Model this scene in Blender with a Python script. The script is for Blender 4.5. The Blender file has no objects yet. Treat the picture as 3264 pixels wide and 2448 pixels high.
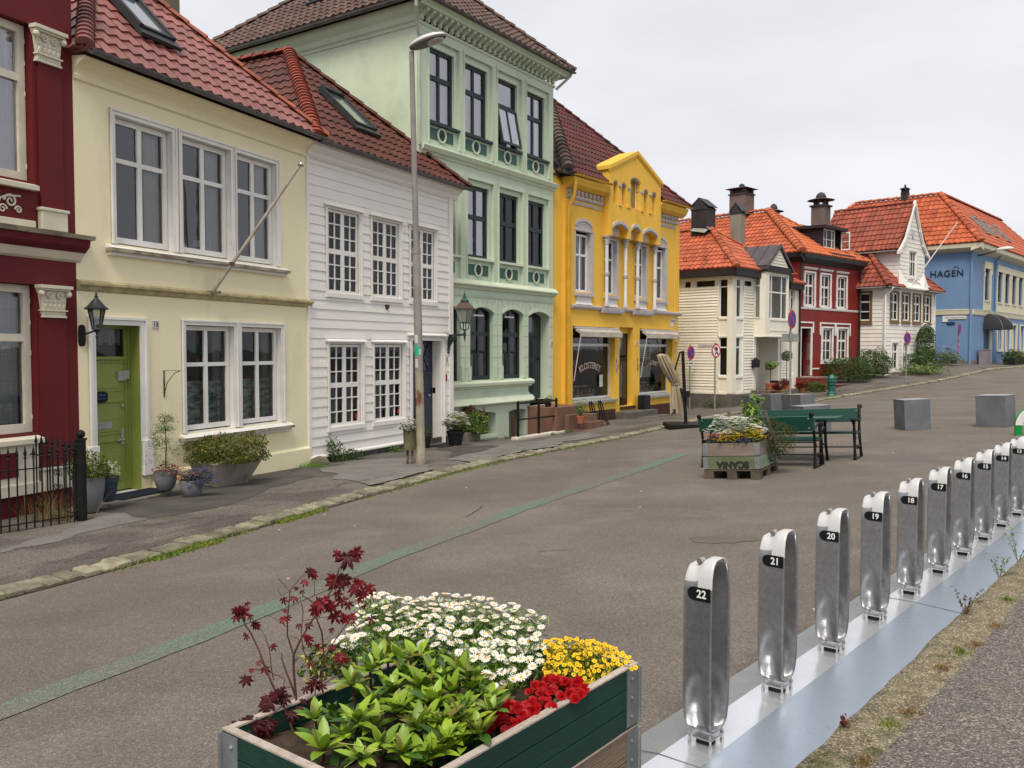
import bpy,bmesh,math,random
import numpy as np
from mathutils import Vector,Matrix,Euler
random.seed(7);RS=np.random.RandomState(11)
SC=bpy.context.scene;COL=SC.collection
R=math.radians
# ------------------------------------------------------------------ camera
F,CX,CY,H=2750.0,1632.0,1224.0,1.62
PITCH=math.atan((CY-1115.0)/F)
cam=bpy.data.cameras.new('camera');camo=bpy.data.objects.new('camera',cam);COL.objects.link(camo)
cam.sensor_width=36;cam.lens=36*F/3264;cam.clip_start=.05;cam.clip_end=1500
camo.location=(0,0,H);camo.rotation_euler=(R(90)-PITCH,0,0)
SC.camera=camo
# ------------------------------------------------------------------ sky and sun
SUN_EL,SUN_AZ=R(56),R(192) # azimuth clockwise from +Y (the viewing direction)
world=bpy.data.worlds.new('World');SC.world=world;world.use_nodes=True
wn=world.node_tree;wn.nodes.clear()
def wnode(t,**k):
    n=wn.nodes.new(t)
    for a,b in k.items():setattr(n,a,b)
    return n
wo=wnode('ShaderNodeOutputWorld');bg=wnode('ShaderNodeBackground')
sky=wnode('ShaderNodeTexSky',sky_type='NISHITA',sun_disc=False);sky.sun_elevation=SUN_EL;sky.sun_rotation=SUN_AZ
sky.air_density=1.0;sky.dust_density=3.0
tc=wnode('ShaderNodeTexCoord');mp=wnode('ShaderNodeMapping');mp.inputs['Scale'].default_value=(1.0,1.0,3.2)
nz=wnode('ShaderNodeTexNoise');nz.inputs['Scale'].default_value=1.7;nz.inputs['Detail'].default_value=6;nz.inputs['Roughness'].default_value=.5
cr=wnode('ShaderNodeValToRGB')
cr.color_ramp.elements[0].position=.34;cr.color_ramp.elements[0].color=(6.5,6.6,7.0,1)
cr.color_ramp.elements[1].position=.7;cr.color_ramp.elements[1].color=(8.3,8.35,8.7,1)
mx=wnode('ShaderNodeMix',data_type='RGBA');mx.inputs[0].default_value=.94 # the cloud deck hides nearly all of the blue
wn.links.new(tc.outputs['Generated'],mp.inputs[0]);wn.links.new(mp.outputs[0],nz.inputs[0]);wn.links.new(nz.outputs[0],cr.inputs[0])
wn.links.new(sky.outputs[0],mx.inputs[6]);wn.links.new(cr.outputs[0],mx.inputs[7])
wn.links.new(mx.outputs[2],bg.inputs[0]);wn.links.new(bg.outputs[0],wo.inputs[0]);bg.inputs[1].default_value=.098
sl=bpy.data.lights.new('sun','SUN');so=bpy.data.objects.new('sun',sl);COL.objects.link(so)
sl.energy=2.9;sl.angle=R(26);sl.color=(1,.90,.76)
sd=Vector((math.sin(SUN_AZ)*math.cos(SUN_EL),math.cos(SUN_AZ)*math.cos(SUN_EL),math.sin(SUN_EL)))
so.rotation_euler=sd.to_track_quat('Z','Y').to_euler()
SC.view_settings.view_transform='Standard';SC.view_settings.look='None';SC.view_settings.exposure=0.24;SC.view_settings.gamma=1
SC.render.engine='CYCLES'
SC.cycles.max_bounces=6;SC.cycles.transparent_max_bounces=12
# ------------------------------------------------------------------ materials
MATS={}
def srgb(r,g,b):
    f=lambda c:(c/255/12.92)if c/255<=.04045 else((c/255+.055)/1.055)**2.4
    return(f(r),f(g),f(b))
def mat(name,col,rough=.7,col2=None,scale=3.0,detail=5,lo=.35,hi=.65,bump=0.0,bscale=60.0,metal=0.0,spec=.22,
        fine=0.0,fscale=250.0,island=0.0,stretch=(1,1,1),dirt=None,dlo=.55,dhi=.75,dscale=1.2,coat=0.0,trans=None,rvar=0.0,emit=None,bdist=.01,speck=None):
    if name in MATS:return MATS[name]
    m=bpy.data.materials.new(name);m.use_nodes=True;t=m.node_tree;N=t.nodes;L=t.links
    b=N['Principled BSDF'];b.inputs['Roughness'].default_value=rough;b.inputs['Metallic'].default_value=metal
    b.inputs['Specular IOR Level'].default_value=spec
    if coat:b.inputs['Coat Weight'].default_value=coat;b.inputs['Coat Roughness'].default_value=.15
    tcn=N.new('ShaderNodeTexCoord');mpn=N.new('ShaderNodeMapping');mpn.inputs['Scale'].default_value=stretch
    L.new(tcn.outputs['Object'],mpn.inputs[0]);P=mpn.outputs[0]
    c1=tuple(col)+(1,);c2=tuple(col2 if col2 else[x*.82 for x in col])+(1,)
    n1=N.new('ShaderNodeTexNoise');n1.inputs['Scale'].default_value=scale;n1.inputs['Detail'].default_value=detail;L.new(P,n1.inputs[0])
    r1=N.new('ShaderNodeValToRGB');r1.color_ramp.elements[0].position=lo;r1.color_ramp.elements[1].position=hi
    r1.color_ramp.elements[0].color=c1;r1.color_ramp.elements[1].color=c2;L.new(n1.outputs[0],r1.inputs[0]);c=r1.outputs[0]
    if dirt:
        n2=N.new('ShaderNodeTexNoise');n2.inputs['Scale'].default_value=dscale;n2.inputs['Detail'].default_value=8;n2.inputs['Roughness'].default_value=.65;L.new(P,n2.inputs[0])
        r2=N.new('ShaderNodeMapRange');r2.inputs[1].default_value=dlo;r2.inputs[2].default_value=dhi;L.new(n2.outputs[0],r2.inputs[0])
        x=N.new('ShaderNodeMix');x.data_type='RGBA';L.new(r2.outputs[0],x.inputs[0]);L.new(c,x.inputs[6]);x.inputs[7].default_value=tuple(dirt)+(1,);c=x.outputs[2]
    if fine:
        n3=N.new('ShaderNodeTexNoise');n3.inputs['Scale'].default_value=fscale;n3.inputs['Detail'].default_value=3;n3.inputs['Roughness'].default_value=.8;L.new(tcn.outputs['Object'],n3.inputs[0])
        r3=N.new('ShaderNodeMapRange');r3.inputs[1].default_value=.3;r3.inputs[2].default_value=.7;r3.inputs[3].default_value=1-fine;r3.inputs[4].default_value=1+fine;L.new(n3.outputs[0],r3.inputs[0])
        x=N.new('ShaderNodeMix');x.data_type='RGBA';x.blend_type='MULTIPLY';x.inputs[0].default_value=1;L.new(c,x.inputs[6]);L.new(r3.outputs[0],x.inputs[7]);c=x.outputs[2]
    if speck:
        vo=N.new('ShaderNodeTexVoronoi');vo.inputs['Scale'].default_value=speck[0];L.new(tcn.outputs['Object'],vo.inputs['Vector']);sp=N.new('ShaderNodeSeparateColor');L.new(vo.outputs['Color'],sp.inputs[0])
        cu=N.new('ShaderNodeValToRGB');e=cu.color_ramp.elements;e[0].position=0;e[0].color=(1-speck[1],)*3+(1,);e[1].position=1;e[1].color=(1+speck[1]*2.2,)*3+(1,);k=e.new(.75);k.color=(1.05,1.05,1.05,1);L.new(sp.outputs[0],cu.inputs[0])
        x=N.new('ShaderNodeMix');x.data_type='RGBA';x.blend_type='MULTIPLY';x.inputs[0].default_value=1;L.new(c,x.inputs[6]);L.new(cu.outputs[0],x.inputs[7]);c=x.outputs[2]
    if island:
        g=N.new('ShaderNodeNewGeometry');r4=N.new('ShaderNodeMapRange');r4.inputs[3].default_value=1-island;r4.inputs[4].default_value=1+island;L.new(g.outputs['Random Per Island'],r4.inputs[0])
        x=N.new('ShaderNodeMix');x.data_type='RGBA';x.blend_type='MULTIPLY';x.inputs[0].default_value=1;L.new(c,x.inputs[6]);L.new(r4.outputs[0],x.inputs[7]);c=x.outputs[2]
    L.new(c,b.inputs['Base Color'])
    if rvar:
        r5=N.new('ShaderNodeMapRange');r5.inputs[1].default_value=.3;r5.inputs[2].default_value=.7;r5.inputs[3].default_value=max(0,rough-rvar);r5.inputs[4].default_value=rough+rvar;L.new(n1.outputs[0],r5.inputs[0]);L.new(r5.outputs[0],b.inputs['Roughness'])
    if bump:
        nb=N.new('ShaderNodeTexNoise');nb.inputs['Scale'].default_value=bscale;nb.inputs['Detail'].default_value=4;L.new(P,nb.inputs[0])
        bp=N.new('ShaderNodeBump');bp.inputs['Strength'].default_value=bump;bp.inputs['Distance'].default_value=bdist;L.new(nb.outputs[0],bp.inputs['Height']);L.new(bp.outputs[0],b.inputs['Normal'])
    if trans:
        b.inputs['Subsurface Weight'].default_value=0
        tr=N.new('ShaderNodeBsdfTranslucent');L.new(c,tr.inputs[0]);ms=N.new('ShaderNodeMixShader');ms.inputs[0].default_value=trans
        L.new(b.outputs[0],ms.inputs[1]);L.new(tr.outputs[0],ms.inputs[2]);L.new(ms.outputs[0],N['Material Output'].inputs[0])
    if emit:
        b.inputs['Emission Color'].default_value=tuple(emit[0])+(1,);b.inputs['Emission Strength'].default_value=emit[1]
    MATS[name]=m;return m
def glass(name,tint=(.9,.93,.93),boost=1.3,dark=0.0,rough=.015,bump=.02):
    m=bpy.data.materials.new(name);m.use_nodes=True;t=m.node_tree;N=t.nodes;L=t.links;N.remove(N['Principled BSDF'])
    tr=N.new('ShaderNodeBsdfTransparent');tr.inputs[0].default_value=tuple(x*(1-dark)for x in tint)+(1,)
    gl=N.new('ShaderNodeBsdfGlossy');gl.inputs['Roughness'].default_value=rough;gl.inputs[0].default_value=(.95,.95,1,1)
    fr=N.new('ShaderNodeFresnel');fr.inputs[0].default_value=1.5
    mu=N.new('ShaderNodeMath');mu.operation='MULTIPLY';mu.inputs[1].default_value=boost;mu.use_clamp=True;L.new(fr.outputs[0],mu.inputs[0])
    tcn=N.new('ShaderNodeTexCoord');nb=N.new('ShaderNodeTexNoise');nb.inputs['Scale'].default_value=2.5;nb.inputs['Detail'].default_value=1;L.new(tcn.outputs['Object'],nb.inputs[0])
    bp=N.new('ShaderNodeBump');bp.inputs['Strength'].default_value=bump*10;bp.inputs['Distance'].default_value=.01;L.new(nb.outputs[0],bp.inputs['Height']);L.new(bp.outputs[0],gl.inputs['Normal'])
    ms=N.new('ShaderNodeMixShader');L.new(mu.outputs[0],ms.inputs[0]);L.new(tr.outputs[0],ms.inputs[1]);L.new(gl.outputs[0],ms.inputs[2]);L.new(ms.outputs[0],N['Material Output'].inputs[0])
    MATS[name]=m;return m
# ------------------------------------------------------------------ mesh builder
class MB:
    def __init__(s):s.v=[];s.f=[];s.m=[];s.T=None;s.c=[]
    def cut(s):s.c.append((len(s.v),len(s.f))) # what follows becomes an object of its own
    def add(s,vs,fs,mi=0):
        n=len(s.v)
        if s.T is not None:vs=[tuple(s.T@Vector(p))for p in vs]
        s.v.extend([tuple(p)for p in vs]);s.f.extend([[n+i for i in f]for f in fs]);s.m.extend([mi]*len(fs));return s
    def box(s,x0,x1,y0,y1,z0,z1,mi=0):
        vs=[(x0,y0,z0),(x1,y0,z0),(x1,y1,z0),(x0,y1,z0),(x0,y0,z1),(x1,y0,z1),(x1,y1,z1),(x0,y1,z1)]
        return s.add(vs,[(0,3,2,1),(4,5,6,7),(0,1,5,4),(1,2,6,5),(2,3,7,6),(3,0,4,7)],mi)
    def quad(s,a,b,c,d,mi=0):return s.add([a,b,c,d],[(0,1,2,3)],mi)
    def poly(s,pts,mi=0):return s.add(pts,[tuple(range(len(pts)))],mi)
    def prism(s,pts,vec,mi=0): # closed polygon extruded along vec
        n=len(pts);vec=Vector(vec);q=[tuple(Vector(p)+vec)for p in pts]
        return s.add(list(pts)+q,[tuple(reversed(range(n))),tuple(range(n,2*n))]+[(i,(i+1)%n,n+(i+1)%n,n+i)for i in range(n)],mi)
    def beam(s,a,b,w,h=None,mi=0,up=(0,0,1)): # rectangular bar between two points
        a=Vector(a);b=Vector(b);h=h or w;d=(b-a).normalized();u=Vector(up)
        if abs(d.dot(u))>.98:u=Vector((0,1,0))
        x=d.cross(u).normalized()*w/2;y=x.cross(d).normalized()*h/2
        vs=[a-x-y,a+x-y,a+x+y,a-x+y,b-x-y,b+x-y,b+x+y,b-x+y]
        return s.add([tuple(p)for p in vs],[(0,3,2,1),(4,5,6,7),(0,1,5,4),(1,2,6,5),(2,3,7,6),(3,0,4,7)],mi)
    def tube(s,pts,r,n=8,mi=0,cap=True):
        pts=[Vector(p)for p in pts];k=len(pts);rs=r if isinstance(r,(list,tuple))else[r]*k
        vs=[];x=None
        for i,p in enumerate(pts):
            d=(pts[min(i+1,k-1)]-pts[max(i-1,0)]).normalized()
            if x is None:
                u=Vector((0,0,1))if abs(d.z)<.9 else Vector((1,0,0));x=d.cross(u).normalized()
            else:x=(x-d*x.dot(d)).normalized()
            y=d.cross(x)
            for j in range(n):
                a=2*math.pi*j/n;vs.append(tuple(p+(x*math.cos(a)+y*math.sin(a))*rs[i]))
        fs=[(i*n+j,i*n+(j+1)%n,(i+1)*n+(j+1)%n,(i+1)*n+j)for i in range(k-1)for j in range(n)]
        if cap:fs+=[tuple(reversed(range(n))),tuple(range((k-1)*n,k*n))]
        return s.add(vs,fs,mi)
    def lathe(s,prof,c=(0,0,0),n=20,mi=0,sx=1,sy=1,ph=0): # prof: list of (r,z)
        vs=[];k=len(prof)
        for r,z in prof:
            for j in range(n):
                a=2*math.pi*j/n+ph;vs.append((c[0]+r*sx*math.cos(a),c[1]+r*sy*math.sin(a),c[2]+z))
        fs=[(i*n+j,i*n+(j+1)%n,(i+1)*n+(j+1)%n,(i+1)*n+j)for i in range(k-1)for j in range(n)]
        if prof[0][0]>1e-4:fs.append(tuple(reversed(range(n))))
        if prof[-1][0]>1e-4:fs.append(tuple(range((k-1)*n,k*n)))
        return s.add(vs,fs,mi)
    def ball(s,c,r,n=10,mi=0,sz=1):
        pr=[(max(1e-5,r*math.sin(math.pi*i/(n//2+1))),-r*sz*math.cos(math.pi*i/(n//2+1)))for i in range(n//2+2)]
        return s.lathe(pr,c,n,mi)
    def mould(s,u0,u1,prof,mi=0): # prof: (out, z) closed outline, extruded along x from u0 to u1; out>0 is towards the street
        return s.prism([(u0,-o,z)for o,z in prof],(u1-u0,0,0),mi)
OFF=[0.0]
def link(o,parent=None):
    COL.objects.link(o)
    if parent is not None:o.parent=parent
    return o
def mk(name,mb,mats,parent=None,smooth=False,bevel=0,off=True,label=None):
    if mb.c:
        C_=[(0,0)]+mb.c+[(len(mb.v),len(mb.f))];o=None
        for(v0,f0),(v1,f1)in zip(C_,C_[1:]):
            if f1==f0:continue
            q=MB();q.v=mb.v[v0:v1];q.f=[[i-v0 for i in f]for f in mb.f[f0:f1]];q.m=mb.m[f0:f1];o=mk(name,q,mats,parent,smooth,bevel,off,label)
        return o
    me=bpy.data.meshes.new(name);v=mb.v
    if off and OFF[0]and parent is not None:v=[(a,b,c-OFF[0])for a,b,c in v]
    me.from_pydata(v,[],mb.f)
    if not isinstance(mats,(list,tuple)):mats=[mats]
    for m in mats:me.materials.append(m)
    me.polygons.foreach_set('material_index',mb.m)
    if smooth:me.polygons.foreach_set('use_smooth',[True]*len(me.polygons))
    me.update()
    o=bpy.data.objects.new(name,me);link(o,parent)
    if smooth=='auto':me.set_sharp_from_angle(angle=R(40))
    if bevel:
        bm=o.modifiers.new('bevel','BEVEL');bm.width=bevel;bm.segments=2;bm.limit_method='ANGLE';bm.angle_limit=R(40)
    if label:o['label']=label
    return o
def tag(o,label=None,cat=None,group=None,kind=None):
    if label:o['label']=label
    if cat:o['category']=cat
    if group:o['group']=group
    if kind:o['kind']=kind
    return o
def thing(name,label,cat,loc=(0,0,0),rz=0.0,group=None,tilt=None):
    o=bpy.data.objects.new(name,None);o.empty_display_size=.2;COL.objects.link(o);o.location=loc;o.rotation_euler=(0,0,rz)
    if tilt is not None:o.rotation_euler=(tilt@Matrix.Rotation(rz,3,'Z')).to_euler()
    return tag(o,label,cat,group)
def copy_tree(o,parent=None):
    c=o.copy();COL.objects.link(c)
    if parent is not None:c.parent=parent
    for ch in list(o.children):copy_tree(ch,c)
    return c
def text_mesh(name,s,size,mats,parent,loc,rot=(R(90),0,0),depth=.004,arc=None,ax='CENTER',sx=1.0,bold=0.0,spacing=1.0,off=True):
    cu=bpy.data.curves.new('t','FONT');cu.body=s;cu.size=size;cu.extrude=depth/2;cu.align_x=ax;cu.align_y='CENTER';cu.offset=bold;cu.space_character=spacing
    t=bpy.data.objects.new('t',cu);COL.objects.link(t);bpy.context.view_layer.update()
    me=bpy.data.meshes.new_from_object(t.evaluated_get(bpy.context.evaluated_depsgraph_get()));bpy.data.objects.remove(t);bpy.data.curves.remove(cu)
    M=Matrix.Translation((loc[0],loc[1],loc[2]-(OFF[0]if off else 0)))@Euler(rot).to_matrix().to_4x4()
    for v in me.vertices:
        p=v.co.copy();p.x*=sx
        if arc:
            a=p.x/arc;rr=arc+p.y;p.x=rr*math.sin(a);p.y=rr*math.cos(a)-arc
        v.co=M@p
    me.materials.clear();me.materials.append(mats);me.name=name
    o=bpy.data.objects.new(name,me);return link(o,parent)
# ------------------------------------------------------------------ terrain heights (metres) from surveyed spots, thin-plate spline
CTRL=[(.8,3.4,0),(4.85,8.3,0),(8.5,12.8,0),(0,1,0),(3,0,0),(-.5,3,-.03),(8,2,.05),(14,8,.1),(20,14,.3),
    (-6.0,11.8,-.6),(-4.0,16.6,-.7),(-1.6,21.6,-.78),(-.3,22.5,-.85),(1.1,25.8,-.9),(2.6,28.2,-.82),(6.3,33.1,-.9),
    (-4.1,7.5,-.46),(-2.6,11.4,-.48),(-.7,15.2,-.5),(4.3,23.8,-.55),(-6,2,-.5),(-9,8,-.6),(-3,4,-.25),(-7,11,-.62),
    (3.66,12.74,-.3),(2.99,13.2,-.35),(4.9,13.7,-.25),(5.9,14.7,-.22),(9.07,18.8,-.12),(10.6,18.7,-.05),
    (8.9,34.5,-.78),(13.4,35.0,-.3),(10.5,31.5,-.45),(20.4,40.8,.15),(24.1,44.1,.4),(29.2,49.2,.6),(14,40.2,-.2),(17.5,43.6,.3),(18.8,42.6,.2),
    (23,47,.75),(26.6,49.7,.7),(34,58,.75),(30,60,.8),(50,70,1.0),(30,30,.5),(60,30,1),(0,45,-.9),(-20,30,-.8),(0,-15,0),(-20,-10,-.5),(30,-10,.3)]
_c=np.array(CTRL,float)
def _phi(r2):return np.where(r2>1e-12,r2*np.log(r2+1e-12)*.5,0)
_n=len(_c);_K=_phi(((_c[:,None,:2]-_c[None,:,:2])**2).sum(-1))+np.eye(_n)*.6
_P=np.c_[np.ones(_n),_c[:,:2]];_A=np.zeros((_n+3,_n+3));_A[:_n,:_n]=_K;_A[:_n,_n:]=_P;_A[_n:,:_n]=_P.T
_w=np.linalg.solve(_A,np.r_[_c[:,2],0,0,0])
def gz_arr(X,Y):
    X=np.clip(np.asarray(X,float),-40,75);Y=np.clip(np.asarray(Y,float),-18,85)
    r2=(X[...,None]-_c[:,0])**2+(Y[...,None]-_c[:,1])**2
    return _phi(r2)@_w[:_n]+_w[_n]+_w[_n+1]*X+_w[_n+2]*Y
def gz(x,y):return float(gz_arr(x,y))
def ray(px,py):
    x=(px-CX)/F;y=-(py-CY)/F
    return Vector((x,math.cos(PITCH)+y*math.sin(PITCH),-math.sin(PITCH)+y*math.cos(PITCH)))
def at(px,py,up=0.0): # the spot on the ground (plus up) seen at a picture position
    d=ray(px,py);k=1.0
    for i in range(60):
        z=gz(d.x*k,d.y*k)+up;k2=(z-H)/d.z;k=k*.5+k2*.5
    return Vector((d.x*k,d.y*k,gz(d.x*k,d.y*k)))
def slope(x,y): # rotation that lays a thing on the sloping ground
    e=.3;nx=-(gz(x+e,y)-gz(x-e,y))/(2*e);ny=-(gz(x,y+e)-gz(x,y-e))/(2*e)
    return Vector((0,0,1)).rotation_difference(Vector((nx,ny,1)).normalized()).to_matrix()
# ------------------------------------------------------------------ palette
m_road=mat('road_asphalt',(.162,.140,.121),.88,col2=(.116,.101,.088),scale=.55,lo=.3,hi=.7,dirt=(.195,.172,.150),dlo=.5,dhi=.8,dscale=.9,fine=.4,fscale=90,speck=(120,.22),bump=.5,bscale=140,bdist=.006)
m_pave=mat('pavement_asphalt',(.100,.089,.079),.9,speck=(110,.28),col2=(.142,.128,.113),scale=.8,lo=.46,hi=.54,dirt=(.075,.066,.055),dlo=.52,dhi=.75,dscale=1.1,fine=.7,fscale=70,bump=.6,bscale=130,bdist=.006)
m_patch=mat('patch_asphalt',(.19,.18,.165),.9,col2=(.15,.14,.13),scale=2,fine=.45,fscale=80,bump=.7,bscale=120,bdist=.006)
m_dark_patch=mat('dark_asphalt',(.062,.057,.055),.9,col2=(.09,.082,.075),scale=2,fine=.4,fscale=80,bump=.6,bscale=120)
m_rwalk=mat('footway_asphalt',(.165,.148,.130),.9,col2=(.14,.125,.112),scale=1.6,speck=(150,.5),fine=.5,fscale=60,bump=1,bscale=110,dirt=(.19,.165,.12),dlo=.55,dhi=.7,dscale=2.2,bdist=.008)
m_curbtop=mat('weathered_concrete',(.26,.225,.155),.95,speck=(170,.5),col2=(.17,.145,.10),scale=14,fine=.6,fscale=110,bump=1,bscale=90,dirt=(.10,.10,.05),dlo=.55,dhi=.66,dscale=5,bdist=.012)
m_sett=mat('kerb_granite',(.29,.27,.20),.85,col2=(.16,.148,.105),scale=6,fine=.3,fscale=120,bump=.6,bscale=50,island=.28,dirt=(.12,.13,.05),dlo=.56,dhi=.7,dscale=5)
m_soil=mat('soil',(.035,.026,.018),.95,col2=(.07,.05,.035),scale=20,bump=1,bscale=60)
m_grass=mat('grass_blades',(.13,.20,.035),.7,col2=(.22,.26,.05),scale=2,island=.35,trans=.25)
m_dry=mat('dry_grass',(.30,.21,.10),.8,col2=(.2,.13,.06),scale=5,island=.3,trans=.2)
m_galv=mat('galvanised_steel',(.56,.56,.57),.42,col2=(.42,.42,.44),scale=6,metal=.85,fine=.08,fscale=40,rvar=.1)
m_steelgrey=mat('grey_painted_steel',(.36,.35,.34),.5,col2=(.30,.29,.28),scale=8)
m_black=mat('black_iron',(.009,.010,.011),.5,col2=(.014,.014,.014),scale=10,spec=.15)
m_rust=mat('rusty_iron',(.10,.045,.025),.8,col2=(.18,.16,.13),scale=7,lo=.45,hi=.55,fine=.2)
m_white=mat('white_paint',(.80,.79,.75),.5,col2=(.72,.70,.66),scale=2.5,spec=.35)
m_plastic=mat('white_plastic',(.8,.8,.8),.4)
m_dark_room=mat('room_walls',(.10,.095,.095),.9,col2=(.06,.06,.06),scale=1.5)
m_curtain=mat('curtain_cloth',(.62,.61,.58),.9,col2=(.5,.49,.47),scale=3,stretch=(6,6,.4),trans=.35)
m_net=mat('net_blind',(.50,.54,.58),.9,col2=(.40,.44,.48),scale=4,stretch=(1,1,9),trans=.3)
g_win=glass('window_glass',boost=2.2);g_sky=glass('sky_lit_glass',boost=5.5);g_dark=glass('dark_window_glass',boost=.9,dark=.3);g_mid=glass('clear_window_glass',boost=1.1,dark=.08);g_far=glass('far_window_glass',boost=.5,dark=.35)
g_shop=glass('shop_glass',boost=1.2,dark=.12)
# ------------------------------------------------------------------ road, pavement, kerb
def sheet(name,xs,ys,dz,m):
    X,Y=np.meshgrid(xs,ys);Z=gz_arr(X,Y)+dz;nx,ny=len(xs),len(ys)
    b=MB();b.v=list(zip(X.ravel().tolist(),Y.ravel().tolist(),Z.ravel().tolist()))
    b.f=[[j*nx+i,j*nx+i+1,(j+1)*nx+i+1,(j+1)*nx+i]for j in range(ny-1)for i in range(nx-1)];b.m=[0]*len(b.f)
    return tag(mk(name,b,m,smooth=True),kind='structure')
xs=np.r_[-300,-150,-80,-50,-35,-25,np.arange(-18,-10,1),np.arange(-10,14,.35),np.arange(14,36,.75),np.arange(36,76,3),100,160,300]
ys=np.r_[-150,-60,-30,np.arange(-18,1,1),np.arange(1,26,.35),np.arange(26,56,.75),np.arange(56,88,3),120,200,400]
sheet('road',xs,ys,0,m_road)
KP=[(0,1915),(45,1903),(135,1880),(316,1835),(452,1795),(574,1757),(768,1700),(985,1636),(1200,1576),(1437,1511),(1504,1494),(1644,1462),(1891,1414),(2130,1363),(2245,1339),(2330,1323),(2450,1302),(2593,1282),(2686,1266),(2850,1240),(3005,1214),(3136,1191),(3264,1172)]
kp=[at(*p)for p in KP];kp=[kp[0]+(kp[0]-kp[3]).normalized()*14]+kp+[kp[-1]+(kp[-1]-kp[-3]).normalized()*25]
K2=[Vector((p.x,p.y))for p in kp]
def resample(P,st):
    out=[P[0]];acc=0.0
    for a,b in zip(P,P[1:]):
        L=(b-a).length;t=st(a)-acc if callable(st)else st-acc
        while t<=L:
            out.append(a+(b-a)*(t/L));t+=st(out[-1])if callable(st)else st
        acc=L-(t-(st(out[-1])if callable(st)else st))
    return out
def smooth(P,k=3):
    for _ in range(k):P=[P[0]]+[(P[i-1]+P[i]*2+P[i+1])/4 for i in range(1,len(P)-1)]+[P[-1]]
    return P
KL=smooth(resample(K2,.5),6)
def normals(P):return[Vector((-(P[min(i+1,len(P)-1)]-P[max(i-1,0)]).y,(P[min(i+1,len(P)-1)]-P[max(i-1,0)]).x)).normalized()for i in range(len(P))]
KN=normals(KL)
def strip(name,P,N,offs,dzs,m,kind='structure',jit=0):
    b=MB();k=len(offs)
    for p,n in zip(P,N):
        for o,dz in zip(offs,dzs):
            q=p+n*(o+(random.uniform(-jit,jit)if jit else 0));b.v.append((q.x,q.y,gz(q.x,q.y)+dz))
    b.f=[[i*k+j,(i+1)*k+j,(i+1)*k+j+1,i*k+j+1]for i in range(len(P)-1)for j in range(k-1)];b.m=[0]*len(b.f)
    return tag(mk(name,b,m,smooth=True),kind=kind)
strip('pavement',KL,KN,[.28,.6,1.2,2,3,4.5,6.5,9,12],[.035,.055,.06,.06,.06,.06,.06,.06,.06],m_pave)
# kerb of granite setts laid across the edge
def stl(p):return .30 if p.y<12 else .17
ks=resample(KL,lambda p:(.185 if p.y<11.5 else .18)if p.y<30 else(.19 if p.y<30 else .3));kn=normals(ks);b=MB()
for i in range(len(ks)-1):
    if ks[i].y<3 or ks[i].x>34:continue
    t=(ks[i+1]-ks[i]);L=t.length;t.normalize();n=kn[i];w=.24+random.uniform(-.03,.03);o=random.uniform(-.015,.015)
    if random.random()<.02:continue
    z=gz(ks[i].x,ks[i].y);hh=.050+random.uniform(-.012,.014);c=ks[i]+t*L*.5+n*(w/2+o)
    a=random.uniform(-.05,.05);t2=Vector((t.x*math.cos(a)-t.y*math.sin(a),t.x*math.sin(a)+t.y*math.cos(a)));n2=Vector((-t2.y,t2.x));hl=L*(.37 if ks[i].y>11 else .395);hw=w/2
    q=[c-t2*hl-n2*hw,c+t2*hl-n2*hw,c+t2*hl+n2*hw,c-t2*hl+n2*hw]
    q=[x+Vector((random.uniform(-.012,.012),random.uniform(-.012,.012)))for x in q];qi=[c+(x-c)*.86 for x in q]
    lo=[(x.x,x.y,gz(x.x,x.y)-.05)for x in q];md=[(x.x,x.y,gz(x.x,x.y)+hh-.018+(.022 if k>1 else 0))for k,x in enumerate(q)];tp=[(x.x,x.y,gz(x.x,x.y)+hh+(.022 if k>1 else 0))for k,x in enumerate(qi)]
    b.add(lo+md+tp,[(0,1,5,4),(1,2,6,5),(2,3,7,6),(3,0,4,7),(4,5,9,8),(5,6,10,9),(6,7,11,10),(7,4,8,11),(8,9,10,11)])
tag(mk('kerb',b,m_sett),kind='structure')
strip('kerb_joint',KL,KN,[-.03,.31],[.006,.03],m_soil)
# grass along the kerb and in joints
def blade(b,x,y,z,h,w,lean=.5,mi=0):
    a=random.uniform(0,6.283);l=random.uniform(0,lean)*h;c,s_=math.cos(a),math.sin(a);pa=random.uniform(0,6.283);wx,wy=math.cos(pa)*w/2,math.sin(pa)*w/2
    b.add([(x-wx,y-wy,z),(x+wx,y+wy,z),(x+c*l*.45+wx*.6,y+s_*l*.45+wy*.6,z+h*.6),(x+c*l*.45-wx*.6,y+s_*l*.45-wy*.6,z+h*.6),(x+c*l,y+s_*l,z+h)],[(0,1,2,3),(3,2,4)],mi)
b=MB()
for i in range(1,len(KL)-1):
    p=KL[i]
    if p.y<3.2 or p.x>34:continue
    d=.5+.5*math.sin(i*.9+math.sin(i*.37)*2.5)
    near=p.y<11;far=p.y>26
    if near:d=max(.05,d*1.3)
    cnt=int((900 if near else(70 if far else 260))*d*d)
    if p.y>29:cnt=int(cnt*.35)
    for k in range(cnt):
        u=random.random();q=p+(KL[i+1]-p)*u+KN[i]*random.choice([random.gauss(-.06,.045),random.gauss(-.02,.07),random.uniform(0,.28)if random.random()<.3 else-.02])
        hh=random.uniform(.012,.04)*(1.2 if near else .9);blade(b,q.x,q.y,gz(q.x,q.y)-.003,hh,.016,1.1)
tag(mk('kerb_grass',b,m_grass),'bright green grass and moss growing along the row of kerb stones',kind='stuff')
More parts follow.
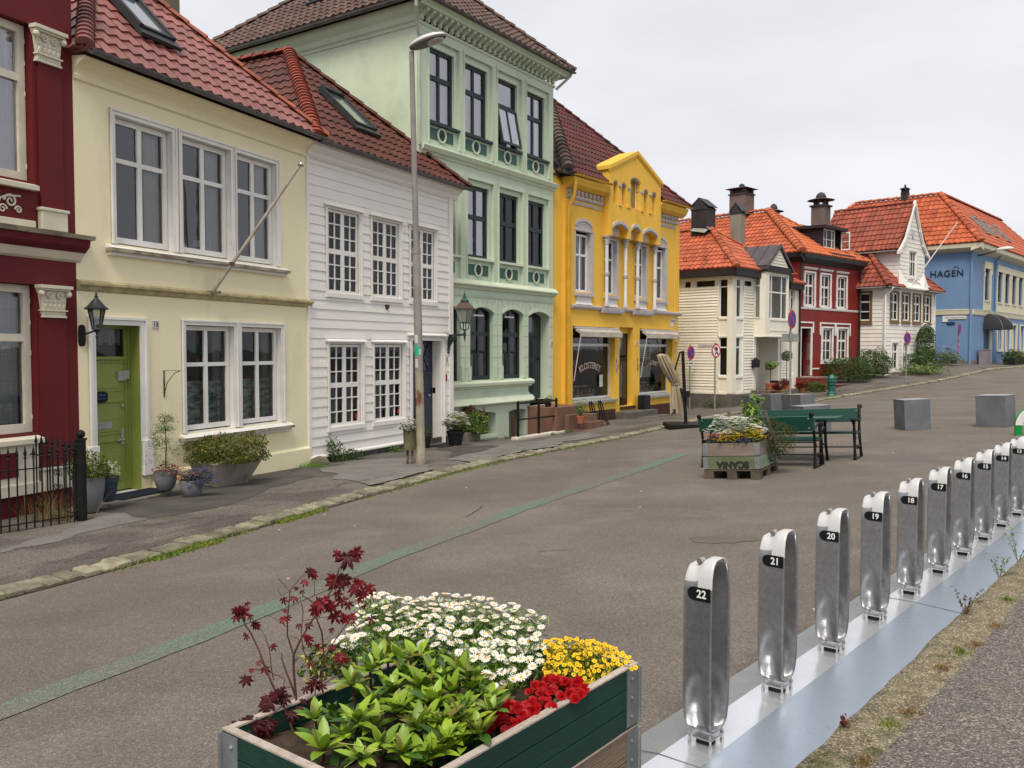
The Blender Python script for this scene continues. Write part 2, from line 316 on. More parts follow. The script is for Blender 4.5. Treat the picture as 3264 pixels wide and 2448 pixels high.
# patches in the pavement (real overlays a few mm thick)
def patch(name,pts,m,dz=.066,n=4):
    P=[at(*p)for p in pts];P2=[Vector((p.x,p.y))for p in P]
    for _ in range(n):
        Q=[]
        for i in range(len(P2)):
            a,c=P2[i],P2[(i+1)%len(P2)];Q+=[a,(a+c)/2+Vector((random.uniform(-1,1),random.uniform(-1,1)))*(a-c).length*.13]
        P2=Q
    from mathutils.geometry import tessellate_polygon
    v3=[Vector((p.x,p.y,0))for p in P2];tri=tessellate_polygon([v3]);b=MB()
    b.add([(p.x,p.y,gz(p.x,p.y)+dz)for p in P2],[tuple(t)for t in tri])
    bm=bmesh.new();me=bpy.data.meshes.new('x');me.from_pydata(b.v,[],b.f);bm.from_mesh(me)
    bmesh.ops.subdivide_edges(bm,edges=bm.edges[:],cuts=2,use_grid_fill=True);bm.to_mesh(me);bm.free()
    for v in me.vertices:v.co.z=gz(v.co.x,v.co.y)+dz
    me.materials.append(m);o=bpy.data.objects.new(name,me);COL.objects.link(o);return tag(o,kind='structure')
patch('pavement_patch',[(0,1775),(120,1735),(245,1695),(300,1652),(395,1650),(474,1672),(330,1702),(190,1745),(50,1768),(0,1785)],m_patch)
patch('pavement_patch',[(1010,1505),(1130,1478),(1300,1470),(1370,1490),(1330,1520),(1180,1560),(1060,1540)],m_patch,.067)
patch('pavement_patch',[(1420,1472),(1540,1448),(1640,1420),(1760,1405),(1880,1385),(1920,1398),(1780,1430),(1600,1462),(1500,1485)],m_patch,.067)
patch('pavement_patch',[(1390,1440),(1480,1425),(1590,1430),(1540,1446),(1420,1470)],m_dark_patch,.068)
patch('pavement_patch',[(300,1640),(460,1600),(620,1560),(760,1530),(840,1500),(980,1490),(1000,1530),(800,1600),(600,1650),(480,1668),(400,1650)],m_dark_patch,.064)
# faded green line on the road
m_line=mat('faded_green_paint',(.085,.19,.14),.85,col2=(.125,.145,.118),scale=.8,lo=.42,hi=.6,fine=.4,fscale=95,dirt=(.15,.13,.11),dlo=.40,dhi=.62,dscale=55,speck=(120,.25))
LP=[Vector((p.x,p.y))for p in[at(*q)for q in[(-160,2330),(0,2272),(350,2140),(738,1992),(1000,1880),(1254,1771),(1480,1692),(1697,1608),(1950,1525),(2184,1446)]]]
LP=smooth(resample(LP,.3),4);strip('painted_line',LP,normals(LP),[-.125,0,.125],[.005,.005,.005],m_line,jit=.012)
patch('road_stain',[(2195,1716),(2300,1708),(2420,1712),(2440,1722),(2330,1733),(2210,1728)],mat('damp_asphalt',(.128,.108,.090),.8,col2=(.112,.094,.079),scale=4,fine=.35,fscale=95),.004)
b=MB();rng=random.Random(41)
def crack(px,py,ang,L,up,w=.006):
    p=at(px,py,up);q=Vector((p.x,p.y));a=ang;P=[]
    for i in range(int(L/.07)):
        P.append(q.copy());a+=rng.uniform(-.5,.5);a+=(ang-a)*.3;q=q+Vector((math.cos(a),math.sin(a)))*.07
    N_=normals(P);k0=len(b.v)
    for i,(p_,n_)in enumerate(zip(P,N_)):
        ww=w*rng.uniform(.3,1.3)*(1 if 0<i<len(P)-1 else .1)
        for s_ in(-1,1):r_=p_+n_*ww*s_;b.v.append((r_.x,r_.y,gz(r_.x,r_.y)+up+.0065))
    for i in range(len(P)-1):b.f.append([k0+2*i,k0+2*i+1,k0+2*i+3,k0+2*i+2]);b.m.append(0)
for c_ in[(120,1800,1.1,3.2,.066),(20,1820,1.0,2.2,.066),(330,1700,.9,2.4,.07),(560,1650,.6,2,.07),(1050,1560,.9,2.5,.066),(1550,1445,1.0,3,.068),(1900,1395,.9,3,.066),(900,1560,.4,1.6,.068),(1480,1650,1.0,1.1,0),(1700,1760,.3,.5,0),(2450,1425,.5,1.2,0),(3020,1430,.4,1.0,0),(3160,1290,.2,2.5,0)]:crack(*c_)
tag(mk('asphalt_cracks',b,mat('crack_dark',(.035,.03,.026),.95)),kind='structure')
# ------------------------------------------------------------------ raised footway on the right
ra=R(40.3);rd=Vector((math.sin(ra),math.cos(ra)));rr=Vector((rd.y,-rd.x));D0=Vector((.786,3.44))
def rowp(s,o):return D0+rd*s+rr*o
b=MB();ss=np.arange(-6,30,.12);prof=[(.405,-.02),(.41,.075),(.425,.098),(.50,.106),(.57,.100),(.66,.104)]
for s_ in ss:
    j=.004*math.sin(s_*2.1)+.004*math.sin(s_*9.3+1)+random.uniform(-.006,.006)
    for k,(o,z)in enumerate(prof):
        q=rowp(s_,o+j*(1 if k<3 else .5));b.v.append((q.x,q.y,gz(q.x,q.y)+z))
k=len(prof);b.f=[[i*k+j,(i+1)*k+j,(i+1)*k+j+1,i*k+j+1]for i in range(len(ss)-1)for j in range(k-1)];b.m=[0]*len(b.f)
tag(mk('footway_edge',b,m_curbtop,smooth=True),kind='structure')
b=MB();offs=[.64,1,1.6,2.5,4,7,12]
for s_ in np.arange(-6,30.1,.5):
    for o in offs:
        q=rowp(s_,o);b.v.append((q.x,q.y,gz(q.x,q.y)+.104+(0 if o<.7 else .01)))
k=len(offs);b.f=[[i*k+j,(i+1)*k+j,(i+1)*k+j+1,i*k+j+1]for i in range(72)for j in range(k-1)];b.m=[0]*len(b.f)
tag(mk('footway',b,m_rwalk,smooth=True),kind='structure')
b=MB();rng=random.Random(5)
for s_ in[-.75,-.6,-.42,.05,.45,.62,1.25,1.55,1.7,2.1,2.7,3.3,4.1,5.0]:
    q=rowp(s_,.60+rng.uniform(-.03,.05));mi=1 if s_<0 else(0 if rng.random()<.6 else 1)
    for i in range(130):
        a=rng.uniform(0,6.28);r_=abs(rng.gauss(0,.028));x,y=q.x+rd.x*r_*math.cos(a)*1.6+rr.x*r_*math.sin(a),q.y+rd.y*r_*math.cos(a)*1.6+rr.y*r_*math.sin(a)
        blade(b,x,y,gz(x,y)+.104,rng.uniform(.006,.02),.006,1.2,mi)
tag(mk('footway_moss',b,[m_grass,m_dry]),'small tufts of green and orange moss along the concrete footway edge',kind='stuff')
# ------------------------------------------------------------------ house kit
def frame(x,y,th):return(x,y,R(90-th))
def house(name,label,x,y,th,base,cat='house'):
    OFF[0]=base;r=thing(name,label,cat,(x,y,base),R(90-th));return r
def sorted_cells(u0,u1,z0,z1,holes):
    us=sorted({u0,u1}|{h[i]for h in holes for i in(0,1)if u0<h[i]<u1});zs=sorted({z0,z1}|{h[i]for h in holes for i in(2,3)if z0<h[i]<z1});return us,zs
def wall(b,u0,u1,z0,z1,holes=(),y=0.0,mi=0,rev=.18,rmi=None,seg=8):
    rmi=mi if rmi is None else rmi;us,zs=sorted_cells(u0,u1,z0,z1,holes)
    for i in range(len(us)-1):
        for j in range(len(zs)-1):
            cu,cz=(us[i]+us[i+1])/2,(zs[j]+zs[j+1])/2
            if any(h[0]<cu<h[1]and h[2]<cz<h[3]for h in holes):continue
            b.quad((us[i],y,zs[j]),(us[i+1],y,zs[j]),(us[i+1],y,zs[j+1]),(us[i],y,zs[j+1]),mi)
    for h in holes:
        a,c,z_,zt=h[:4];ar=h[4]if len(h)>4 else 0;rv=h[5]if len(h)>5 else rev;sp=zt-ar
        b.quad((a,y,z_),(a,y+rv,z_),(a,y+rv,sp),(a,y,sp),rmi);b.quad((c,y,z_),(c,y,sp),(c,y+rv,sp),(c,y+rv,z_),rmi)
        b.quad((a,y,z_),(c,y,z_),(c,y+rv,z_),(a,y+rv,z_),rmi)
        if not ar:b.quad((a,y,zt),(a,y+rv,zt),(c,y+rv,zt),(c,y,zt),rmi)
        else:
            P=[(a+(c-a)*i/seg,sp+ar*math.sin(math.pi*i/seg)**.8)for i in range(seg+1)]
            for p,q in zip(P,P[1:]):
                b.quad((p[0],y,p[1]),(q[0],y,q[1]),(q[0],y,zt),(p[0],y,zt),mi);b.quad((p[0],y,p[1]),(p[0],y+rv,p[1]),(q[0],y+rv,q[1]),(q[0],y,q[1]),rmi)
def boards(b,u0,u1,z0,z1,bh,holes=(),y=0.0,out=.028,mi=0,jit=0.0,zfun=None):
    """weatherboards: each board leans out at its lower edge"""
    z=z0;
    while z<z1-.01:
        zt=min(z1,z+bh*random.uniform(1-jit,1+jit));
        if z1-zt<bh*.3:zt=z1
        cuts=sorted([(h[0],h[1])for h in holes if h[2]<(z+zt)/2<h[3]]);segs=[];x=u0
        for a,c in cuts:
            if a>x:segs.append((x,min(a,u1)))
            x=max(x,c)
        if x<u1:segs.append((x,u1))
        for a,c in segs:
            o1=out*random.uniform(.8,1.15);w1,w2=(random.uniform(-jit,jit)*.03 for _ in range(2))
            za,zc=z+w1*.5,z+w2*.5
            b.quad((a,y-o1,za),(c,y-o1,zc),(c,y-.002,zt+.012),(a,y-.002,zt+.012),mi);b.quad((a,y-o1,za),(a,y+.01,za),(c,y+.01,zc),(c,y-o1,zc),mi)
        z=zt
def window(root,u0,u1,z0,z1,y,m,bu=(),bz=(),fw=.06,fd=.07,gl=None,cur=(),sill=None,name='window',bd=.03,label=None,T=None):
    """sash frame part with its pane, curtain and sill as sub-parts. y = depth behind the wall face"""
    b=MB();b.T=T
    b.box(u0,u0+fw,y,y+fd,z0,z1);b.box(u1-fw,u1,y,y+fd,z0,z1);b.box(u0+fw,u1-fw,y,y+fd,z0,z0+fw*1.15);b.box(u0+fw,u1-fw,y,y+fd,z1-fw,z1)
    k=0
    for c,w in bu:b.box(c-w/2,c+w/2,y+.006+.0013*k,y+.006+bd+.0013*k,z0+fw,z1-fw);k+=1
    for c,w in bz:b.box(u0+fw,u1-fw,y+.0035+.0013*k,y+.0035+bd+.0013*k,c-w/2,c+w/2);k+=1
    w_=mk(name,b,m,root,label=label)
    b=MB();b.T=T;yy=y+fd*.6;b.quad((u0+.01,yy,z0+.01),(u1-.01,yy,z0+.01),(u1-.01,yy,z1-.01),(u0+.01,yy,z1-.01));mk('pane',b,gl or g_win,w_)
    for(a,c,za,zb,cm)in cur:
        b=MB();b.T=T;n=max(4,int((c-a)/.035));yy=y+fd+.07
        for i in range(n):
            x1,x2=a+(c-a)*i/n,a+(c-a)*(i+1)/n;f1,f2=.018*math.sin(i*1.9)+.008*math.sin(i*.7),.018*math.sin((i+1)*1.9)+.008*math.sin((i+1)*.7)
            b.quad((x1,yy+f1,za),(x2,yy+f2,za),(x2,yy+f2*.6,zb),(x1,yy+f1*.6,zb))
        mk('curtain',b,cm,w_,smooth=True)
    if sill:
        a,c,zt,out,th,sm=sill;b=MB();b.T=T;b.prism([(a,y+.02,zt+.03),(a,-out,zt),(a,-out,zt-th),(a,y+.02,zt-th)],(c-a,0,0));mk('sill',b,sm,w_,bevel=.004)
    return w_
def casing(b,u0,u1,z0,z1,w,out,y=0.0,mi=0,foot=True,head=1.0):
    """two-step architrave round an opening"""
    for k,(ww,oo)in enumerate([(w,out*.55),(w*.38,out)]):
        e=.0015*k
        b.box(u0-w,u0-w+ww,y-oo,y+.01-e,z0,z1+w*head-e,mi);b.box(u1+w-ww,u1+w,y-oo,y+.01-e,z0,z1+w*head-e,mi)
        b.box(u0-w+ww,u1+w-ww,y-oo,y+.01-e,z1+w*head-ww*head,z1+w*head-2*e,mi)
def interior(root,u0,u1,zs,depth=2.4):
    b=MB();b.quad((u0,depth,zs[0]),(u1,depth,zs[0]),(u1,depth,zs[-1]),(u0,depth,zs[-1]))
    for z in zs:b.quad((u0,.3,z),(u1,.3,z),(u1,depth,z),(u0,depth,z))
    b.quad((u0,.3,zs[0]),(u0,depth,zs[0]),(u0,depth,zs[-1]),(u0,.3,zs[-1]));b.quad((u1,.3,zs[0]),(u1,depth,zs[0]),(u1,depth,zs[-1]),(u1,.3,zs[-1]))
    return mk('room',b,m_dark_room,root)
def tiles(root,E0,E1,T0,T1,m,tw=.23,tl=.33,amp=.032,step=.028,seg=6,name='roof',flat=False,T=None,jit=.004,skip=None):
    E0,E1,T0,T1=(Vector(p)for p in(E0,E1,T0,T1));x=(E1-E0).normalized();W=(E1-E0).length
    nrm=x.cross((T0-E0)if(T0-E0).length>.01 else(T1-E1)).normalized()
    if nrm.z<0:nrm=-nrm
    v=nrm.cross(x);
    if v.z<0:v=-v
    if(T0-T1).dot(x)>0:T0,T1=T1,T0
    a0,h=(T0-E0).dot(x),(T0-E0).dot(v);a1=(T1-E0).dot(x)-W
    Lf=lambda s:a0*s/h;Rf=lambda s:W+a1*s/h
    b=MB();b.T=T;ph=[amp*(.5+.5*math.cos(2*math.pi*((i/seg)**.8)))for i in range(seg)]+[amp]
    lo,hi=min(0,a0),max(W,W+a1);nt=int((hi-lo)/tw)+1;nc=int(math.ceil(h/tl))
    for c in range(nc):
        s0,s1=c*tl,min(h,(c+1)*tl+.01)
        l0,r0,l1,r1=Lf(s0),Rf(s0),Lf(min(s1,h)),Rf(min(s1,h))
        for k in range(nt):
            ua=lo+k*tw;ub=ua+tw
            if ub<=min(l0,l1)or ua>=max(r0,r1):continue
            if skip and skip[0]<ua and ub<skip[1]and s0<skip[2]:continue
            jz=random.uniform(-jit,jit);vs=[]
            for i in range(seg+1):
                u=ua+tw*i/seg;ub0=min(max(u,l0),r0);ub1=min(max(u,l1),r1);z=ph[i]
                p0=E0+x*ub0+v*s0;p1=E0+x*ub1+v*s1
                vs+=[tuple(p0+nrm*(z*.6-.02)),tuple(p0+nrm*(z+step+jz)),tuple(p1+nrm*z)]
            fs=[]
            for i in range(seg):q=i*3;fs+=[(q,q+3,q+4,q+1),(q+1,q+4,q+5,q+2)]
            b.add(vs,fs)
    # deck below the tiles
    if skip:k_=(skip[2]+.1)/h;E0,E1=E0.lerp(T0,k_),E1.lerp(T1,k_)
    d=nrm*.02;b.add([tuple(p-d)for p in(E0,E1,T1,T0)]+[tuple(p-d*3)for p in(E0,E1,T1,T0)],[(0,1,2,3),(7,6,5,4),(0,4,5,1),(1,5,6,2),(2,6,7,3),(3,7,4,0)])
    o=mk(name,b,m,root,smooth=True);o.data.set_sharp_from_angle(angle=R(50));return o
def ridge(root,P0,P1,m,r=.12,L=.36,up=.02,name='ridge_tiles',collar=True,T=None):
    P0,P1=Vector(P0),Vector(P1);d=(P1-P0);n=max(2,int(d.length/L));d.normalize();st=(P1-P0).length/n
    side=d.cross(Vector((0,0,1))).normalized();u=side.cross(d);b=MB();b.T=T
    for i in range(n):
        a=P0+d*(i*st)-d*.03;c=P0+d*((i+1)*st+.03);vs=[];K=8
        ra_,rc=r*1.08,r*.9
        for(q,rad,lf)in((a,ra_,up+.02),(c,rc,up)):
            for j in range(K+1):
                t=math.pi*j/K;vs.append(tuple(q+side*math.cos(t)*rad+u*(math.sin(t)*rad*.85+lf-.04)))
        fs=[(j,j+1,K+2+j,K+1+j)for j in range(K)]+[tuple(range(K+1)),tuple(range(K+1,2*K+2))]
        b.add(vs,fs)
    return mk(name,b,m,root,smooth='auto')
def skylight(root,C,x,v,w,h,m=None,T=None):
    """roof window lying in the slope: centre, horizontal axis, up-slope axis"""
    C,x,v=Vector(C),Vector(x).normalized(),Vector(v).normalized();n=x.cross(v)
    if n.z<0:n=-n
    M=Matrix((x,v,n)).transposed().to_4x4();M.translation=C
    b=MB();b.T=(T@M)if T is not None else M;t=.07
    b.box(-w/2-t,-w/2,-h/2-t,h/2+t,-.02,.11);b.box(w/2,w/2+t,-h/2-t,h/2+t,-.02,.11);b.box(-w/2,w/2,h/2,h/2+t*2.2,-.02,.14);b.box(-w/2,w/2,-h/2-t,-h/2,-.02,.09)
    b.box(-w/2-t*1.6,w/2+t*1.6,-h/2-t*3.4,-h/2-t,-.01,.05)
    f=mk('skylight',b,m or m_slate,root);b=MB();b.T=(T@M)if T is not None else M;b.box(-w/2,w/2,-h/2,h/2,.05,.065);mk('pane',b,m_skyglass,f)
    return f
m_slate=mat('dark_grey_metal',(.030,.032,.036),.5,col2=(.042,.042,.047),scale=6,spec=.25)
m_skyglass=mat('roof_glass',(.10,.13,.14),.06,col2=(.08,.10,.11),scale=2,spec=1.0,coat=1)
def gutter(root,P0,P1,m,r=.06,name='gutter',T=None):
    P0,P1=Vector(P0),Vector(P1);b=MB();b.T=T;d=(P1-P0).normalized();s=d.cross(Vector((0,0,1))).normalized();K=8
    for rad in(r,):
        vs=[]
        for q in(P0,P1):
            for j in range(K+1):
                t=math.pi*j/K;vs.append(tuple(q+s*math.cos(t)*rad-Vector((0,0,1))*math.sin(t)*rad))
            for j in range(K,-1,-1):
                t=math.pi*j/K;vs.append(tuple(q+s*math.cos(t)*rad*.82-Vector((0,0,1))*math.sin(t)*rad*.82))
        n=2*K+2;b.add(vs,[(j,(j+1)%n,n+(j+1)%n,n+j)for j in range(n)]+[tuple(range(n)),tuple(range(n,2*n))])
    L=(P1-P0).length;k=int(L/.8)
    for i in range(1,k):q=P0+d*L*i/k;b.tube([tuple(q+s*r*1.05-Vector((0,0,.0))),tuple(q-Vector((0,0,r*1.15))),tuple(q-s*r*1.05+Vector((0,0,.02)))],.008,5)
    return mk(name,b,m,root,smooth='auto')
def dentils(b,u0,u1,z0,z1,out,w,gap,y=0.0,mi=0):
    n=int((u1-u0+gap)/(w+gap));st=(u1-u0-w)/max(1,n-1)
    for i in range(n):b.box(u0+i*st,u0+i*st+w,y-out,y,z0,z1,mi)
def frange(a,b_,n):return[a+(b_-a)*i/(n-1)for i in range(n)]
# ================================================================== 1 dark red town house (cut by the left edge)
m_red1=mat('oxblood_stucco',(.140,.014,.017),.6,col2=(.118,.012,.014),scale=1.2,bump=.15,bscale=90,fine=.08,fscale=60,dirt=(.10,.012,.014),dlo=.6,dhi=.8)
m_cream=mat('cream_paint',(.70,.655,.53),.6,col2=(.62,.58,.46),scale=3,bump=.1,bscale=60,dirt=(.42,.38,.29),dlo=.66,dhi=.85,dscale=2.5)
m_creamdirt=mat('mossy_stone',(.42,.37,.27),.9,col2=(.20,.17,.12),scale=6,bump=.6,bscale=40)
def volute(b,cx,cz,r,turns,y,w=.022,mi=0,s=1,n=22):
    P=[]
    for i in range(n+1):
        t=i/n;a=turns*2*math.pi*t;q=r*(1-.85*t);P.append((cx+s*q*math.cos(a),y,cz+q*math.sin(a)))
    b.tube(P,[w*(1-.4*i/n)for i in range(n+1)],6,mi)
def capital(root,u0,u1,z0,z1,y=0):
    b=MB();w=u1-u0;h=z1-z0;c=(u0+u1)/2
    b.box(u0+w*.10,u1-w*.10,y-.07,y,z0,z0+h*.06);b.box(u0+w*.13,u1-w*.13,y-.06,y,z0+h*.06,z0+h*.2);b.box(u0+w*.09,u1-w*.09,y-.085,y,z0+h*.2,z0+h*.24)
    P=[(u0+w*.14,z0+h*.24),(u1-w*.14,z0+h*.24),(u1-w*.08,z0+h*.7),(u1,z1-h*.12),(u0,z1-h*.12),(u0+w*.08,z0+h*.7)]
    b.prism([(p[0],y-.055,p[1])for p in P],(0,.055,0));b.box(u0-w*.02,u1+w*.02,y-.13,y,z1-h*.10,z1);b.box(u0+w*.02,u1-w*.02,y-.10,y,z1-h*.16,z1-h*.10)
    for s in(-1,1):
        volute(b,c+s*w*.16,z0+h*.68,h*.11,1.6,y-.075,.014,s=s);b.ball((c+s*w*.44,y-.085,z1-h*.26),h*.10,8)
    for i in range(5):
        x=u0+w*(.2+.15*i);b.ball((x,y-.06,z0+h*.36),h*.055,6,sz=1.7);b.ball((x,y-.06,z0+h*.49),h*.045,6)
    for i in range(9):b.ball((u0+w*(.16+.085*i),y-.06,z0+h*.13),h*.03,6,sz=1.8)
    return mk('capital',b,m_cream,root)
T1=house('red_townhouse','oxblood red stucco town house with cream capitals and scrollwork at the left edge',cream_x:=-6.0349,12.0,23,-.75)
b=MB();H_=[(-1.95,-.62,3.82,5.86),(-1.95,-.62,.52,2.48)]
wall(b,-3.8,0,-1.2,7.6,H_,rev=.2);b.quad((0,0,-1.2),(0,8,-1.2),(0,8,7.6),(0,0,7.6));b.quad((-3.8,0,-1.2),(-3.8,8,-1.2),(-3.8,8,7.6),(-3.8,0,7.6));b.quad((-3.8,8,-1.2),(0,8,-1.2),(0,8,7.6),(-3.8,8,7.6))
b.box(-.55,-.2,-.035,0,3.3,5.5);b.box(-.61,-.2,-.035,0,0.0,2.1) # pilaster shafts
b.box(-.66,-.2,-.06,0,-.75,-.26)
b.mould(-3.8,.12,[(0,2.92),(.13,3.04),(.15,3.13),(0,3.13)]);mk('wall',b,m_red1,T1)
b=MB();b.mould(-3.8,.16,[(0,3.13),(.19,3.135),(.21,3.19),(.0,3.21)]);mk('cornice_top',b,m_creamdirt,T1)
b=MB();b.mould(-3.8,.05,[(0,2.82),(.05,2.85),(.10,2.93),(.12,2.95),(0,2.96)]);b.mould(-1.98,-.66,[(0,3.21),(.07,3.215),(.07,3.30),(0,3.31)]);b.box(-.58,-.19,-.09,0,3.212,3.46);b.box(-.60,-.17,-.11,0,3.46,3.50)
b.box(-.63,-.2,-.09,0,-.26,.02);b.box(-.65,-.18,-.11,0,.02,.06);mk('cornice',b,m_cream,T1,bevel=.006)
for z0,z1 in((5.40,5.86),(2.05,2.48)):capital(T1,-.64,-.17,z0,z1)
b=MB()
for k in range(1,4):
    c=-1.14-.62*(k-1);
    volute(b,c-.1,3.5,.11,1.7,-.02,.016,s=1);volute(b,c+.16,3.52,.09,1.6,-.02,.016,s=-1);volute(b,c+.05,3.41,.06,1.4,-.02,.013,s=1);volute(b,c+.27,3.42,.05,1.4,-.02,.013,s=-1)
    b.tube([(c-.2,-.02,3.4),(c-.05,-.02,3.5),(c+.1,-.02,3.58),(c+.3,-.02,3.6)],.014,6)
mk('scrollwork',b,m_cream,T1)
m_creamwood=mat('cream_window_paint',(.72,.68,.56),.5,col2=(.62,.58,.47),scale=4)
b=MB();b.prism([(-1.98,-.10,3.70),(-1.98,-.10,3.76),(-1.98,.1,3.82),(-1.98,.1,3.70)],(1.36,0,0));mk('sill',b,m_cream,T1)
b=MB();b.prism([(-1.98,-.12,.40),(-1.98,-.12,.46),(-1.98,.1,.52),(-1.98,.1,.40)],(1.34,0,0));b.box(-1.98,-.68,-.05,0,-.22,.40);b.box(-1.98,-.67,-.08,0,-.26,-.12);mk('sill',b,m_cream,T1)
b=MB();b.box(-1.6,-.98,-.058,-.04,-.02,.30);mk('apron_panel',b,m_red1,T1)
for z0,z1,zt in((3.83,5.85,5.17),(.53,2.47,1.78)):
    cc=[(-1.9,-.72,z0,z1,m_net)]if z0<1 else[(-1.9,-.7,z0,z1,m_curtain)]
    w_=window(T1,-1.94,-.63,z0,z1,.12,m_creamwood,bu=[(-1.28,.12)],bz=[(zt,.10)],fw=.1,fd=.08,cur=cc,gl=g_sky if z0>1 else g_win)
    b=MB()
    for z in(z0+.2,zt-.2,zt+.2,z1-.2):b.cut();b.tube([(-.635,.115,z-.03),(-.635,.115,z+.03)],.008,6)
    mk('hinge',b,m_cream,w_)
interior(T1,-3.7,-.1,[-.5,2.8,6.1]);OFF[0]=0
# ================================================================== 2 cream house
m_yel=mat('pale_yellow_stucco',(.88,.81,.555),.7,stretch=(1,1,.4),col2=(.85,.775,.52),scale=1.0,bump=.12,bscale=70,fine=.03,fscale=50,dirt=(.70,.62,.40),dlo=.54,dhi=.8,dscale=1.3)
m_yeldirt=mat('mossy_yellow_moulding',(.50,.43,.24),.85,col2=(.30,.26,.15),scale=7,lo=.35,hi=.7,bump=.4,bscale=40)
m_tile_pink=mat('glazed_pink_roof_tile',(.25,.088,.072),.36,col2=(.18,.062,.055),scale=1.5,island=.16,spec=.5,dirt=(.15,.07,.06),dlo=.58,dhi=.8,dscale=3)
m_tile_ridge=mat('orange_ridge_tile',(.36,.11,.06),.5,col2=(.27,.08,.05),scale=4,island=.15)
m_guttergrey=mat('weathered_gutter',(.11,.11,.115),.5,col2=(.17,.165,.16),scale=5,metal=.4)
T2=house('cream_house','pale yellow two-storey stucco house with white windows and a green door',cream_x,12.0,23,-.7)
HU=[(.69,1.79,3.16,5.02,0,.16),(2.0,3.12,3.16,5.02,0,.16),(3.27,4.33,3.16,5.02,0,.16)]
HL=[(2.02,3.15,.28,2.02,0,.16),(3.34,4.42,.28,2.02,0,.16)]
HD=[(.26,1.09,-.5,1.98,0,.26)]
b=MB();wall(b,0,5.25,-1.1,5.66,HU+HL+HD,rev=.16,rmi=1)
for x in(0,5.25):b.quad((x,0,-1.1),(x,7.5,-1.1),(x,7.5,5.66),(x,0,5.66))
b.quad((0,7.5,-1.1),(5.25,7.5,-1.1),(5.25,7.5,5.66),(0,7.5,5.66))
for a,c in((1.28,5.27),(-.0,.10)):b.prism([(a,-.05,-1.1),(a,-.05,-.30),(a,0,-.26),(a,0,-1.1)],(c-a,0,0))
b.box(-.0,.12,-.085,.0,-1.0,-.28);b.box(1.30,1.44,-.085,0,-1.0,-.28)
mk('wall',b,[m_yel,m_white],T2)
b=MB();b.mould(0,5.32,[(0,5.33),(.045,5.35),(.055,5.40),(.03,5.43),(.06,5.49),(.14,5.56),(.22,5.59),(.24,5.63),(0,5.66)]);mk('cornice',b,m_yel,T2)
b=MB();b.mould(0,5.34,[(0,2.44),(.03,2.455),(.05,2.50),(.10,2.53),(.10,2.565),(0,2.60)]);mk('string_course',b,m_yeldirt,T2)
b=MB()
for h in HU+HL:casing(b,h[0]+.0,h[1]-.0,h[2],h[3],.09,.045)
b.box(.46,1.36,-1,-1,0,0)if False else None
casing(b,.28,1.09,-.28,1.98,.12,.055);b.box(.13,.28,-.07,.0,-.28,.25);b.box(1.09,1.27,-.07,0,-.28,.25)
mk('architrave',b,m_white,T2,bevel=.003)
for a,c,z in((.50,4.58,3.16),(1.86,4.66,.28)):
    b=MB();b.prism([(a,.12,z+.01),(a,-.045,z-.03),(a,-.13,z-.07),(a,.12,z-.07)],(c-a,0,0));b.box(a+.03,c-.03,-.07,0,z-.17,z-.12);w_=mk('sill',b,m_white,T2)
    b=MB();b.box(a,c,-.128,-.0,z-.12,z-.071);mk('sill_edge',b,m_creamdirt,w_)
for i,h in enumerate(HU):
    m_=(h[0]+h[1])/2;window(T2,h[0]+.01,h[1]-.01,h[2]+.03,h[3]-.01,.09,m_white,bu=[(m_,.085)],bz=[(4.40,.07)],fw=.075,fd=.06,cur=[(h[1]-.36,h[1]-.06,h[2],h[3],m_curtain)])
for i,h in enumerate(HL):
    m_=(h[0]+h[1])/2;window(T2,h[0]+.01,h[1]-.01,h[2]+.03,h[3]-.01,.09,m_white,bu=[(m_,.08)],bz=[(1.38,.065)],fw=.07,fd=.06,gl=g_mid,cur=[(h[0]+.06,h[1]-.06,h[2],h[2]+.82,m_net_dim:=mat('patterned_net',(.46,.58,.54),.9,col2=(.14,.20,.20),scale=5,lo=.4,hi=.6,stretch=(1,1,3.2),trans=.3)),(h[1]-.28,h[1]-.1,h[2],h[3],m_dimcurtain:=mat('dim_curtain',(.2,.22,.17),.9,trans=.2))])
# lamp shades and flowers on the upstairs window ledge
b=MB();b.lathe([(.02,.0),(.02,.14),(.13,.14),(.06,.26),(.01,.27)],(2.72,.38,3.2),14);b.ball((2.4,.36,3.33),.05,8);b.ball((2.3,.38,3.30),.04,8);mk('window_lamp',b,m_plastic,T2)
b=MB();b.lathe([(.005,.30),(.14,.22),(.03,.17),(.16,.10),(.05,.06),(.05,.02)],(2.35,.5,1.35),16);mk('window_lamp',b,m_curtain,T2)
b=MB();b.lathe([(.005,.30),(.14,.22),(.03,.17),(.16,.10),(.05,.06),(.05,.02)],(3.62,.5,1.35),16);mk('window_lamp',b,m_curtain,T2)
# door
m_door=mat('lime_green_paint',(.235,.285,.065),.45,col2=(.215,.265,.058),scale=2,spec=.4,dirt=(.15,.19,.04),dlo=.65,dhi=.85)
b=MB();y=.21;b.box(.27,.99,y,y+.05,-.48,1.42)
for z0,z1 in((-.33,.12),(.36,.68),(1.0,1.22)):
    for(a,c,e,f,o)in((.36,.92,z0,z1,.012),(.41,.87,z0+.05,z1-.05,.022)):b.box(a,c,y-o,y,e,f)
b.box(.34,.94,y-.02,y,.25,.30);b.box(.34,.94,y-.02,y,.84,.88)
D_=mk('door',b,m_door,T2,bevel=.006)
b=MB();b.tube([(.92,y-.03,.28),(.92,y-.06,.28),(.80,y-.06,.27)],.011,8);b.box(.90,.945,y-.02,y,.20,.45);mk('handle',b,m_steelgrey,D_)
b=MB();b.ball((.93,y-.02,.78),.022,8);mk('lock',b,m_steelgrey,D_)
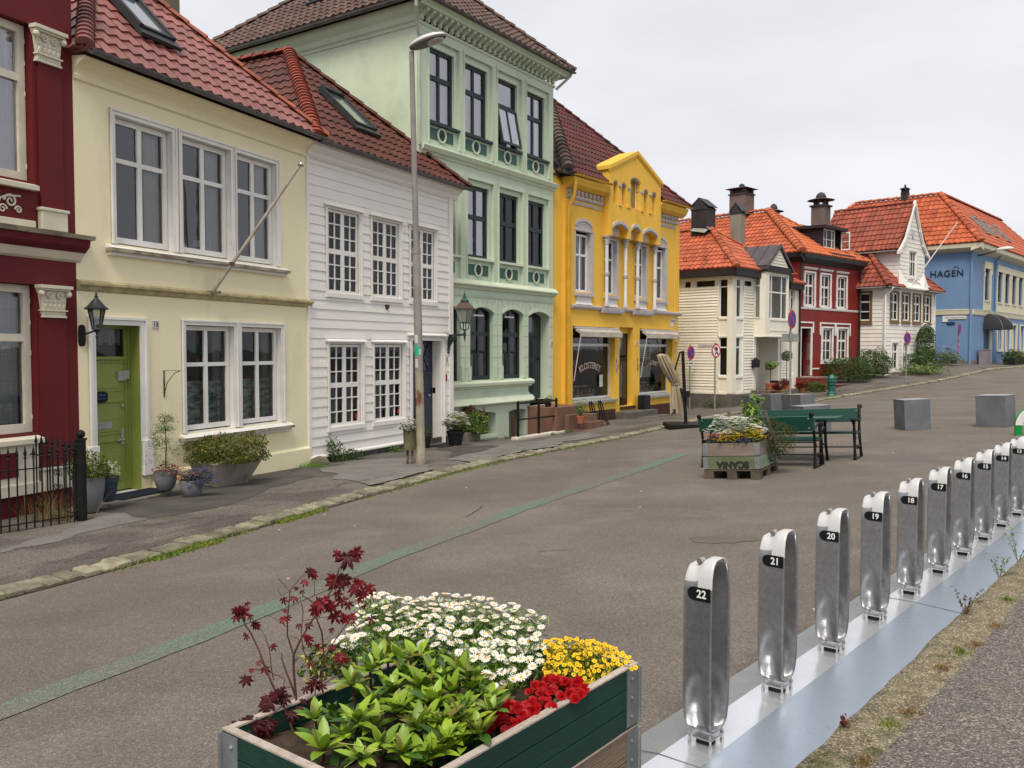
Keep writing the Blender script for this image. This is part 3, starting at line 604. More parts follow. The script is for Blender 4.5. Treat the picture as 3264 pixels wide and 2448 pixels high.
b=MB();b.box(.36,.72,y-.032,y-.012,.46,.56);b.box(.45,.64,y-.04,y-.03,.53,.55);mk('letter_slot',b,m_steelgrey,D_)
b=MB();P=[(.53+.125*math.copysign(abs(math.cos(t))**.7,math.cos(t)),y-.035,.93+.085*math.copysign(abs(math.sin(t))**.7,math.sin(t)))for t in[2*math.pi*i/18 for i in range(18)]]
b.prism(P,(0,.012,0));mk('name_plate',b,m_black,D_);b=MB()
for a in range(5):b.box(.46+.03*a,.48+.03*a,y-.039,y-.034,.935+.01*(a%2),.965+.008*(a%3))
b.box(.45,.61,y-.039,y-.034,.90,.912);mk('name_plate_mark',b,mat('blue_enamel',(.02,.10,.25),.4),D_)
b=MB();b.box(.84,.97,y-.05,y,1.16,1.30);b.box(.93,1.04,y-.055,y-.05,1.18,1.31);mk('door_bell',b,m_steelgrey,D_);b=MB();b.box(.26,1.05,y-.01,y+.08,1.42,1.52);b.box(.26,.30,y,y+.05,1.52,1.96);b.box(1.0,1.05,y,y+.05,1.52,1.96);b.box(.26,1.05,y,y+.05,1.93,1.98);b.box(.995,1.05,y,y+.05,-.48,1.42);b.quad((1.086,.0,-.5),(1.086,.26,-.5),(1.086,.26,1.975),(1.086,0,1.975))
b.box(1.05,1.085,y-.02,y+.05,-.48,1.975);dentils(b,.30,1.02,1.455,1.485,.03,.022,.02,y-.01)
fr_=mk('door_frame',b,m_door,T2,bevel=.003)
b=MB();b.quad((.30,y+.03,1.52),(1.0,y+.03,1.52),(1.0,y+.03,1.93),(.30,y+.03,1.93));mk('pane',b,g_dark,fr_)
b=MB();
for i in range(22):
    x1=.31+.031*i;b.quad((x1,y+.07+.01*(i%2),1.93),(x1+.031,y+.08-.01*(i%2),1.93),(x1+.031,y+.08,1.72-.03*((i+1)//3%2)),(x1,y+.07,1.72-.03*(i//3%2)))
mk('lace_curtain',b,m_curtain,fr_)
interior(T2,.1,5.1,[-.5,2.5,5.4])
# roof: hipped front, ridge running back
zE=5.70;A_=(2.62,2.62,8.62)
tiles(T2,(-.08,-.34,zE),(5.40,-.34,zE),A_,A_,m_tile_pink,tw=.235,tl=.34,amp=.04,step=.03)
tiles(T2,(-.08,7.5,zE),(-.08,-.34,zE),A_,(2.62,7.5,8.62),m_tile_pink,name='roof_side',tw=.24,seg=4);tiles(T2,(5.40,-.34,zE),(5.40,7.5,zE),A_,(2.62,7.5,8.62),m_tile_pink,name='roof_side',tw=.24,seg=4)
ridge(T2,(5.42,-.36,zE+.06),(2.62,2.62,8.70),m_tile_ridge,r=.085,L=.38)
ridge(T2,(-.05,-.30,zE+.06),(2.62,2.62,8.70),m_tile_pink,r=.12,L=.16)
ridge(T2,(2.62,2.62,8.70),(2.62,7.5,8.70),m_tile_ridge,r=.1)
gutter(T2,(-.02,-.38,5.69),(5.5,-.38,5.69),m_guttergrey,r=.062)
sl_v=(Vector(A_)-Vector((2.62,-.34,zE))).normalized()
skylight(T2,Vector((1.98,-.34,zE))+sl_v*1.80+Vector((0,-.06,.06)),(1,0,0),sl_v,.62,1.0)
m_conc=mat('concrete_render',(.20,.18,.14),.9,col2=(.13,.115,.09),scale=1.4,bump=.4,bscale=40,dirt=(.09,.08,.065),dlo=.5,dhi=.7,dscale=1.6,stretch=(1,1,.35))
b=MB();b.box(4.05,4.78,2.65,3.4,6.2,10.6);b.box(3.98,4.85,2.58,3.47,10.6,10.75);mk('chimney',b,m_conc,T2)
OFF[0]=0
# ================================================================== 3 white wooden house
m_wb=mat('white_weatherboard',(.84,.815,.77),.55,col2=(.79,.765,.72),scale=1.5,stretch=(.6,1,5),dirt=(.50,.47,.42),dlo=.64,dhi=.84,dscale=1.6,bump=.12,bscale=30,fine=.03)
m_tile_brown=mat('brown_roof_tile',(.115,.038,.028),.5,col2=(.085,.030,.024),scale=1.5,island=.18,dirt=(.06,.03,.025),dlo=.5,dhi=.75,dscale=3)
m_tile_redhip=mat('red_hip_tile',(.26,.055,.032),.55,col2=(.18,.045,.03),scale=4,island=.2)
m_lead=mat('weathered_lead',(.30,.29,.27),.7,col2=(.22,.21,.2),scale=6)
T3=house('white_wooden_house','white weatherboarded wooden house with many-paned windows and a navy blue door',-3.9875,16.8234,27,-.7)
HW=[(.56,1.74,2.72,4.52),(2.05,3.22,2.72,4.52),(3.53,4.72,2.72,4.52),(.58,1.78,.0,1.80),(2.1,3.34,.0,1.80),(3.52,5.02,-.7,1.92)]
b=MB();boards(b,.06,5.28,-.48,5.34,.19,HW,jit=.09,out=.022)
ins=[(h[0]+.06,h[1]-.06,h[2]+.04,h[3]-.04,0,.1)for h in HW[:5]]+[(3.68,4.93,-.7,1.84,0,.42)]
wall(b,0,5.42,-1.1,5.66,ins,y=.004)
for x in(0,5.42):b.quad((x,.01,-1.1),(x,6.5,-1.1),(x,6.5,5.66),(x,.01,5.66))
b.quad((0,6.5,-1.1),(5.42,6.5,-1.1),(5.42,6.5,5.66),(0,6.5,5.66));b.box(5.28,5.43,-.045,.0,-.55,5.36);b.box(5.43,5.46,-.045,.12,-.55,5.36);b.box(-.01,.06,-.04,0,-.5,5.36)
b.prism([(.0,-.06,-.50),(0,0,-.44),(0,0,-.56),(0,-.06,-.53)],(3.5,0,0));mk('wall',b,m_wb,T3)
b=MB();b.box(0,5.4,-.01,.02,-1.1,-.52);mk('plinth',b,mat('dark_stone',(.07,.065,.06),.95,col2=(.11,.1,.09),scale=6,bump=.8),T3)
b=MB();b.mould(-.02,5.62,[(0,5.34),(.04,5.35),(.09,5.40),(.09,5.46),(.14,5.50),(.22,5.56),(.24,5.62),(0,5.63)]);mk('cornice',b,m_wb,T3)
b=MB();dr=[]
for i,h in enumerate(HW[:5]):
    casing(b,h[0]+.08,h[1]-.08,h[2],h[3]-.06,.085,.045,head=.8);b.box(h[0]-.02,h[1]+.02,-.055,0,h[2]-.04,h[2]+.05)
    b.prism([(h[0]-.05,0,h[3]+.05),(h[0]-.05,-.11,h[3]-.0),(h[0]-.05,-.11,h[3]-.02),(h[0]-.05,0,h[3]-.01)],(h[1]-h[0]+.1,0,0))
casing(b,3.66,4.95,-.7,1.84,.12,.05);b.prism([(3.45,0,2.02),(3.45,-.12,1.97),(3.45,-.12,1.95),(3.45,0,1.95)],(1.66,0,0));mk('architrave',b,m_wb,T3)
for i,h in enumerate(HW[:5]):
    a,c,z0,z1=h[0]+.09,h[1]-.09,h[2]+.06,h[3]-.07;m_=(a+c)/2;q=(c-a)/4;zm=(z0+z1)/2;t=(zm-z0)/3
    cur=[]if i<3 else[(a+.05,m_-.03,z0,z1-.62,m_net),(m_+.03,c-.05,z0,z1-.62,m_net)]
    cur+=[(c-.14,c-.03,z0,z1,m_dimcurtain),(m_-.12,m_-.04,z0,z1,m_dimcurtain)]
    w_=window(T3,a,c,z0,z1,.02,m_wb,bu=[(m_,.11),(m_-q-.0,.024),(m_+q,.024)],bz=[(zm,.10)]+[(z0+t+.01,.024),(z0+2*t+.01,.024),(zm+t,.024),(zm+2*t,.024)],fw=.05,fd=.05,gl=g_dark,cur=cur)
    if i>2:
        b=MB();b.box(c-.13,c-.075,.045,.048,z0+.12,z0+.2);mk('sticker',b,mat('red_sticker',(.6,.03,.02),.5),w_)
m_navy=mat('navy_door_paint',(.010,.020,.045),.4,col2=(.014,.026,.055),scale=3,spec=.4)
b=MB();y=.24;b.box(3.69,4.92,y,y+.05,-.68,1.83)
for z0,z1 in((-.55,-.1),(.0,.45),(.55,.95)):b.box(3.95,4.66,y-.012,y,z0,z1);b.box(4.0,4.61,y-.02,y-.012,z0+.05,z1-.05)
b.box(3.86,4.76,y-.05,y,1.02,1.08)
for(p,q)in(((3.9,1.12),(4.3,1.75)),((4.3,1.12),(3.9,1.75)),((4.32,1.12),(4.72,1.75)),((4.72,1.12),(4.32,1.75))):b.beam((p[0],y-.01,p[1]),(q[0],y-.01,q[1]),.03,.02,up=(0,1,0))
D_=mk('door',b,m_navy,T3,bevel=.004)
b=MB();b.box(3.9,4.72,y-.004,y-.001,1.12,1.75);mk('pane',b,g_dark,D_)
b=MB();b.ball((4.72,y-.04,.5),.03,8);mk('handle',b,m_steelgrey,D_)
b=MB();b.box(3.84,4.0,y-.012,y,.22,.34);mk('letter_slot',b,m_steelgrey,D_)
b=MB();b.box(3.6,5.0,-.1,.35,-1.0,-.66);mk('doorstep',b,mat('step_stone',(.2,.18,.16),.9,bump=.6),T3)
b=MB();b.prism([(2.62,-.05,2.50),(2.70,-.05,2.56),(2.70,-.05,2.62),(2.58,-.05,2.62)],(0,.05,0));mk('flag_holder',b,m_rust,T3)
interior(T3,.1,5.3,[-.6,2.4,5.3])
zE=5.66;A_=(2.8,2.85,8.59)
tiles(T3,(-.1,-.32,zE),(5.72,-.32,zE),A_,A_,m_tile_brown,tw=.235,tl=.34,amp=.04,step=.03)
tiles(T3,(-.1,9,zE),(-.1,-.32,zE),A_,(2.8,9,8.59),m_tile_brown,name='roof_side',tw=.24,amp=.035);tiles(T3,(5.72,-.32,zE),(5.72,6.5,zE),A_,(2.8,6.5,8.59),m_tile_brown,name='roof_side',tw=.24,seg=4)
ridge(T3,(-.08,-.34,zE+.04),(2.8,2.85,8.66),m_tile_redhip,r=.15,L=.17);ridge(T3,(5.72,-.36,zE+.04),(2.8,2.85,8.66),m_tile_brown,r=.10,L=.38);ridge(T3,(2.8,2.85,8.66),(2.8,9,8.66),m_tile_redhip,r=.12)
gutter(T3,(.0,-.37,5.65),(5.85,-.37,5.65),m_guttergrey,r=.062)
sl_v=(Vector(A_)-Vector((2.8,-.32,zE))).normalized();skylight(T3,Vector((2.55,-.32,zE))+sl_v*1.82+Vector((0,-.05,.05)),(1,0,0),sl_v,.66,1.15)
OFF[0]=0
# ================================================================== 4 mint green house
m_green=mat('mint_green_stucco',(.55,.64,.50),.7,stretch=(1,1,.4),col2=(.51,.60,.465),scale=1.1,bump=.15,bscale=60,fine=.04,fscale=45,dirt=(.42,.49,.37),dlo=.52,dhi=.78,dscale=1.2)
m_greenside=mat('pale_green_stucco',(.58,.68,.52),.75,col2=(.53,.63,.47),scale=.8,bump=.25,bscale=50,fine=.05,dirt=(.40,.46,.33),dlo=.5,dhi=.78,dscale=.7)
m_greenlight=mat('pale_green_paint',(.58,.65,.50),.65,col2=(.52,.60,.45),scale=2,dirt=(.40,.44,.33),dlo=.6,dhi=.8,dscale=2)
m_dgreen=mat('dark_green_paint',(.010,.024,.025),.4,col2=(.014,.030,.031),scale=4,spec=.3)
m_panel=mat('sea_green_panel',(.045,.115,.095),.6,col2=(.055,.13,.105),scale=4)
m_tile_grey=mat('mossy_brown_tile',(.125,.075,.062),.7,col2=(.09,.058,.05),scale=2,island=.2,dirt=(.14,.12,.09),dlo=.5,dhi=.75,dscale=2.5)
T4=house('green_house','tall mint green three-storey house with dark green windows, bracketed cornice and arched ground floor openings',-2.2470,21.2380,33.9,-.85)
UT=[(.35,1.56),(1.80,3.03),(3.30,4.50),(4.77,5.98)];UM=[(.45,1.60),(1.91,3.09),(3.37,4.55),(4.83,5.98)]
top=[(a+.03,c-.13,7.27,9.13)for a,c in UT];mid=[(a+.03,c-.12,4.07,5.99)for a,c in UM]
low=[(.57,1.62,.80,2.77,.14,.18),(2.04,3.11,.80,2.77,.14,.18),(3.54,4.60,.80,2.77,.14,.18),(4.89,6.06,-.02,2.75,.14,.34)]
bas=[(2.41,3.22,-.72,-.08,.06,.3),(3.87,4.77,-.95,-.08,.06,.3)]
b=MB();zones=[(6.7,9.62,[(a,c,6.76,9.30,0,.05)for a,c in UT]),(3.4,6.7,[(a,c,3.47,6.13,0,.05)for a,c in UM]),(.14,3.4,low),(-1.3,.14,bas+[(4.89,6.06,-.02,.14,0,.34)])]
for z0,z1,hs in zones:wall(b,0,6.27,z0,z1,hs,rev=.3)
for(a,c),h in zip(UT,top):wall(b,a,c,6.76,9.30,[h+(0,.14)],y=.05)
for(a,c),h in zip(UM,mid):wall(b,a,c,3.47,6.13,[h+(0,.14)],y=.05)
b.quad((6.27,0,-1.3),(6.27,8.7,-1.3),(6.27,8.7,9.62),(6.27,0,9.62));b.quad((0,8.7,-1.3),(6.27,8.7,-1.3),(6.27,8.7,9.62),(0,8.7,9.62))
# frames round the recesses, lesenes
for(lst,z0,z1)in((UT,6.76,9.30),(UM,3.47,6.13)):
    for a,c in lst:
        b.box(a-.03,a+.0,-.03,.0,z0,z1);b.box(c,c+.045,-.035,0,z0,z1);b.box(c+.075,c+.12,-.02,0,z0,z1);b.box(a-.03,c+.12,-.035,0,z1,z1+.05);b.box(a-.03,c+.12,-.02,0,z1+.05,z1+.10)
b.mould(0,6.30,[(0,3.02),(.02,3.03),(.04,3.10),(0,3.13)])
mk('wall',b,m_green,T4)
b=MB();wall_side=[(0,0,-1.3),(0,8.7,-1.3),(0,8.7,9.62),(0,0,9.62)];b.quad(*wall_side);b.prism([(-.0,-.0,9.48),(-.03,0,9.50),(-.05,0,9.56),(-.10,0,9.60),(-.14,0,9.72),(-.24,0,9.82),(-.30,0,9.96),(0,0,9.98)],(0,8.8,0));mk('side_wall',b,m_greenside,T4)
b=MB()
b.mould(0,6.36,[(0,6.42),(.03,6.44),(.06,6.50),(.10,6.52),(.14,6.60),(.15,6.63),(0,6.70)]);b.cut();b.mould(0,6.37,[(0,3.22),(.05,3.24),(.08,3.30),(.15,3.33),(.15,3.36),(.02,3.48),(0,3.48)])
b.cut();b.mould(0,5.02,[(0,.56),(.04,.58),(.06,.62),(.13,.65),(.14,.72),(.10,.76),(-.02,.79)]);b.cut();b.mould(0,5.06,[(0,.14),(.14,.145),(.14,.17),(.05,.30),(0,.32)])
mk('string_course',b,m_greenlight,T4)
# cornice with brackets
b=MB();b.mould(-.05,6.32,[(0,9.53),(.03,9.54),(.05,9.60),(0,9.62)]);b.mould(-.30,6.62,[(0,9.86),(.32,9.86),(.34,9.92),(.40,9.96),(.42,10.02),(0,10.03)]);b.mould(-.1,6.40,[(0,9.76),(.10,9.78),(.12,9.86),(0,9.86)])
mk('cornice',b,m_green,T4)
b=MB()
for i in range(27):
    b.cut();x=-.02+i*.236;b.prism([(x,0,9.62),(x,-.05,9.62),(x,-.08,9.70),(x,-.12,9.74),(x,-.27,9.80),(x,-.28,9.86),(x,0,9.86)],(.10,0,0));b.ball((x+.05,-.08,9.64),.04,6)
mk('bracket',b,m_green,T4)
# rusticated ground floor joints (thin grooves) and arches
m_groove=mat('joint_line',(.30,.38,.28),.9);b=MB()
piers=[(0,.57),(1.62,2.04),(3.11,3.54),(4.60,4.89),(6.06,6.27)]
for a,c in piers:
    for z in(.80+.30*i for i in range(1,7)):b.box(a,c,-.0025,.0,z,z+.012)
    for z in(.80+.30*i for i in range(-2,1)):
        if c>6:b.box(a,c,-.0025,0,z,z+.012)
    b.box((a+c)/2-.005,(a+c)/2+.005,-.0025,0,.84,3.0)
for h in low:
    m_=(h[0]+h[1])/2
    for t in(-.42,-.2,0,.2,.42):b.beam((m_+t,-.001,h[3]+.01),(m_+t*1.45,-.001,3.0),.01,.003,up=(0,1,0))
mk('wall_joints',b,m_groove,T4)
b=MB()
for h in low[:4]:
    b.cut();a,c,sp,ar=h[0],h[1],h[3]-h[4],h[4];n=10;P=[(a+(c-a)*i/n,sp+ar*math.sin(math.pi*i/n)**.8)for i in range(n+1)]
    for p,q in zip(P,P[1:]):b.prism([(p[0],-.03,p[1]),(q[0],-.03,q[1]),(q[0],-.03,q[1]+.07),(p[0],-.03,p[1]+.07)],(0,.03,0))
    zb=.80 if h[2]>0 else .0
    b.box(a-.12,a+.0,-.045,0,zb,zb+.38);b.box(c,c+.12,-.045,0,zb,zb+.38)
mk('arch_moulding',b,m_green,T4)
# windows
for k,(lst,zt)in enumerate(((top,8.42),(mid,5.17))):
    for i,h in enumerate(lst):
        a,c,z0,z1=h;m_=(a+c)/2
        cu=[(a+.1,m_-.05,z0,z1,m_curtain),(m_+.05,c-.08,z0,z1,m_curtain)]if(k==0 or i==1)else([(m_+.1,m_+.28,z0,z1,mat('amber_curtain',(.42,.17,.05),.9,trans=.3))]if i==3 else[(m_+.1,c-.1,z0,z1,mat('brown_curtain',(.10,.07,.05),.9,trans=.2))])
        if k==0 and i==2: # lower sash tilted open
            window(T4,a,c,z0,z1,.13,m_dgreen,bz=[(zt,.10)],fw=.075,fd=.07,cur=[],gl=g_sky)
            Tm=Matrix.Translation((0,.06,zt-.05))@Matrix.Rotation(R(-11),4,'X');window(T4,a+.05,c-.03,-(zt-z0)+.09,0,.0,m_dgreen,bu=[(m_,.06)],fw=.06,fd=.04,gl=g_sky,T=Tm,name='open_sash',cur=[(a+.15,c-.1,-(zt-z0)+.15,-.08,m_curtain)])
        else:window(T4,a,c,z0,z1,.12,m_dgreen,bu=[(m_,.07)],bz=[(zt,.12)],fw=.085,fd=.07,cur=cu,gl=g_sky if(k==0 or i==1)else g_dark)
        b=MB();b.box(a-.02,c+.14,-.055,.12,z0-.06,z0+.005);w_=mk('sill',b,m_dgreen if k==0 else m_greenlight,T4,bevel=.005)
        pz=z0-.40 if k==0 else z0-.45;b=MB();b.box(a+.03,c-.05,.035,.06,pz,pz+.28);P_=mk('apron_panel',b,m_panel,T4)
        b=MB();cc=(a+c)/2-.02;n=24
        for t in range(n):
            t0,t1=2*math.pi*t/n,2*math.pi*(t+1)/n;r0,r1=.135,.175
            b.prism([(cc+r0*math.cos(t0),0,pz+.14+r0*1.05*math.sin(t0)),(cc+r1*math.cos(t0),0,pz+.14+r1*1.05*math.sin(t0)),(cc+r1*math.cos(t1),0,pz+.14+r1*1.05*math.sin(t1)),(cc+r0*math.cos(t1),0,pz+.14+r0*1.05*math.sin(t1))],(0,.04,0))
        mk('ring_ornament',b,m_greenlight,P_);b=MB();b.lathe([(.001,.0),(.12,.0),(.13,.02)],(0,0,0),20);
        b=MB();b.T=Matrix.Translation((cc,.03,pz+.14))@Matrix.Rotation(R(90),4,'X');b.lathe([(.135,-.0),(.12,.012),(.06,.006),(.03,.02),(.001,.022)],n=20);mk('rosette',b,m_dgreen,P_)
for i,h in enumerate(low[:3]):
    a,c,z0,z1=h[:4];m_=(a+c)/2
    window(T4,a+.01,c-.01,z0+.01,z1-.0,.12,m_dgreen,bu=[(m_,.07)],bz=[(2.05,.12)],fw=.09,fd=.06,gl=g_mid,cur=[(a+.1,m_-.04,z0,z0+.72,m_net),(m_+.04,c-.1,z0,z0+.72,m_net)])
    b=MB();b.box(m_-.25,m_+.22,.105,.12,z1-.24,z1-.20);mk('window_vent',b,m_white,T4)
b=MB();y=.31;b.box(4.89,6.06,y,y+.06,.0,2.75)
for x0,x1 in((5.0,5.44),(5.50,5.94)):
    for z0,z1 in((.12,.7),(.8,1.3),(1.4,1.95)):b.box(x0,x1,y-.015,y,z0,z1);b.box(x0+.06,x1-.06,y-.03,y-.015,z0+.06,z1-.06)
b.box(4.92,6.02,y-.03,y,2.03,2.10);D_=mk('door',b,m_dgreen,T4,bevel=.004);b=MB();b.box(5.02,5.92,y-.006,y-.001,2.14,2.6);mk('pane',b,g_dark,D_);b=MB();b.ball((5.9,y-.04,1.35),.03,8);mk('handle',b,m_black,D_)
for a,c,z0,z1,ar,rv in bas:
    b=MB();b.box(a,c,.28,.31,z0,z1);mk('cellar_window',b,mat('cellar_dark',(.02,.025,.03),.35)if a<3 else mat('cellar_grey',(.18,.22,.2),.6),T4)
b=MB();b.box(2.38,3.30,-.03,.28,-.80,-.715);mk('cellar_sill',b,m_greenlight,T4)
b=MB();b.box(.02,4.86,-.012,0,-1.2,.142);mk('plinth',b,mat('rough_green_render',(.52,.57,.42),.9,col2=(.45,.5,.37),scale=5,bump=1,bscale=35,dirt=(.33,.36,.28),dlo=.6,dhi=.8),T4)if False else None
interior(T4,.1,6.2,[-1.2,.0,3.2,6.5,9.5],2.6)
# roof
zE=10.04;Rf=(3.15,3.15,13.1);Rb=(3.15,5.6,13.1);e=.46
tiles(T4,(-e,-e,zE),(6.27+e,-e,zE),Rf,Rf,m_tile_grey,tw=.26,tl=.36,seg=4,amp=.05,step=.035);tiles(T4,(-e,8.7+e,zE),(-e,-e,zE),Rf,Rb,m_tile_grey,name='roof_side',tw=.26,tl=.36,seg=4,amp=.05,step=.035)
tiles(T4,(6.27+e,-e,zE),(6.27+e,8.7+e,zE),Rb,Rf,m_tile_grey,name='roof_side',tw=.3,tl=.4,seg=3);tiles(T4,(6.27+e,8.7+e,zE),(-e,8.7+e,zE),Rb,Rb,m_tile_grey,name='roof_back',tw=.3,tl=.4,seg=3)
for p,q in(((-e,-e),Rf),((6.27+e,-e),Rf),((-e,8.7+e),Rb)):ridge(T4,(p[0],p[1],zE+.05),(q[0],q[1],13.18),m_tile_grey,r=.13)
ridge(T4,(3.15,3.15,13.18),(3.15,5.6,13.18),m_tile_grey,r=.13)
gutter(T4,(-e-.02,8.9,10.0),(-e-.02,-e,10.0),m_guttergrey,r=.07);gutter(T4,(-e,-e-.03,10.03),(6.27+e,-e-.03,10.03),m_guttergrey,r=.05)
m_pipe_g=mat('green_pipe',(.42,.50,.40),.5)
b=MB();b.tube([(-.46,-.3,10.0),(-.44,-.28,9.75),(-.1,-.06,9.2),(-.07,-.04,9.0),(-.07,-.04,6.6)],.042,8);mk('downpipe',b,m_pipe_g,T4)
b=MB();b.tube([(6.66,-.42,10.0),(6.62,-.38,9.9),(6.34,-.06,9.5)],.04,8);mk('downpipe',b,m_pipe_g,T4)
sv=(Vector(Rf)-Vector((-e,3.15,zE))).normalized();skylight(T4,Vector((-e,4.6,zE))+sv*2.6+Vector((-.05,0,.05)),(0,-1,0),sv,.6,.75)
b=MB();b.box(2.6,3.3,3.6,4.4,12.5,14.2);mk('chimney',b,m_conc,T4)
OFF[0]=0
# ================================================================== 5 yellow house with the shop
m_yellow=mat('mustard_yellow_stucco',(.80,.49,.070),.65,stretch=(1,1,.4),col2=(.76,.46,.062),scale=1.0,bump=.12,bscale=60,fine=.04,fscale=45,dirt=(.62,.36,.04),dlo=.54,dhi=.8)
m_orn=mat('pale_grey_stucco',(.50,.475,.49),.7,col2=(.44,.42,.43),scale=3,bump=.3,bscale=50)
m_orn_w=mat('white_stucco',(.72,.71,.70),.65,col2=(.64,.63,.62),scale=3)
m_tile_dred=mat('dark_red_roof_tile',(.115,.026,.026),.5,col2=(.075,.028,.024),scale=1.0,island=.15,dirt=(.085,.065,.045),dlo=.56,dhi=.72,dscale=1.3)
m_tile_old=mat('lichened_hip_tile',(.115,.075,.06),.7,col2=(.07,.05,.045),scale=4,island=.2,dirt=(.15,.13,.09),dlo=.55,dhi=.7,dscale=4)
m_brownwood=mat('brown_boards',(.075,.036,.026),.7,col2=(.055,.028,.02),scale=5,stretch=(.5,1,4))
T5=house('yellow_shop_house','mustard yellow house with a gable over the bay and a shop with two display windows',1.2500,26.4422,36.9,-.8)
W1=(1.24,2.12,3.48,5.40);W4=(6.56,7.40,3.48,5.40);W2=(3.02,3.78,3.48,5.30);W3=(5.12,5.88,3.48,5.30)
S1=(1.12,3.76,-.10,2.38,0,.32);S2=(5.52,8.10,-.13,2.38,0,.32);DD=(4.08,5.04,-.34,2.40,0,.36)
b=MB();wall(b,.66,8.56,-1.2,3.0,[S1,S2,DD]);wall(b,.66,8.56,3.0,7.0,[W1+(0,.14),W4+(0,.14),W2+(0,.14),W3+(0,.14)],rmi=1)
b.quad((.66,0,-1.2),(.66,.3,-1.2),(.66,.3,7.0),(.66,0,7.0));wall(b,0,.66,-1.2,6.75,(),y=.12);b.poly([(0,.12,6.75),(.66,.12,6.75),(0,.12,7.35)])
for x in(0,8.56):b.quad((x,.0,-1.2),(x,8,-1.2),(x,8,7),(x,0,7))
b.quad((0,8,-1.2),(8.56,8,-1.2),(8.56,8,7),(0,8,7));b.box(8.22,8.56,-.04,0,3.05,6.5)
# projecting bay above the first-floor columns
by=-.27;bh=[(3.10,4.12,5.40,5.84,.16,.26),(4.36,4.99,5.40,5.86,.14,.26),(5.22,6.26,5.40,5.84,.16,.26)]
wall(b,2.92,6.55,5.40,6.42,bh,y=by)
gw=[(3.15,3.47,6.48,7.27,.08,.2),(3.70,4.04,6.48,7.27,.08,.2),(4.30,5.02,6.48,7.56,.13,.2),(5.25,5.60,6.48,7.27,.08,.2),(5.86,6.22,6.48,7.27,.08,.2)]
wall(b,2.92,6.55,6.42,7.60,gw,y=by);b.poly([(2.92,by,7.60),(6.55,by,7.60),(4.74,by,8.32)]);wall(b,2.92,6.55,6.42,7.60,[],y=-.04)
for x in(2.92,6.55):b.quad((x,by,5.40),(x,.6,5.40),(x,.6,7.60),(x,by,7.60))
b.poly([(2.92,.6,7.60),(6.55,.6,7.60),(4.74,.6,8.32)]);b.quad((2.92,by,5.4),(3.10,by,5.4),(3.10,0,5.4),(2.92,0,5.4));b.quad((4.12,by,5.4),(4.36,by,5.4),(4.36,0,5.4),(4.12,0,5.4));b.quad((4.99,by,5.4),(5.22,by,5.4),(5.22,0,5.4),(4.99,0,5.4));b.quad((6.26,by,5.4),(6.55,by,5.4),(6.55,0,5.4),(6.26,0,5.4))
for(p,q)in(((2.86,7.56),(4.74,8.34)),((4.74,8.34),(6.61,7.56))):
    b.prism([(p[0],by-.06,p[1]),(q[0],by-.06,q[1]),(q[0],by-.06,q[1]+.13),(p[0],by-.06,p[1]+.13)],(0,.75,0));b.prism([(p[0]+.02,by-.03,p[1]-.07),(q[0],by-.03,q[1]-.07),(q[0],by-.03,q[1]),(p[0]+.02,by-.03,p[1])],(0,.05,0))
b.mould(.70,2.92,[(0,6.66),(.10,6.68),(.24,6.78),(.26,6.84),(.30,6.90),(.32,6.98),(0,7.0)]);b.mould(6.55,8.75,[(0,6.66),(.10,6.68),(.24,6.78),(.26,6.84),(.30,6.90),(.32,6.98),(0,7.0)])
b.box(1.05,3.0,-.02,0,6.20,6.22)
mk('wall',b,[m_yellow,m_orn],T5)
# grey and white stucco ornament
b=MB()
for(a,c,n)in((.74,2.86,9),(6.6,8.45,8)):
    b.cut()
    b.mould(a,c,[(0,6.36),(.05,6.37),(.08,6.42),(.08,6.45),(0,6.46)])
    for i in range(n):
        x=a+.05+(c-a-.2)*i/(n-1);b.prism([(x,-.08,6.64),(x+.13,-.08,6.64),(x+.12,-.06,6.54),(x+.065,-.03,6.46),(x+.01,-.06,6.54)],(0,.08,0));b.ball((x+.065,-.07,6.53),.03,6)
    b.box(a+.24,c-.1,-.012,0,6.20,6.30)
    for i in range(22):x=a+.26+(c-a-.42)*i/21;b.prism([(x,-.03,6.205),(x+.035,-.03,6.205),(x+.06,-.03,6.295),(x+.025,-.03,6.295)],(0,.03,0))
mk('frieze',b,m_orn,T5)
b=MB()
b.mould(.98,8.70,[(0,2.92),(.06,2.93),(.11,2.97),(.12,3.03),(0,3.06)]);b.cut();b.mould(2.74,4.16,[(0,2.84),(.13,2.85),(.15,2.92),(.16,3.035),(0,3.05)]);b.cut();b.mould(4.86,6.32,[(0,2.84),(.13,2.85),(.15,2.92),(.16,3.035),(0,3.05)]);mk('string_course',b,m_orn,T5)
b=MB()
for a,c in((1.32,2.2),(3.06,3.86),(5.14,5.94),(6.65,7.5)):b.cut();b.box(a,c,-.018,0,3.07,3.34);b.prism([(a-.03,0,3.07),(a-.03,-.05,3.07),(a-.03,-.02,3.14),(a-.03,0,3.14)],(c-a+.06,0,0))
mk('apron_panel',b,m_orn_w,T5)
def arch(b,a,c,sp,ar,y,w=.09,out=.05,mi=0,n=10):
    P=[(a+(c-a)*i/n,sp+ar*math.sin(math.pi*i/n)**.8)for i in range(n+1)]
    for p,q in zip(P,P[1:]):b.prism([(p[0],y-out,p[1]),(q[0],y-out,q[1]),(q[0],y-out,q[1]+w),(p[0],y-out,p[1]+w)],(0,out,0),mi)
b=MB()
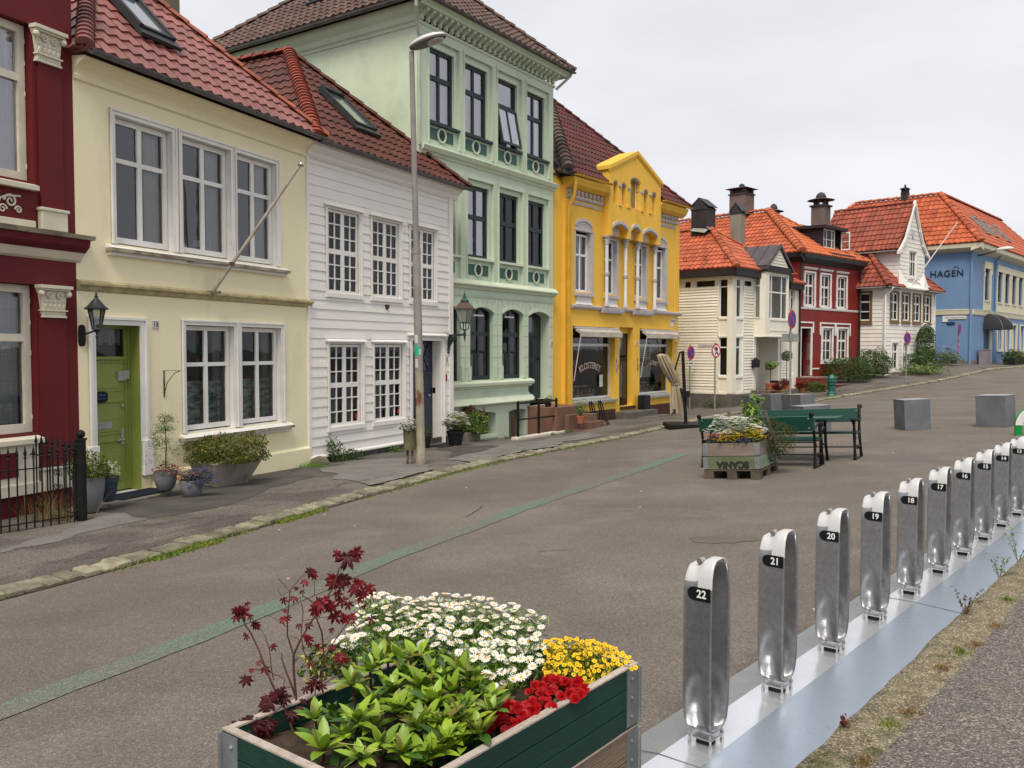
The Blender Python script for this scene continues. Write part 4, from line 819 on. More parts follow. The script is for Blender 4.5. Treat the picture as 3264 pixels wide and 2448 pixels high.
for h in(W1,W4):
    b.cut()
    a,c,z0,z1=h;arch(b,a+.0,c+.1,5.56,.16,-.0);arch(b,a+.04,c+.06,5.50,.14,0,.06,.03);b.box(a+.03,c+.07,-.02,0,5.42,5.62);b.box(c,c+.13,-.05,0,z0-.05,5.44);b.box(c+.13,c+.18,-.03,0,z0-.05,5.44);b.box(a-.05,a,-.03,0,z0-.05,5.44);b.box(a-.06,c+.2,-.08,0,z0-.14,z0-.05);b.box(a-.05,c+.18,-.06,0,5.40,5.47)
    for i in range(26):b.ball((a+.1+random.random()*(c-a-.1),-.022,5.48+random.random()*.14),.018,5)
for h in(W2,W3):
    b.cut()
    a,c,z0,z1=h;b.box(c,c+.14,-.05,0,z0-.05,5.36);b.box(a-.02,c+.15,-.06,0,5.30,5.38);b.box(a-.02,c+.15,-.03,0,5.38,5.84);b.box(a-.06,c+.16,-.08,0,z0-.14,z0-.05)
    for i in range(26):b.ball((a+.1+random.random()*(c-a-.1),-.032,5.44+random.random()*.25),.02,5)
b.cut();b.box(4.40,4.95,-.03,0,5.42,5.86);b.box(4.38,4.97,-.05,0,5.40,5.45)
for i in range(14):b.ball((4.45+random.random()*.45,-.032,5.5+random.random()*.2),.02,5)
for h in bh:b.cut();arch(b,h[0],h[1],h[3]-h[4],h[4],by,.10,.045);arch(b,h[0]-.0,h[1]+.0,h[3]-h[4]-.04,h[4],by+.02,.05,.03)
for h in gw:b.cut();arch(b,h[0],h[1],h[3]-h[4]-.05,h[4],by+.12,.06,.1)
mk('window_surround',b,m_orn,T5)
def column(root,u,y,z0,z1,r=.062,knot=None):
    b=MB();h=z1-z0
    b.box(u-.10,u+.10,y-.10,y+.10,z1-.05,z1);b.lathe([(r*1.0,z1-.30),(r*1.25,z1-.28),(r*1.0,z1-.26),(r*1.35,z1-.16),(r*1.0,z1-.12),(r*1.7,z1-.05)]if h>1 else[(r,z1-.14),(r*1.5,z1-.05)],(u,y,0),10)
    for k in range(6):
        if h>1:a=k*math.pi/3;b.ball((u+r*1.4*math.cos(a),y+r*1.4*math.sin(a),z1-.13),.025,6)
    b.lathe([(r*1.5,z0),(r*1.5,z0+.06),(r*1.15,z0+.12),(r,z0+.14)]if h>1 else[(r,z0),(r,z0+.04)],(u,y,0),10)
    if knot:b.lathe([(r,knot-.08),(r*1.45,knot-.05),(r*1.5,knot+.05),(r,knot+.08)],(u,y,0),6)
    c=mk('column',b,m_orn,root,smooth='auto');b=MB();b.lathe([(r*.98,z0+.10),(r*.92,z1-.28 if h>1 else z1-.12)],(u,y,0),12);mk('column_shaft',b,m_orn_w,c,smooth='auto')
for u in(2.96,4.22,5.08,6.36):column(T5,u,by+.13,3.06,5.40,.062,4.13)
for u in(3.58,4.17,5.12,5.73):column(T5,u,by+.06,6.56,7.14,.06)
b=MB()
for a,c in((3.47,3.70),(4.04,4.30),(5.02,5.25),(5.60,5.86)):b.cut();b.box(a+.01,c-.01,by-.03,by+.1,6.44,6.56)
mk('column_plinth',b,m_yellow,T5)
for h in(W1,W2,W3,W4):
    a,c,z0,z1=h;m_=(a+c)/2;window(T5,a+.005,c-.005,z0,z1-(.08 if z1>5.35 else 0),.10,m_white,bu=[(m_,.06)],bz=[(4.66,.07)],fw=.065,fd=.05,gl=g_win,cur=[(c-.24,c-.08,z0,z1,m_dimcurtain)])
for i,h in enumerate(gw):window(T5,h[0]+.02,h[1]-.02,6.5,h[3]-.05,by+.17,m_white,fw=.035,fd=.03,gl=g_win,name='gable_window')
# shop windows
m_alu=mat('white_alu',(.68,.70,.72),.35,metal=.2)
m_grn=mat('grey_green_sill',(.30,.31,.27),.8,col2=(.22,.23,.2),scale=6)
for k,S in enumerate((S1,S2)):
    a,c,z0,z1=S[:4];w_=window(T5,a+.01,c-.01,.0,z1,.2,m_alu,bz=[(1.78,.09)],fw=.06,fd=.06,gl=g_shop,name='display_window')
    b=MB();b.prism([(a,.26,.0),(a,-.10,-.06),(a,-.10,-.14),(a,.26,-.14)],(c-a+.06,0,0));mk('sill',b,m_grn,T5)
    b=MB();b.box(a+.05,c-.3,.9,1.0,.35,.40);b.box(a+.05,c-.3,.55,1.0,-.05,.06);b.box(a+.1,c-.4,.6,.95,.06,.12)
    for i in range(9):x=a+.2+i*.25;hh=.1+.12*random.random();b.box(x,x+.14,.62,.8,.12,.12+hh)
    for i in range(6):x=a+.3+i*.33;b.lathe([(.05,0),(.06,.08),(.03,.16),(.02,.22)],(x,.7,1.83),8)
    b.lathe([(.01,1.3),(.012,.0),(.09,-.03),(.11,-.22),(.02,-.24)],(a+.85,.6,1.3),12)
    mk('shop_display',b,mat('shop_goods',(.28,.22,.15),.8,col2=(.5,.42,.3),scale=3,island=.5),w_)
    if k==1:
        b=MB();b.box(a+.02,a+1.35,.275,.29,.62,1.72);mk('shop_poster',b,mat('poster_paper',(.55,.60,.48),.8),w_);b=MB()
        for z in frange(.68,1.66,14):b.box(a+.03,a+1.34,.270,.274,z,z+.018)
        mk('shop_blind',b,mat('poster_ink',(.12,.13,.12),.8),w_)
    else:
        b=MB();b.box(3.05,3.25,.17,.18,.38,.78);mk('notice',b,mat('paper',(.55,.6,.55),.8),w_)
m_letter=mat('pale_gold_lettering',(.50,.40,.34),.5);m_letter2=mat('dark_lettering',(.04,.04,.035),.6)
text_mesh('shop_lettering','KLOSTERET',.30,m_letter,T5,(2.46,.19,1.10),arc=1.5,sx=.86,bold=.006,depth=.006)
text_mesh('shop_lettering','KLOSTERET',.22,m_letter,T5,(6.80,.19,1.13),arc=1.5,sx=.8,bold=.004,depth=.006)
text_mesh('shop_lettering','VOLAY',.34,m_letter2,T5,(6.27,.185,1.16),sx=.8,bold=.004,depth=.006,rot=(R(90),R(8),0))
text_mesh('shop_lettering','CAFE',.17,m_letter2,T5,(7.0,.185,.80),sx=.9,depth=.006)
# awnings rolled up over both windows
m_canvas=mat('awning_canvas',(.50,.45,.40),.9,col2=(.36,.31,.27),scale=3,stretch=(1,1,5))
for a,c in((1.22,3.82),(5.62,8.20)):
    b=MB();b.box(a,c,-.12,.02,2.30,2.36,1);b.prism([(a+.0,-.10,2.30),(a,-.26,2.20),(a,-.27,2.04),(a,-.24,2.02),(a,-.20,2.14),(a,-.02,2.24)],(c-a,0,0),0)
    for x in(a+.02,c-.02):b.tube([(x,-.24,2.14),(x,.03,.62)],.018,6,1)
    mk('awning',b,[m_canvas,mat('awning_frame',(.55,.53,.5),.5)],T5)
# shop door
b=MB();y=.22;b.box(4.12,5.02,y,y+.05,-.32,1.35,0);b.box(4.12,5.02,y,y+.05,1.40,1.46);b.box(4.12,4.17,y,y+.05,1.46,2.2);b.box(4.97,5.02,y,y+.05,1.46,2.2);b.box(4.08,4.12,y-.02,y+.06,-.34,2.2)
b.box(4.44,4.48,y-.03,y,-.3,1.35);D_=mk('door',b,mat('black_paint',(.012,.012,.014),.35),T5);b=MB();b.box(4.55,4.93,y-.006,y-.001,-.1,1.2);b.box(4.18,4.40,y-.006,y-.001,-.1,1.2);b.box(4.17,4.97,y+.01,y+.015,1.46,2.2);mk('pane',b,mat('dim_door_glass',(.02,.022,.024),.12,spec=.5),D_)
b=MB();b.tube([(4.50,y-.04,-.05),(4.50,y-.04,1.1)],.015,8);mk('handle',b,m_galv,D_)
b=MB();b.box(4.08,5.04,y-.01,y+.05,2.2,2.4);mk('door_surround',b,m_yellow,T5)
b=MB();b.box(4.10,5.14,-.06,.33,-.44,-.345);mk('threshold',b,m_brownwood,T5)
for a,c in((1.30,3.74),(6.25,8.36)):
    for i in range(3):b=MB();b.box(a,c,-.055,-.0,-.84+.155*i,-.70+.155*i);mk('plinth_board',b,m_brownwood,T5,bevel=.006)
interior(T5,.7,8.4,[-.4,2.9,6.4],3)
m_pipe_y=mat('yellow_pipe',(.66,.39,.05),.45);b=MB();b.tube([(.80,-.30,6.9),(.80,-.26,6.4),(.78,-.08,6.1),(.78,-.06,-.2),(.80,-.10,-.35),(1.3,-.35,-.55)],.06,8)
for z in(.6,2.2,3.8,5.4):b.lathe([(.055,0),(.055,.03)],(.78,-.06,z),8)
mk('downpipe',b,m_pipe_y,T5,smooth='auto');gutter(T5,(.70,-.36,7.06),(2.9,-.36,7.06),m_pipe_y,.065);gutter(T5,(6.6,-.36,7.06),(8.9,-.36,7.06),m_pipe_y,.065)
# roof: steep front hip
zE=7.08;A_=(4.74,3.5,10.95);eL=(-.1,-.25,zE);
tiles(T5,(.35,-.3,zE),(8.85,-.3,zE),A_,A_,m_tile_dred,tw=.2,tl=.36,seg=4,amp=.045,step=.035,skip=(2.4,6.35,.70));tiles(T5,(.35,8,zE),(.35,-.3,zE),A_,(4.74,8,10.95),m_tile_old,name='roof_side',tw=.24,seg=4,amp=.045);tiles(T5,(8.85,-.3,zE),(8.85,8,zE),A_,(4.74,8,10.95),m_tile_dred,name='roof_side',tw=.3,tl=.4,seg=3)
ridge(T5,(.30,-.35,zE+.06),(4.74,3.5,11.03),m_tile_old,r=.19,L=.33);ridge(T5,(8.87,-.32,zE+.04),(4.74,3.5,11.02),m_tile_dred,r=.10);ridge(T5,(4.74,3.5,11.02),(4.74,8,11.02),m_tile_dred,r=.12)
b=MB();b.prism([(.15,-.30,6.98),(.75,-.36,6.98),(.50,-.36,7.10),(.25,-.2,7.45)],(0,.06,0));b.prism([(0,.12,6.98),(.7,.0,6.98),(.5,.12,7.35),(.3,.4,7.5)],(0,.5,0));mk('verge_board',b,m_slate,T5)
OFF[0]=0
# ================================================================== 6 modern white corner house
TL=Matrix(((0,1,0,0),(-1,0,0,0),(0,0,1,0),(0,0,0,1))) # builds on the left flank: u runs from -depth to 0 at the corner
m_wh2=mat('ivory_boards',(.78,.755,.66),.55,col2=(.74,.715,.62),scale=2,dirt=(.60,.58,.48),dlo=.62,dhi=.85)
m_tile_or=mat('orange_roof_tile',(.47,.125,.055),.5,col2=(.36,.09,.045),scale=1.5,island=.2,dirt=(.18,.06,.04),dlo=.55,dhi=.8,dscale=2)
m_ridge_or=mat('bright_ridge_tile',(.50,.14,.055),.55,col2=(.38,.10,.045),scale=4,island=.15)
m_fascia=mat('dark_fascia',(.022,.018,.022),.55,col2=(.032,.027,.032),scale=5,spec=.2)
T6=house('corner_house','ivory boarded modern corner house with narrow strip windows and a slate-roofed bay',8.9345,35.0,42,-.75)
b=MB();b.T=TL;HLm=[(-2.25,-1.92,4.20,4.50),(-1.71,-.80,4.20,4.50),(-3.1,-2.48,4.20,4.50),(-.60,-.24,2.95,4.50),(-.60,-.24,.56,2.13)]
wall(b,-7,0,-1.2,4.62,HLm,rev=.1);boards(b,-7,-.66,-.12,4.12,.118,[],out=.034)
for h in HLm[:3]:b.box(h[0]-.06,h[0],-.035,0,h[2]-.04,h[3]+.04);b.box(h[1],h[1]+.06,-.035,0,h[2]-.04,h[3]+.04)
b.box(-7,.0,-.045,0,4.55,4.62);b.box(-7,-.66,-.04,0,4.12,4.18);b.box(-.66,-.60,-.04,.0,-.1,4.55);b.box(-.66,-.2,-.04,0,2.86,2.94);b.box(-.66,-.2,-.04,0,2.13,2.20);b.box(-.66,-.2,-.04,0,.46,.54);b.box(-7,-.2,-.035,0,-.2,-.12)
b.T=None
HRm=[(.28,.64,2.95,4.50),(.28,.64,.57,2.13),(.92,1.66,4.23,4.50),(2.1,4.2,-.2,2.16,0,.9),(5.42,5.76,.5,4.35),(5.0,5.9,4.4,4.6)]
HRm=HRm[:5]
wall(b,0,6.25,-1.2,4.62,HRm,rev=.1);boards(b,.90,1.78,-.12,4.12,.118,out=.034);boards(b,4.42,5.25,-.12,2.1,.118,out=.034);boards(b,4.6,5.25,2.1,3.8,.118,out=.034)
b.box(.64,.86,-.02,0,4.5,4.62);b.box(.84,.90,-.04,0,-.1,4.5);b.box(.28,.84,-.04,0,2.86,2.94);b.box(.28,.84,-.04,0,2.13,2.2);b.box(.28,.84,-.04,0,.46,.54);b.box(.9,1.8,-.04,0,4.12,4.19);b.box(1.78,1.86,-.045,0,-.2,4.6);b.box(5.78,6.25,-.04,0,-.2,4.3);b.box(5.3,5.4,-.03,0,-.2,4.3);b.box(.28,6.2,-.03,0,-.2,-.12)
b.box(-.045,.28,-.02,.22,-.16,4.56) # corner pier
for x in(6.25,):b.quad((x,0,-1.2),(x,7,-1.2),(x,7,4.62),(x,0,4.62))
b.quad((0,7,-1.2),(6.25,7,-1.2),(6.25,7,4.62),(0,7,4.62))
# bay
b.box(1.85,2.2,-.52,0,2.22,4.88);b.box(2.2,4.12,-.50,0,2.22,2.90);b.box(2.2,4.12,-.50,0,4.80,4.88);b.box(4.02,4.12,-.50,0,2.9,4.8);b.box(2.3,4.05,-.53,-.5,2.86,2.92);b.box(2.3,4.05,-.52,-.5,2.42,2.46)
b.box(1.82,4.16,-.56,0,2.16,2.22);b.poly([(2.2,-.52,5.16),(4.0,-.52,5.16),(3.1,-.52,5.95)])
for i in range(6):w=.85-.15*i;b.box(3.1-w,3.1+w,-.545,-.52,5.16+.125*i,5.17+.125*i)
# porch back wall and sides
b.quad((2.1,.9,-.2),(4.2,.9,-.2),(4.2,.9,2.2),(2.1,.9,2.2))
mk('wall',b,m_wh2,T6)
b=MB();b.T=TL;b.box(-7,.03,-.03,.02,-1.2,-.2);b.T=None;b.box(.0,6.2,-.03,.02,-1.2,-.2);mk('plinth',b,mat('grey_plinth',(.13,.115,.105),.9,col2=(.10,.09,.08),scale=3,bump=.5),T6)
m_wwhite=mat('window_white',(.80,.80,.77),.45)
for h in HLm[:3]:window(T6,h[0],h[1],h[2],h[3],.04,m_wwhite,fw=.03,fd=.04,gl=g_far,T=TL)
window(T6,-.60,-.24,2.95,4.50,.04,m_wwhite,bz=[(4.19,.05)],fw=.03,fd=.04,gl=g_far,T=TL);window(T6,-.60,-.24,.56,2.13,.04,m_wwhite,bz=[(1.72,.05)],fw=.03,fd=.04,gl=g_far,T=TL)
window(T6,.29,.64,2.95,4.50,.0,m_wwhite,bz=[(4.19,.05)],fw=.03,fd=.04,gl=g_far);window(T6,.29,.64,.57,2.13,.0,m_wwhite,bz=[(1.72,.05)],fw=.03,fd=.04,gl=g_far);window(T6,.92,1.66,4.23,4.5,.0,m_wwhite,fw=.03,fd=.04,gl=g_far)
window(T6,2.2,4.02,2.92,4.80,-.46,m_wwhite,bu=[(2.52,.07),(3.5,.07)],bz=[(4.06,.06)],fw=.05,fd=.05,gl=g_far,cur=[(3.6,3.95,2.95,4.8,m_dimcurtain)])
Tb=Matrix.Translation((1.85,0,0))@TL;window(T6,.06,.30,2.95,4.80,-.035,m_wwhite,bz=[(4.3,.05)],fw=.03,fd=.034,gl=g_far,T=Tb)
window(T6,5.42,5.76,.5,4.35,.04,m_wwhite,bz=[(4.0,.05),(2.6,.5),(1.75,.05)],fw=.03,fd=.04,gl=g_far)
b=MB();y=.85;b.box(2.3,3.35,y,y+.05,-.1,1.75);b.box(2.3,4.1,y,y+.05,1.75,1.83);b.box(2.3,2.34,y,y+.05,1.83,2.16);b.box(3.3,3.42,y-.01,y+.05,-.1,2.16);b.box(3.75,3.86,y-.01,y+.05,-.1,2.16);b.box(3.42,3.75,y,y+.05,-.1,.2);D_=mk('door',b,m_wwhite,T6)
b=MB();b.box(2.45,3.2,y-.006,y-.001,.3,1.6);b.box(3.43,3.74,y+.01,y+.015,.2,2.1);b.box(2.36,3.28,y+.01,y+.015,1.84,2.12);mk('pane',b,mat('dull_glass',(.10,.11,.12),.15,spec=.8),D_)
b=MB();b.lathe([(.001,.03),(.12,.02),(.13,0),(.001,0)],(2.55,-.2,2.12),12);b.lathe([(.001,.03),(.12,.02),(.13,0),(.001,0)],(3.9,-.2,2.12),12);mk('porch_lamp',b,m_slate,T6)
b=MB();b.T=TL;b.box(-7,.3,-.32,.0,4.62,4.92);b.T=None;b.box(-.3,1.86,-.32,0,4.62,4.92);b.box(4.12,5.0,-.32,0,4.62,4.92);b.box(1.80,4.18,-.58,.0,4.88,5.14);b.box(4.9,6.35,-.25,0,4.35,4.62);mk('fascia',b,m_fascia,T6)
# bay gable roof in standing seam metal
m_seam=mat('seamed_metal',(.085,.072,.078),.5,col2=(.11,.095,.10),scale=3,metal=.2);b=MB()
for s in(-1,1):
    e=3.1+s*1.32;b.prism([(3.1,-.62,6.10),(e,-.62,5.06),(e,-.62,4.96),(3.1,-.62,5.98)],(0,2.6,0))
    for i in range(5):q=.0+i*.52;b.beam((3.1,-.58+q,6.12),(e,-.58+q,5.08),.03,.04)
mk('bay_roof',b,m_seam,T6)
b=MB();e=.34;zE=4.93;A_=(2.37,2.33,6.92)
tiles(T6,(-e,-e,zE),(5.1,-e,zE),A_,A_,m_tile_or,tw=.22,tl=.33,amp=.04,step=.03,seg=5);tiles(T6,(-e,7.3,zE),(-e,-e,zE),A_,(2.37,7.3,6.92),m_tile_or,name='roof_side',tw=.22,tl=.33,amp=.045,step=.035,seg=5);tiles(T6,(5.1,-e,zE),(5.1,7.3,zE),A_,(2.37,7.3,6.92),m_tile_or,name='roof_side',tw=.3,tl=.4,seg=3)
tiles(T6,(4.8,-.34,4.62),(6.4,-.34,4.62),(6.2,1.6,5.6),(5.0,1.6,5.6),m_tile_or,name='roof_annex',tw=.22,seg=4)
ridge(T6,(-e,-e,zE+.04),(2.37,2.33,6.99),m_tile_or,r=.13,L=.36);ridge(T6,(5.1,-e,zE+.04),(2.37,2.33,6.98),m_tile_or,r=.09);ridge(T6,(2.37,2.33,6.98),(2.37,7.3,6.98),m_tile_or,r=.12)
for i in range(5):
    b=MB();y_=.3+i*.95;z_=zE+.10+.30;b.tube([(-e+.45,y_,z_-.02),(-e+.38,y_,z_+.14),(-e+.38,y_+.12,z_+.14),(-e+.45,y_+.12,z_-.02)],.012,5);mk('snow_hook',b,m_black,T6)
def chimney(root,u,y,z0,z1,w,d,m,cap='slab',mc=None,slots=True,name='chimney'):
    b=MB();b.box(u-w/2,u+w/2,y-d/2,y+d/2,z0,z1)
    c=mk(name,b,m,root,bevel=.01);b=MB();mc=mc or m_fascia
    if cap=='slab':
        for sx in(-1,1):
            for sy in(-1,1):b.box(u+sx*w*.38-w*.1,u+sx*w*.38+w*.1,y+sy*d*.38-d*.1,y+sy*d*.38+d*.1,z1,z1+.26)
        b.box(u-w*.34,u+w*.34,y-d*.34,y+d*.34,z1,z1+.2);b.lathe([(w*.98,z1+.25),(w*.7,z1+.32),(w*.16,z1+.38),(w*.16,z1+.5),(w*.05,z1+.56)],(u,y,0),4,ph=math.pi/4)
        b.box(u-w*.56,u+w*.56,y-d*.56,y+d*.56,z1-.06,z1)
    elif cap=='roof':
        b.box(u-w*.54,u+w*.54,y-d*.54,y+d*.54,z1,z1+.04);b.prism([(u-w*.54,y-d*.54,z1+.04),(u-w*.54,y+d*.54,z1+.04),(u-w*.54,y,z1+.5)],(w*.12,0,0));b.prism([(u+w*.42,y-d*.54,z1+.04),(u+w*.42,y+d*.54,z1+.04),(u+w*.42,y,z1+.5)],(w*.12,0,0))
        for s in(-1,1):b.prism([(u-w*.56,y,z1+.54),(u-w*.56,y,z1+.50),(u-w*.56,y+s*d*.6,z1+.10),(u-w*.56,y+s*d*.6,z1+.14)],(w*1.12,0,0))
    elif cap=='dome':
        for k in range(6):a=k*math.pi/3;b.beam((u+w*.42*math.cos(a),y+w*.42*math.sin(a),z1),(u+w*.42*math.cos(a),y+w*.42*math.sin(a),z1+.28),.12,.12)
        b.box(u-w*.6,u+w*.6,y-d*.6,y+d*.6,z1-.12,z1-.03);b.lathe([(w*.98,z1+.27),(w*.60,z1+.36),(w*.36,z1+.40),(w*.36,z1+.52),(w*.25,z1+.68),(w*.05,z1+.76)],(u,y,0),12)
    mk('chimney_cap',b,mc,c);return c
m_chb=mat('black_chimney_metal',(.03,.026,.03),.5,col2=(.045,.035,.035),scale=3)
m_chg=mat('brown_grey_render',(.165,.13,.115),.85,col2=(.13,.10,.09),scale=3,bump=.4)
chimney(T6,2.33,2.7,6.3,7.78,.74,.8,m_chb,'roof',m_slate)
chimney(T6,4.2,2.0,5.2,7.75,.46,.52,mat('olive_render',(.27,.25,.20),.85,col2=(.22,.2,.16),scale=2,stretch=(1,1,.3),dirt=(.12,.11,.09),dlo=.55,dhi=.75),'roof',m_slate)
b=MB();b.T=Matrix.Translation((2.33,2.7,0));
b.poly([(-.45,-.56,6.86),(.40,-.52,6.90),(.42,-.38,7.0),(-.45,-.38,7.02)]);b.poly([(-.62,-.40,6.72),(-.38,-.52,6.90),(-.38,.3,7.0),(-.60,.3,6.86)])
mk('flashing',b,m_lead,T6)
b=MB();b.tube([(6.27,-.08,4.3),(6.27,-.08,-.2)],.04,8);mk('downpipe',b,m_fascia,T6)
interior(T6,.3,6,[-.2,2.4,4.6]);OFF[0]=0
# ================================================================== 7 dark red house with the dormer
m_red2=mat('brick_red_stucco',(.215,.022,.018),.6,col2=(.185,.020,.016),scale=1.3,bump=.1,dirt=(.15,.02,.015),dlo=.6,dhi=.8)
T7=house('dark_red_house','dark red stucco house with white window trim and an orange roof with black dormer',13.1032,39.6298,46,-.1)
H7=[(.60,1.52,3.66,5.20),(2.18,3.12,3.66,5.20),(3.88,4.84,3.66,5.20),(2.40,3.38,1.10,2.66),(4.00,5.02,1.10,2.66),(.30,1.24,.40,2.62,0,.35)]
b=MB();wall(b,0,6.3,-.8,5.85,H7,rev=.1)
for x in(0,6.3):b.quad((x,0,-.8),(x,9,-.8),(x,9,5.85),(x,0,5.85))
b.quad((0,9,-.8),(6.3,9,-.8),(6.3,9,5.85),(0,9,5.85));mk('wall',b,m_red2,T7)
b=MB();b.mould(0,6.3,[(0,3.50),(.03,3.51),(.05,3.58),(0,3.60)])
for i,h in enumerate(H7[:5]):
    b.cut();a,c,z0,z1=h[:4];b.box(a-.10,a,-.05,0,z0,z1);b.box(c,c+.10,-.05,0,z0,z1);b.box(a-.10,c+.10,-.05,0,z1,z1+.08)
    if i<3:b.box(a-.10,c+.14,-.03,0,3.60,3.66);b.mould(a-.16,c+.2,[(0,z1+.16),(.05,z1+.17),(.09,z1+.22),(.10,z1+.26),(0,z1+.27)]);b.box(a-.13,a-.1,-.04,0,z0,z0+.3);b.box(c+.1,c+.15,-.04,0,z0,z0+.3)
    else:
        b.box(a-.16,c+.2,-.06,0,z0-.16,z0-.06);b.box(a-.12,c+.15,-.05,0,z0-.06,z0);b.box(a-.13,a-.1,-.04,0,z0,z0+.28);b.box(c+.1,c+.15,-.04,0,z0,z0+.28)
        b.box(a-.26,c+.34,-.04,0,2.86,2.93);b.box(a-.26,a-.19,-.04,0,2.38,2.86);b.box(c+.27,c+.34,-.04,0,2.38,2.86);b.ball((a-.22,-.03,2.33),.035,6);b.ball((c+.30,-.03,2.33),.035,6)
b.cut();b.box(.02,1.50,-.04,0,2.86,2.93);b.box(.02,.09,-.04,0,2.42,2.86);b.box(1.43,1.50,-.04,0,2.42,2.86);b.box(.24,.30,-.04,.3,.40,2.68);b.box(1.24,1.36,-.04,.3,.42,2.68);b.box(.30,1.24,-.04,.2,2.62,2.68);b.box(0,.22,-.03,0,.62,.68);b.box(1.38,2.1,-.03,0,.70,.76);b.box(.24,1.4,-.08,.1,.32,.38)
mk('white_trim',b,m_wwhite,T7)
for h in H7[:5]:
    a,c,z0,z1=h[:4];m_=(a+c)/2;zt=z0+(z1-z0)*.62;window(T7,a,c,z0,z1,.05,m_wwhite,bu=[(m_,.08)],bz=[(zt,.10),(z0+(zt-z0)/2,.03)],fw=.08,fd=.04,gl=g_far,cur=[(a+.08,c-.08,z0,z1,m_dimgrey:=mat('dim_grey_curtain',(.26,.26,.26),.9,trans=.2))])
b=MB();b.box(.3,1.24,.34,.38,.4,2.62);mk('door',b,mat('black_paint',(.012,.012,.014),.35),T7)
b=MB();b.box(-.2,1.9,-1.0,.0,-.8,.32);b.box(.1,2.5,-1.35,-1.0,-.8,.0);b.box(.3,3.1,-1.7,-1.35,-.8,-.2);mk('steps',b,m_red2,T7)
b=MB();b.box(-.22,1.95,-1.03,.0,.32,.37);b.box(.08,2.53,-1.38,-1.03,.0,.04);b.box(.28,3.13,-1.73,-1.38,-.2,-.16);mk('step_tread',b,mat('tread_stone',(.22,.13,.12),.8),T7)
b=MB();b.mould(-.1,6.5,[(0,5.62),(.05,5.64),(.10,5.72),(.26,5.82),(.34,5.84),(.36,6.02),(0,6.04)]);b.T=TL;b.mould(-9,.3,[(0,5.62),(.05,5.64),(.10,5.72),(.26,5.82),(.34,5.84),(.36,6.02),(0,6.04)]);mk('cornice',b,mat('green_black_trim',(.016,.024,.026),.45),T7)
e=.36;zE=6.05;A_=(3.3,3.4,8.68)
tiles(T7,(-e,-e,zE),(6.3+e,-e,zE),A_,A_,m_tile_or2:=mat('bright_orange_tile',(.52,.145,.055),.5,col2=(.42,.11,.045),scale=1.5,island=.18),tw=.22,tl=.33,seg=4,amp=.05,step=.035)
tiles(T7,(-e,12,zE),(-e,-e,zE),A_,(3.3,12,8.68),m_tile_or,name='roof_side',tw=.24,tl=.36,seg=5,amp=.05,step=.04);tiles(T7,(6.3+e,-e,zE),(6.3+e,12,zE),A_,(3.3,12,8.68),m_tile_or,name='roof_side',tw=.3,tl=.4,seg=3)
ridge(T7,(-e,-e,zE+.05),(3.3,3.4,8.76),m_ridge_or,r=.2,L=.34);ridge(T7,(6.3+e,-e,zE+.05),(3.3,3.4,8.74),m_ridge_or,r=.1);ridge(T7,(3.3,3.4,8.76),(3.3,12,8.76),m_tile_or,r=.13)
# dormer
b=MB();b.prism([(2.95,.30,6.45),(2.95,3.2,6.45),(2.95,3.2,7.62),(2.95,.30,7.50)],(.06,0,0));b.prism([(4.85,.30,6.45),(4.85,3.2,6.45),(4.85,3.2,7.62),(4.85,.30,7.50)],(.06,0,0));b.prism([(2.75,.05,7.48),(2.75,3.6,7.62),(2.75,3.6,7.76),(2.75,.05,7.62)],(2.35,0,0));b.box(3.01,4.85,.30,.36,6.35,6.55);b.prism([(2.7,-.3,6.02),(2.7,.34,6.4),(2.7,.34,6.5),(2.7,-.32,6.2)],(2.5,0,0));D_=mk('dormer',b,m_fascia,T7)
w_=window(T7,3.01,4.2,6.55,7.48,.31,m_wwhite,bu=[(3.35,.05),(3.9,.08)],bz=[(6.98,.03)],fw=.06,fd=.04,gl=g_far,name='dormer_window');w_.parent=D_
Tm=Matrix.Translation((4.85,.3,0))@Matrix.Rotation(R(-70),4,'Z');w_=window(T7,0,.42,6.57,7.46,0,m_wwhite,bz=[(6.98,.03)],fw=.05,fd=.04,gl=g_far,name='open_casement',T=Tm);w_.parent=D_
chimney(T7,3.35,5.0,8.0,9.75,.92,.92,m_chg,'slab',m_chg2:=mat('dark_chimney_cap',(.07,.055,.055),.7))
b=MB();b.poly([(2.75,4.3,8.62),(3.85,4.3,8.62),(3.85,4.9,8.85),(2.75,4.9,8.85)]);mk('flashing',b,m_lead,T7)
b=MB();b.tube([(6.22,-.09,5.6),(6.22,-.09,.4)],.05,8);b.tube([(.0,-.1,5.6),(.0,-.1,-.1)],.045,8);mk('downpipe',b,m_fascia,T7);interior(T7,.2,6.1,[-.1,3.1,5.8]);OFF[0]=0
# house behind with its ridge and two chimneys
T7b=house('rear_house','roof and two chimneys of a red tiled house rising behind the dark red house',19.0,50.0,46,-.4)
b=MB();b.box(-4.2,4.6,0,8,-.4,6.6);mk('wall',b,m_red2,T7b)
m_tile_dr2=mat('rear_red_tile',(.17,.040,.035),.6,col2=(.13,.034,.03),scale=2,island=.2)
tiles(T7b,(-4.6,-.4,6.5),(5,-.4,6.5),(5,4,9.35),(-4.6,4,9.35),m_tile_dr2,tw=.3,seg=3);tiles(T7b,(5,8.4,6.5),(-4.6,8.4,6.5),(-4.6,4,9.35),(5,4,9.35),m_tile_dr2,name='roof_back',tw=.4,seg=3)
ridge(T7b,(-4.6,4,9.42),(5,4,9.42),m_tile_dr2,r=.13);chimney(T7b,-1.3,3.6,8.4,9.55,.62,.62,m_chg,'dome',m_chg2);chimney(T7b,.62,1.6,7.6,10.2,.82,.82,m_chg,'dome',m_chg2);OFF[0]=0
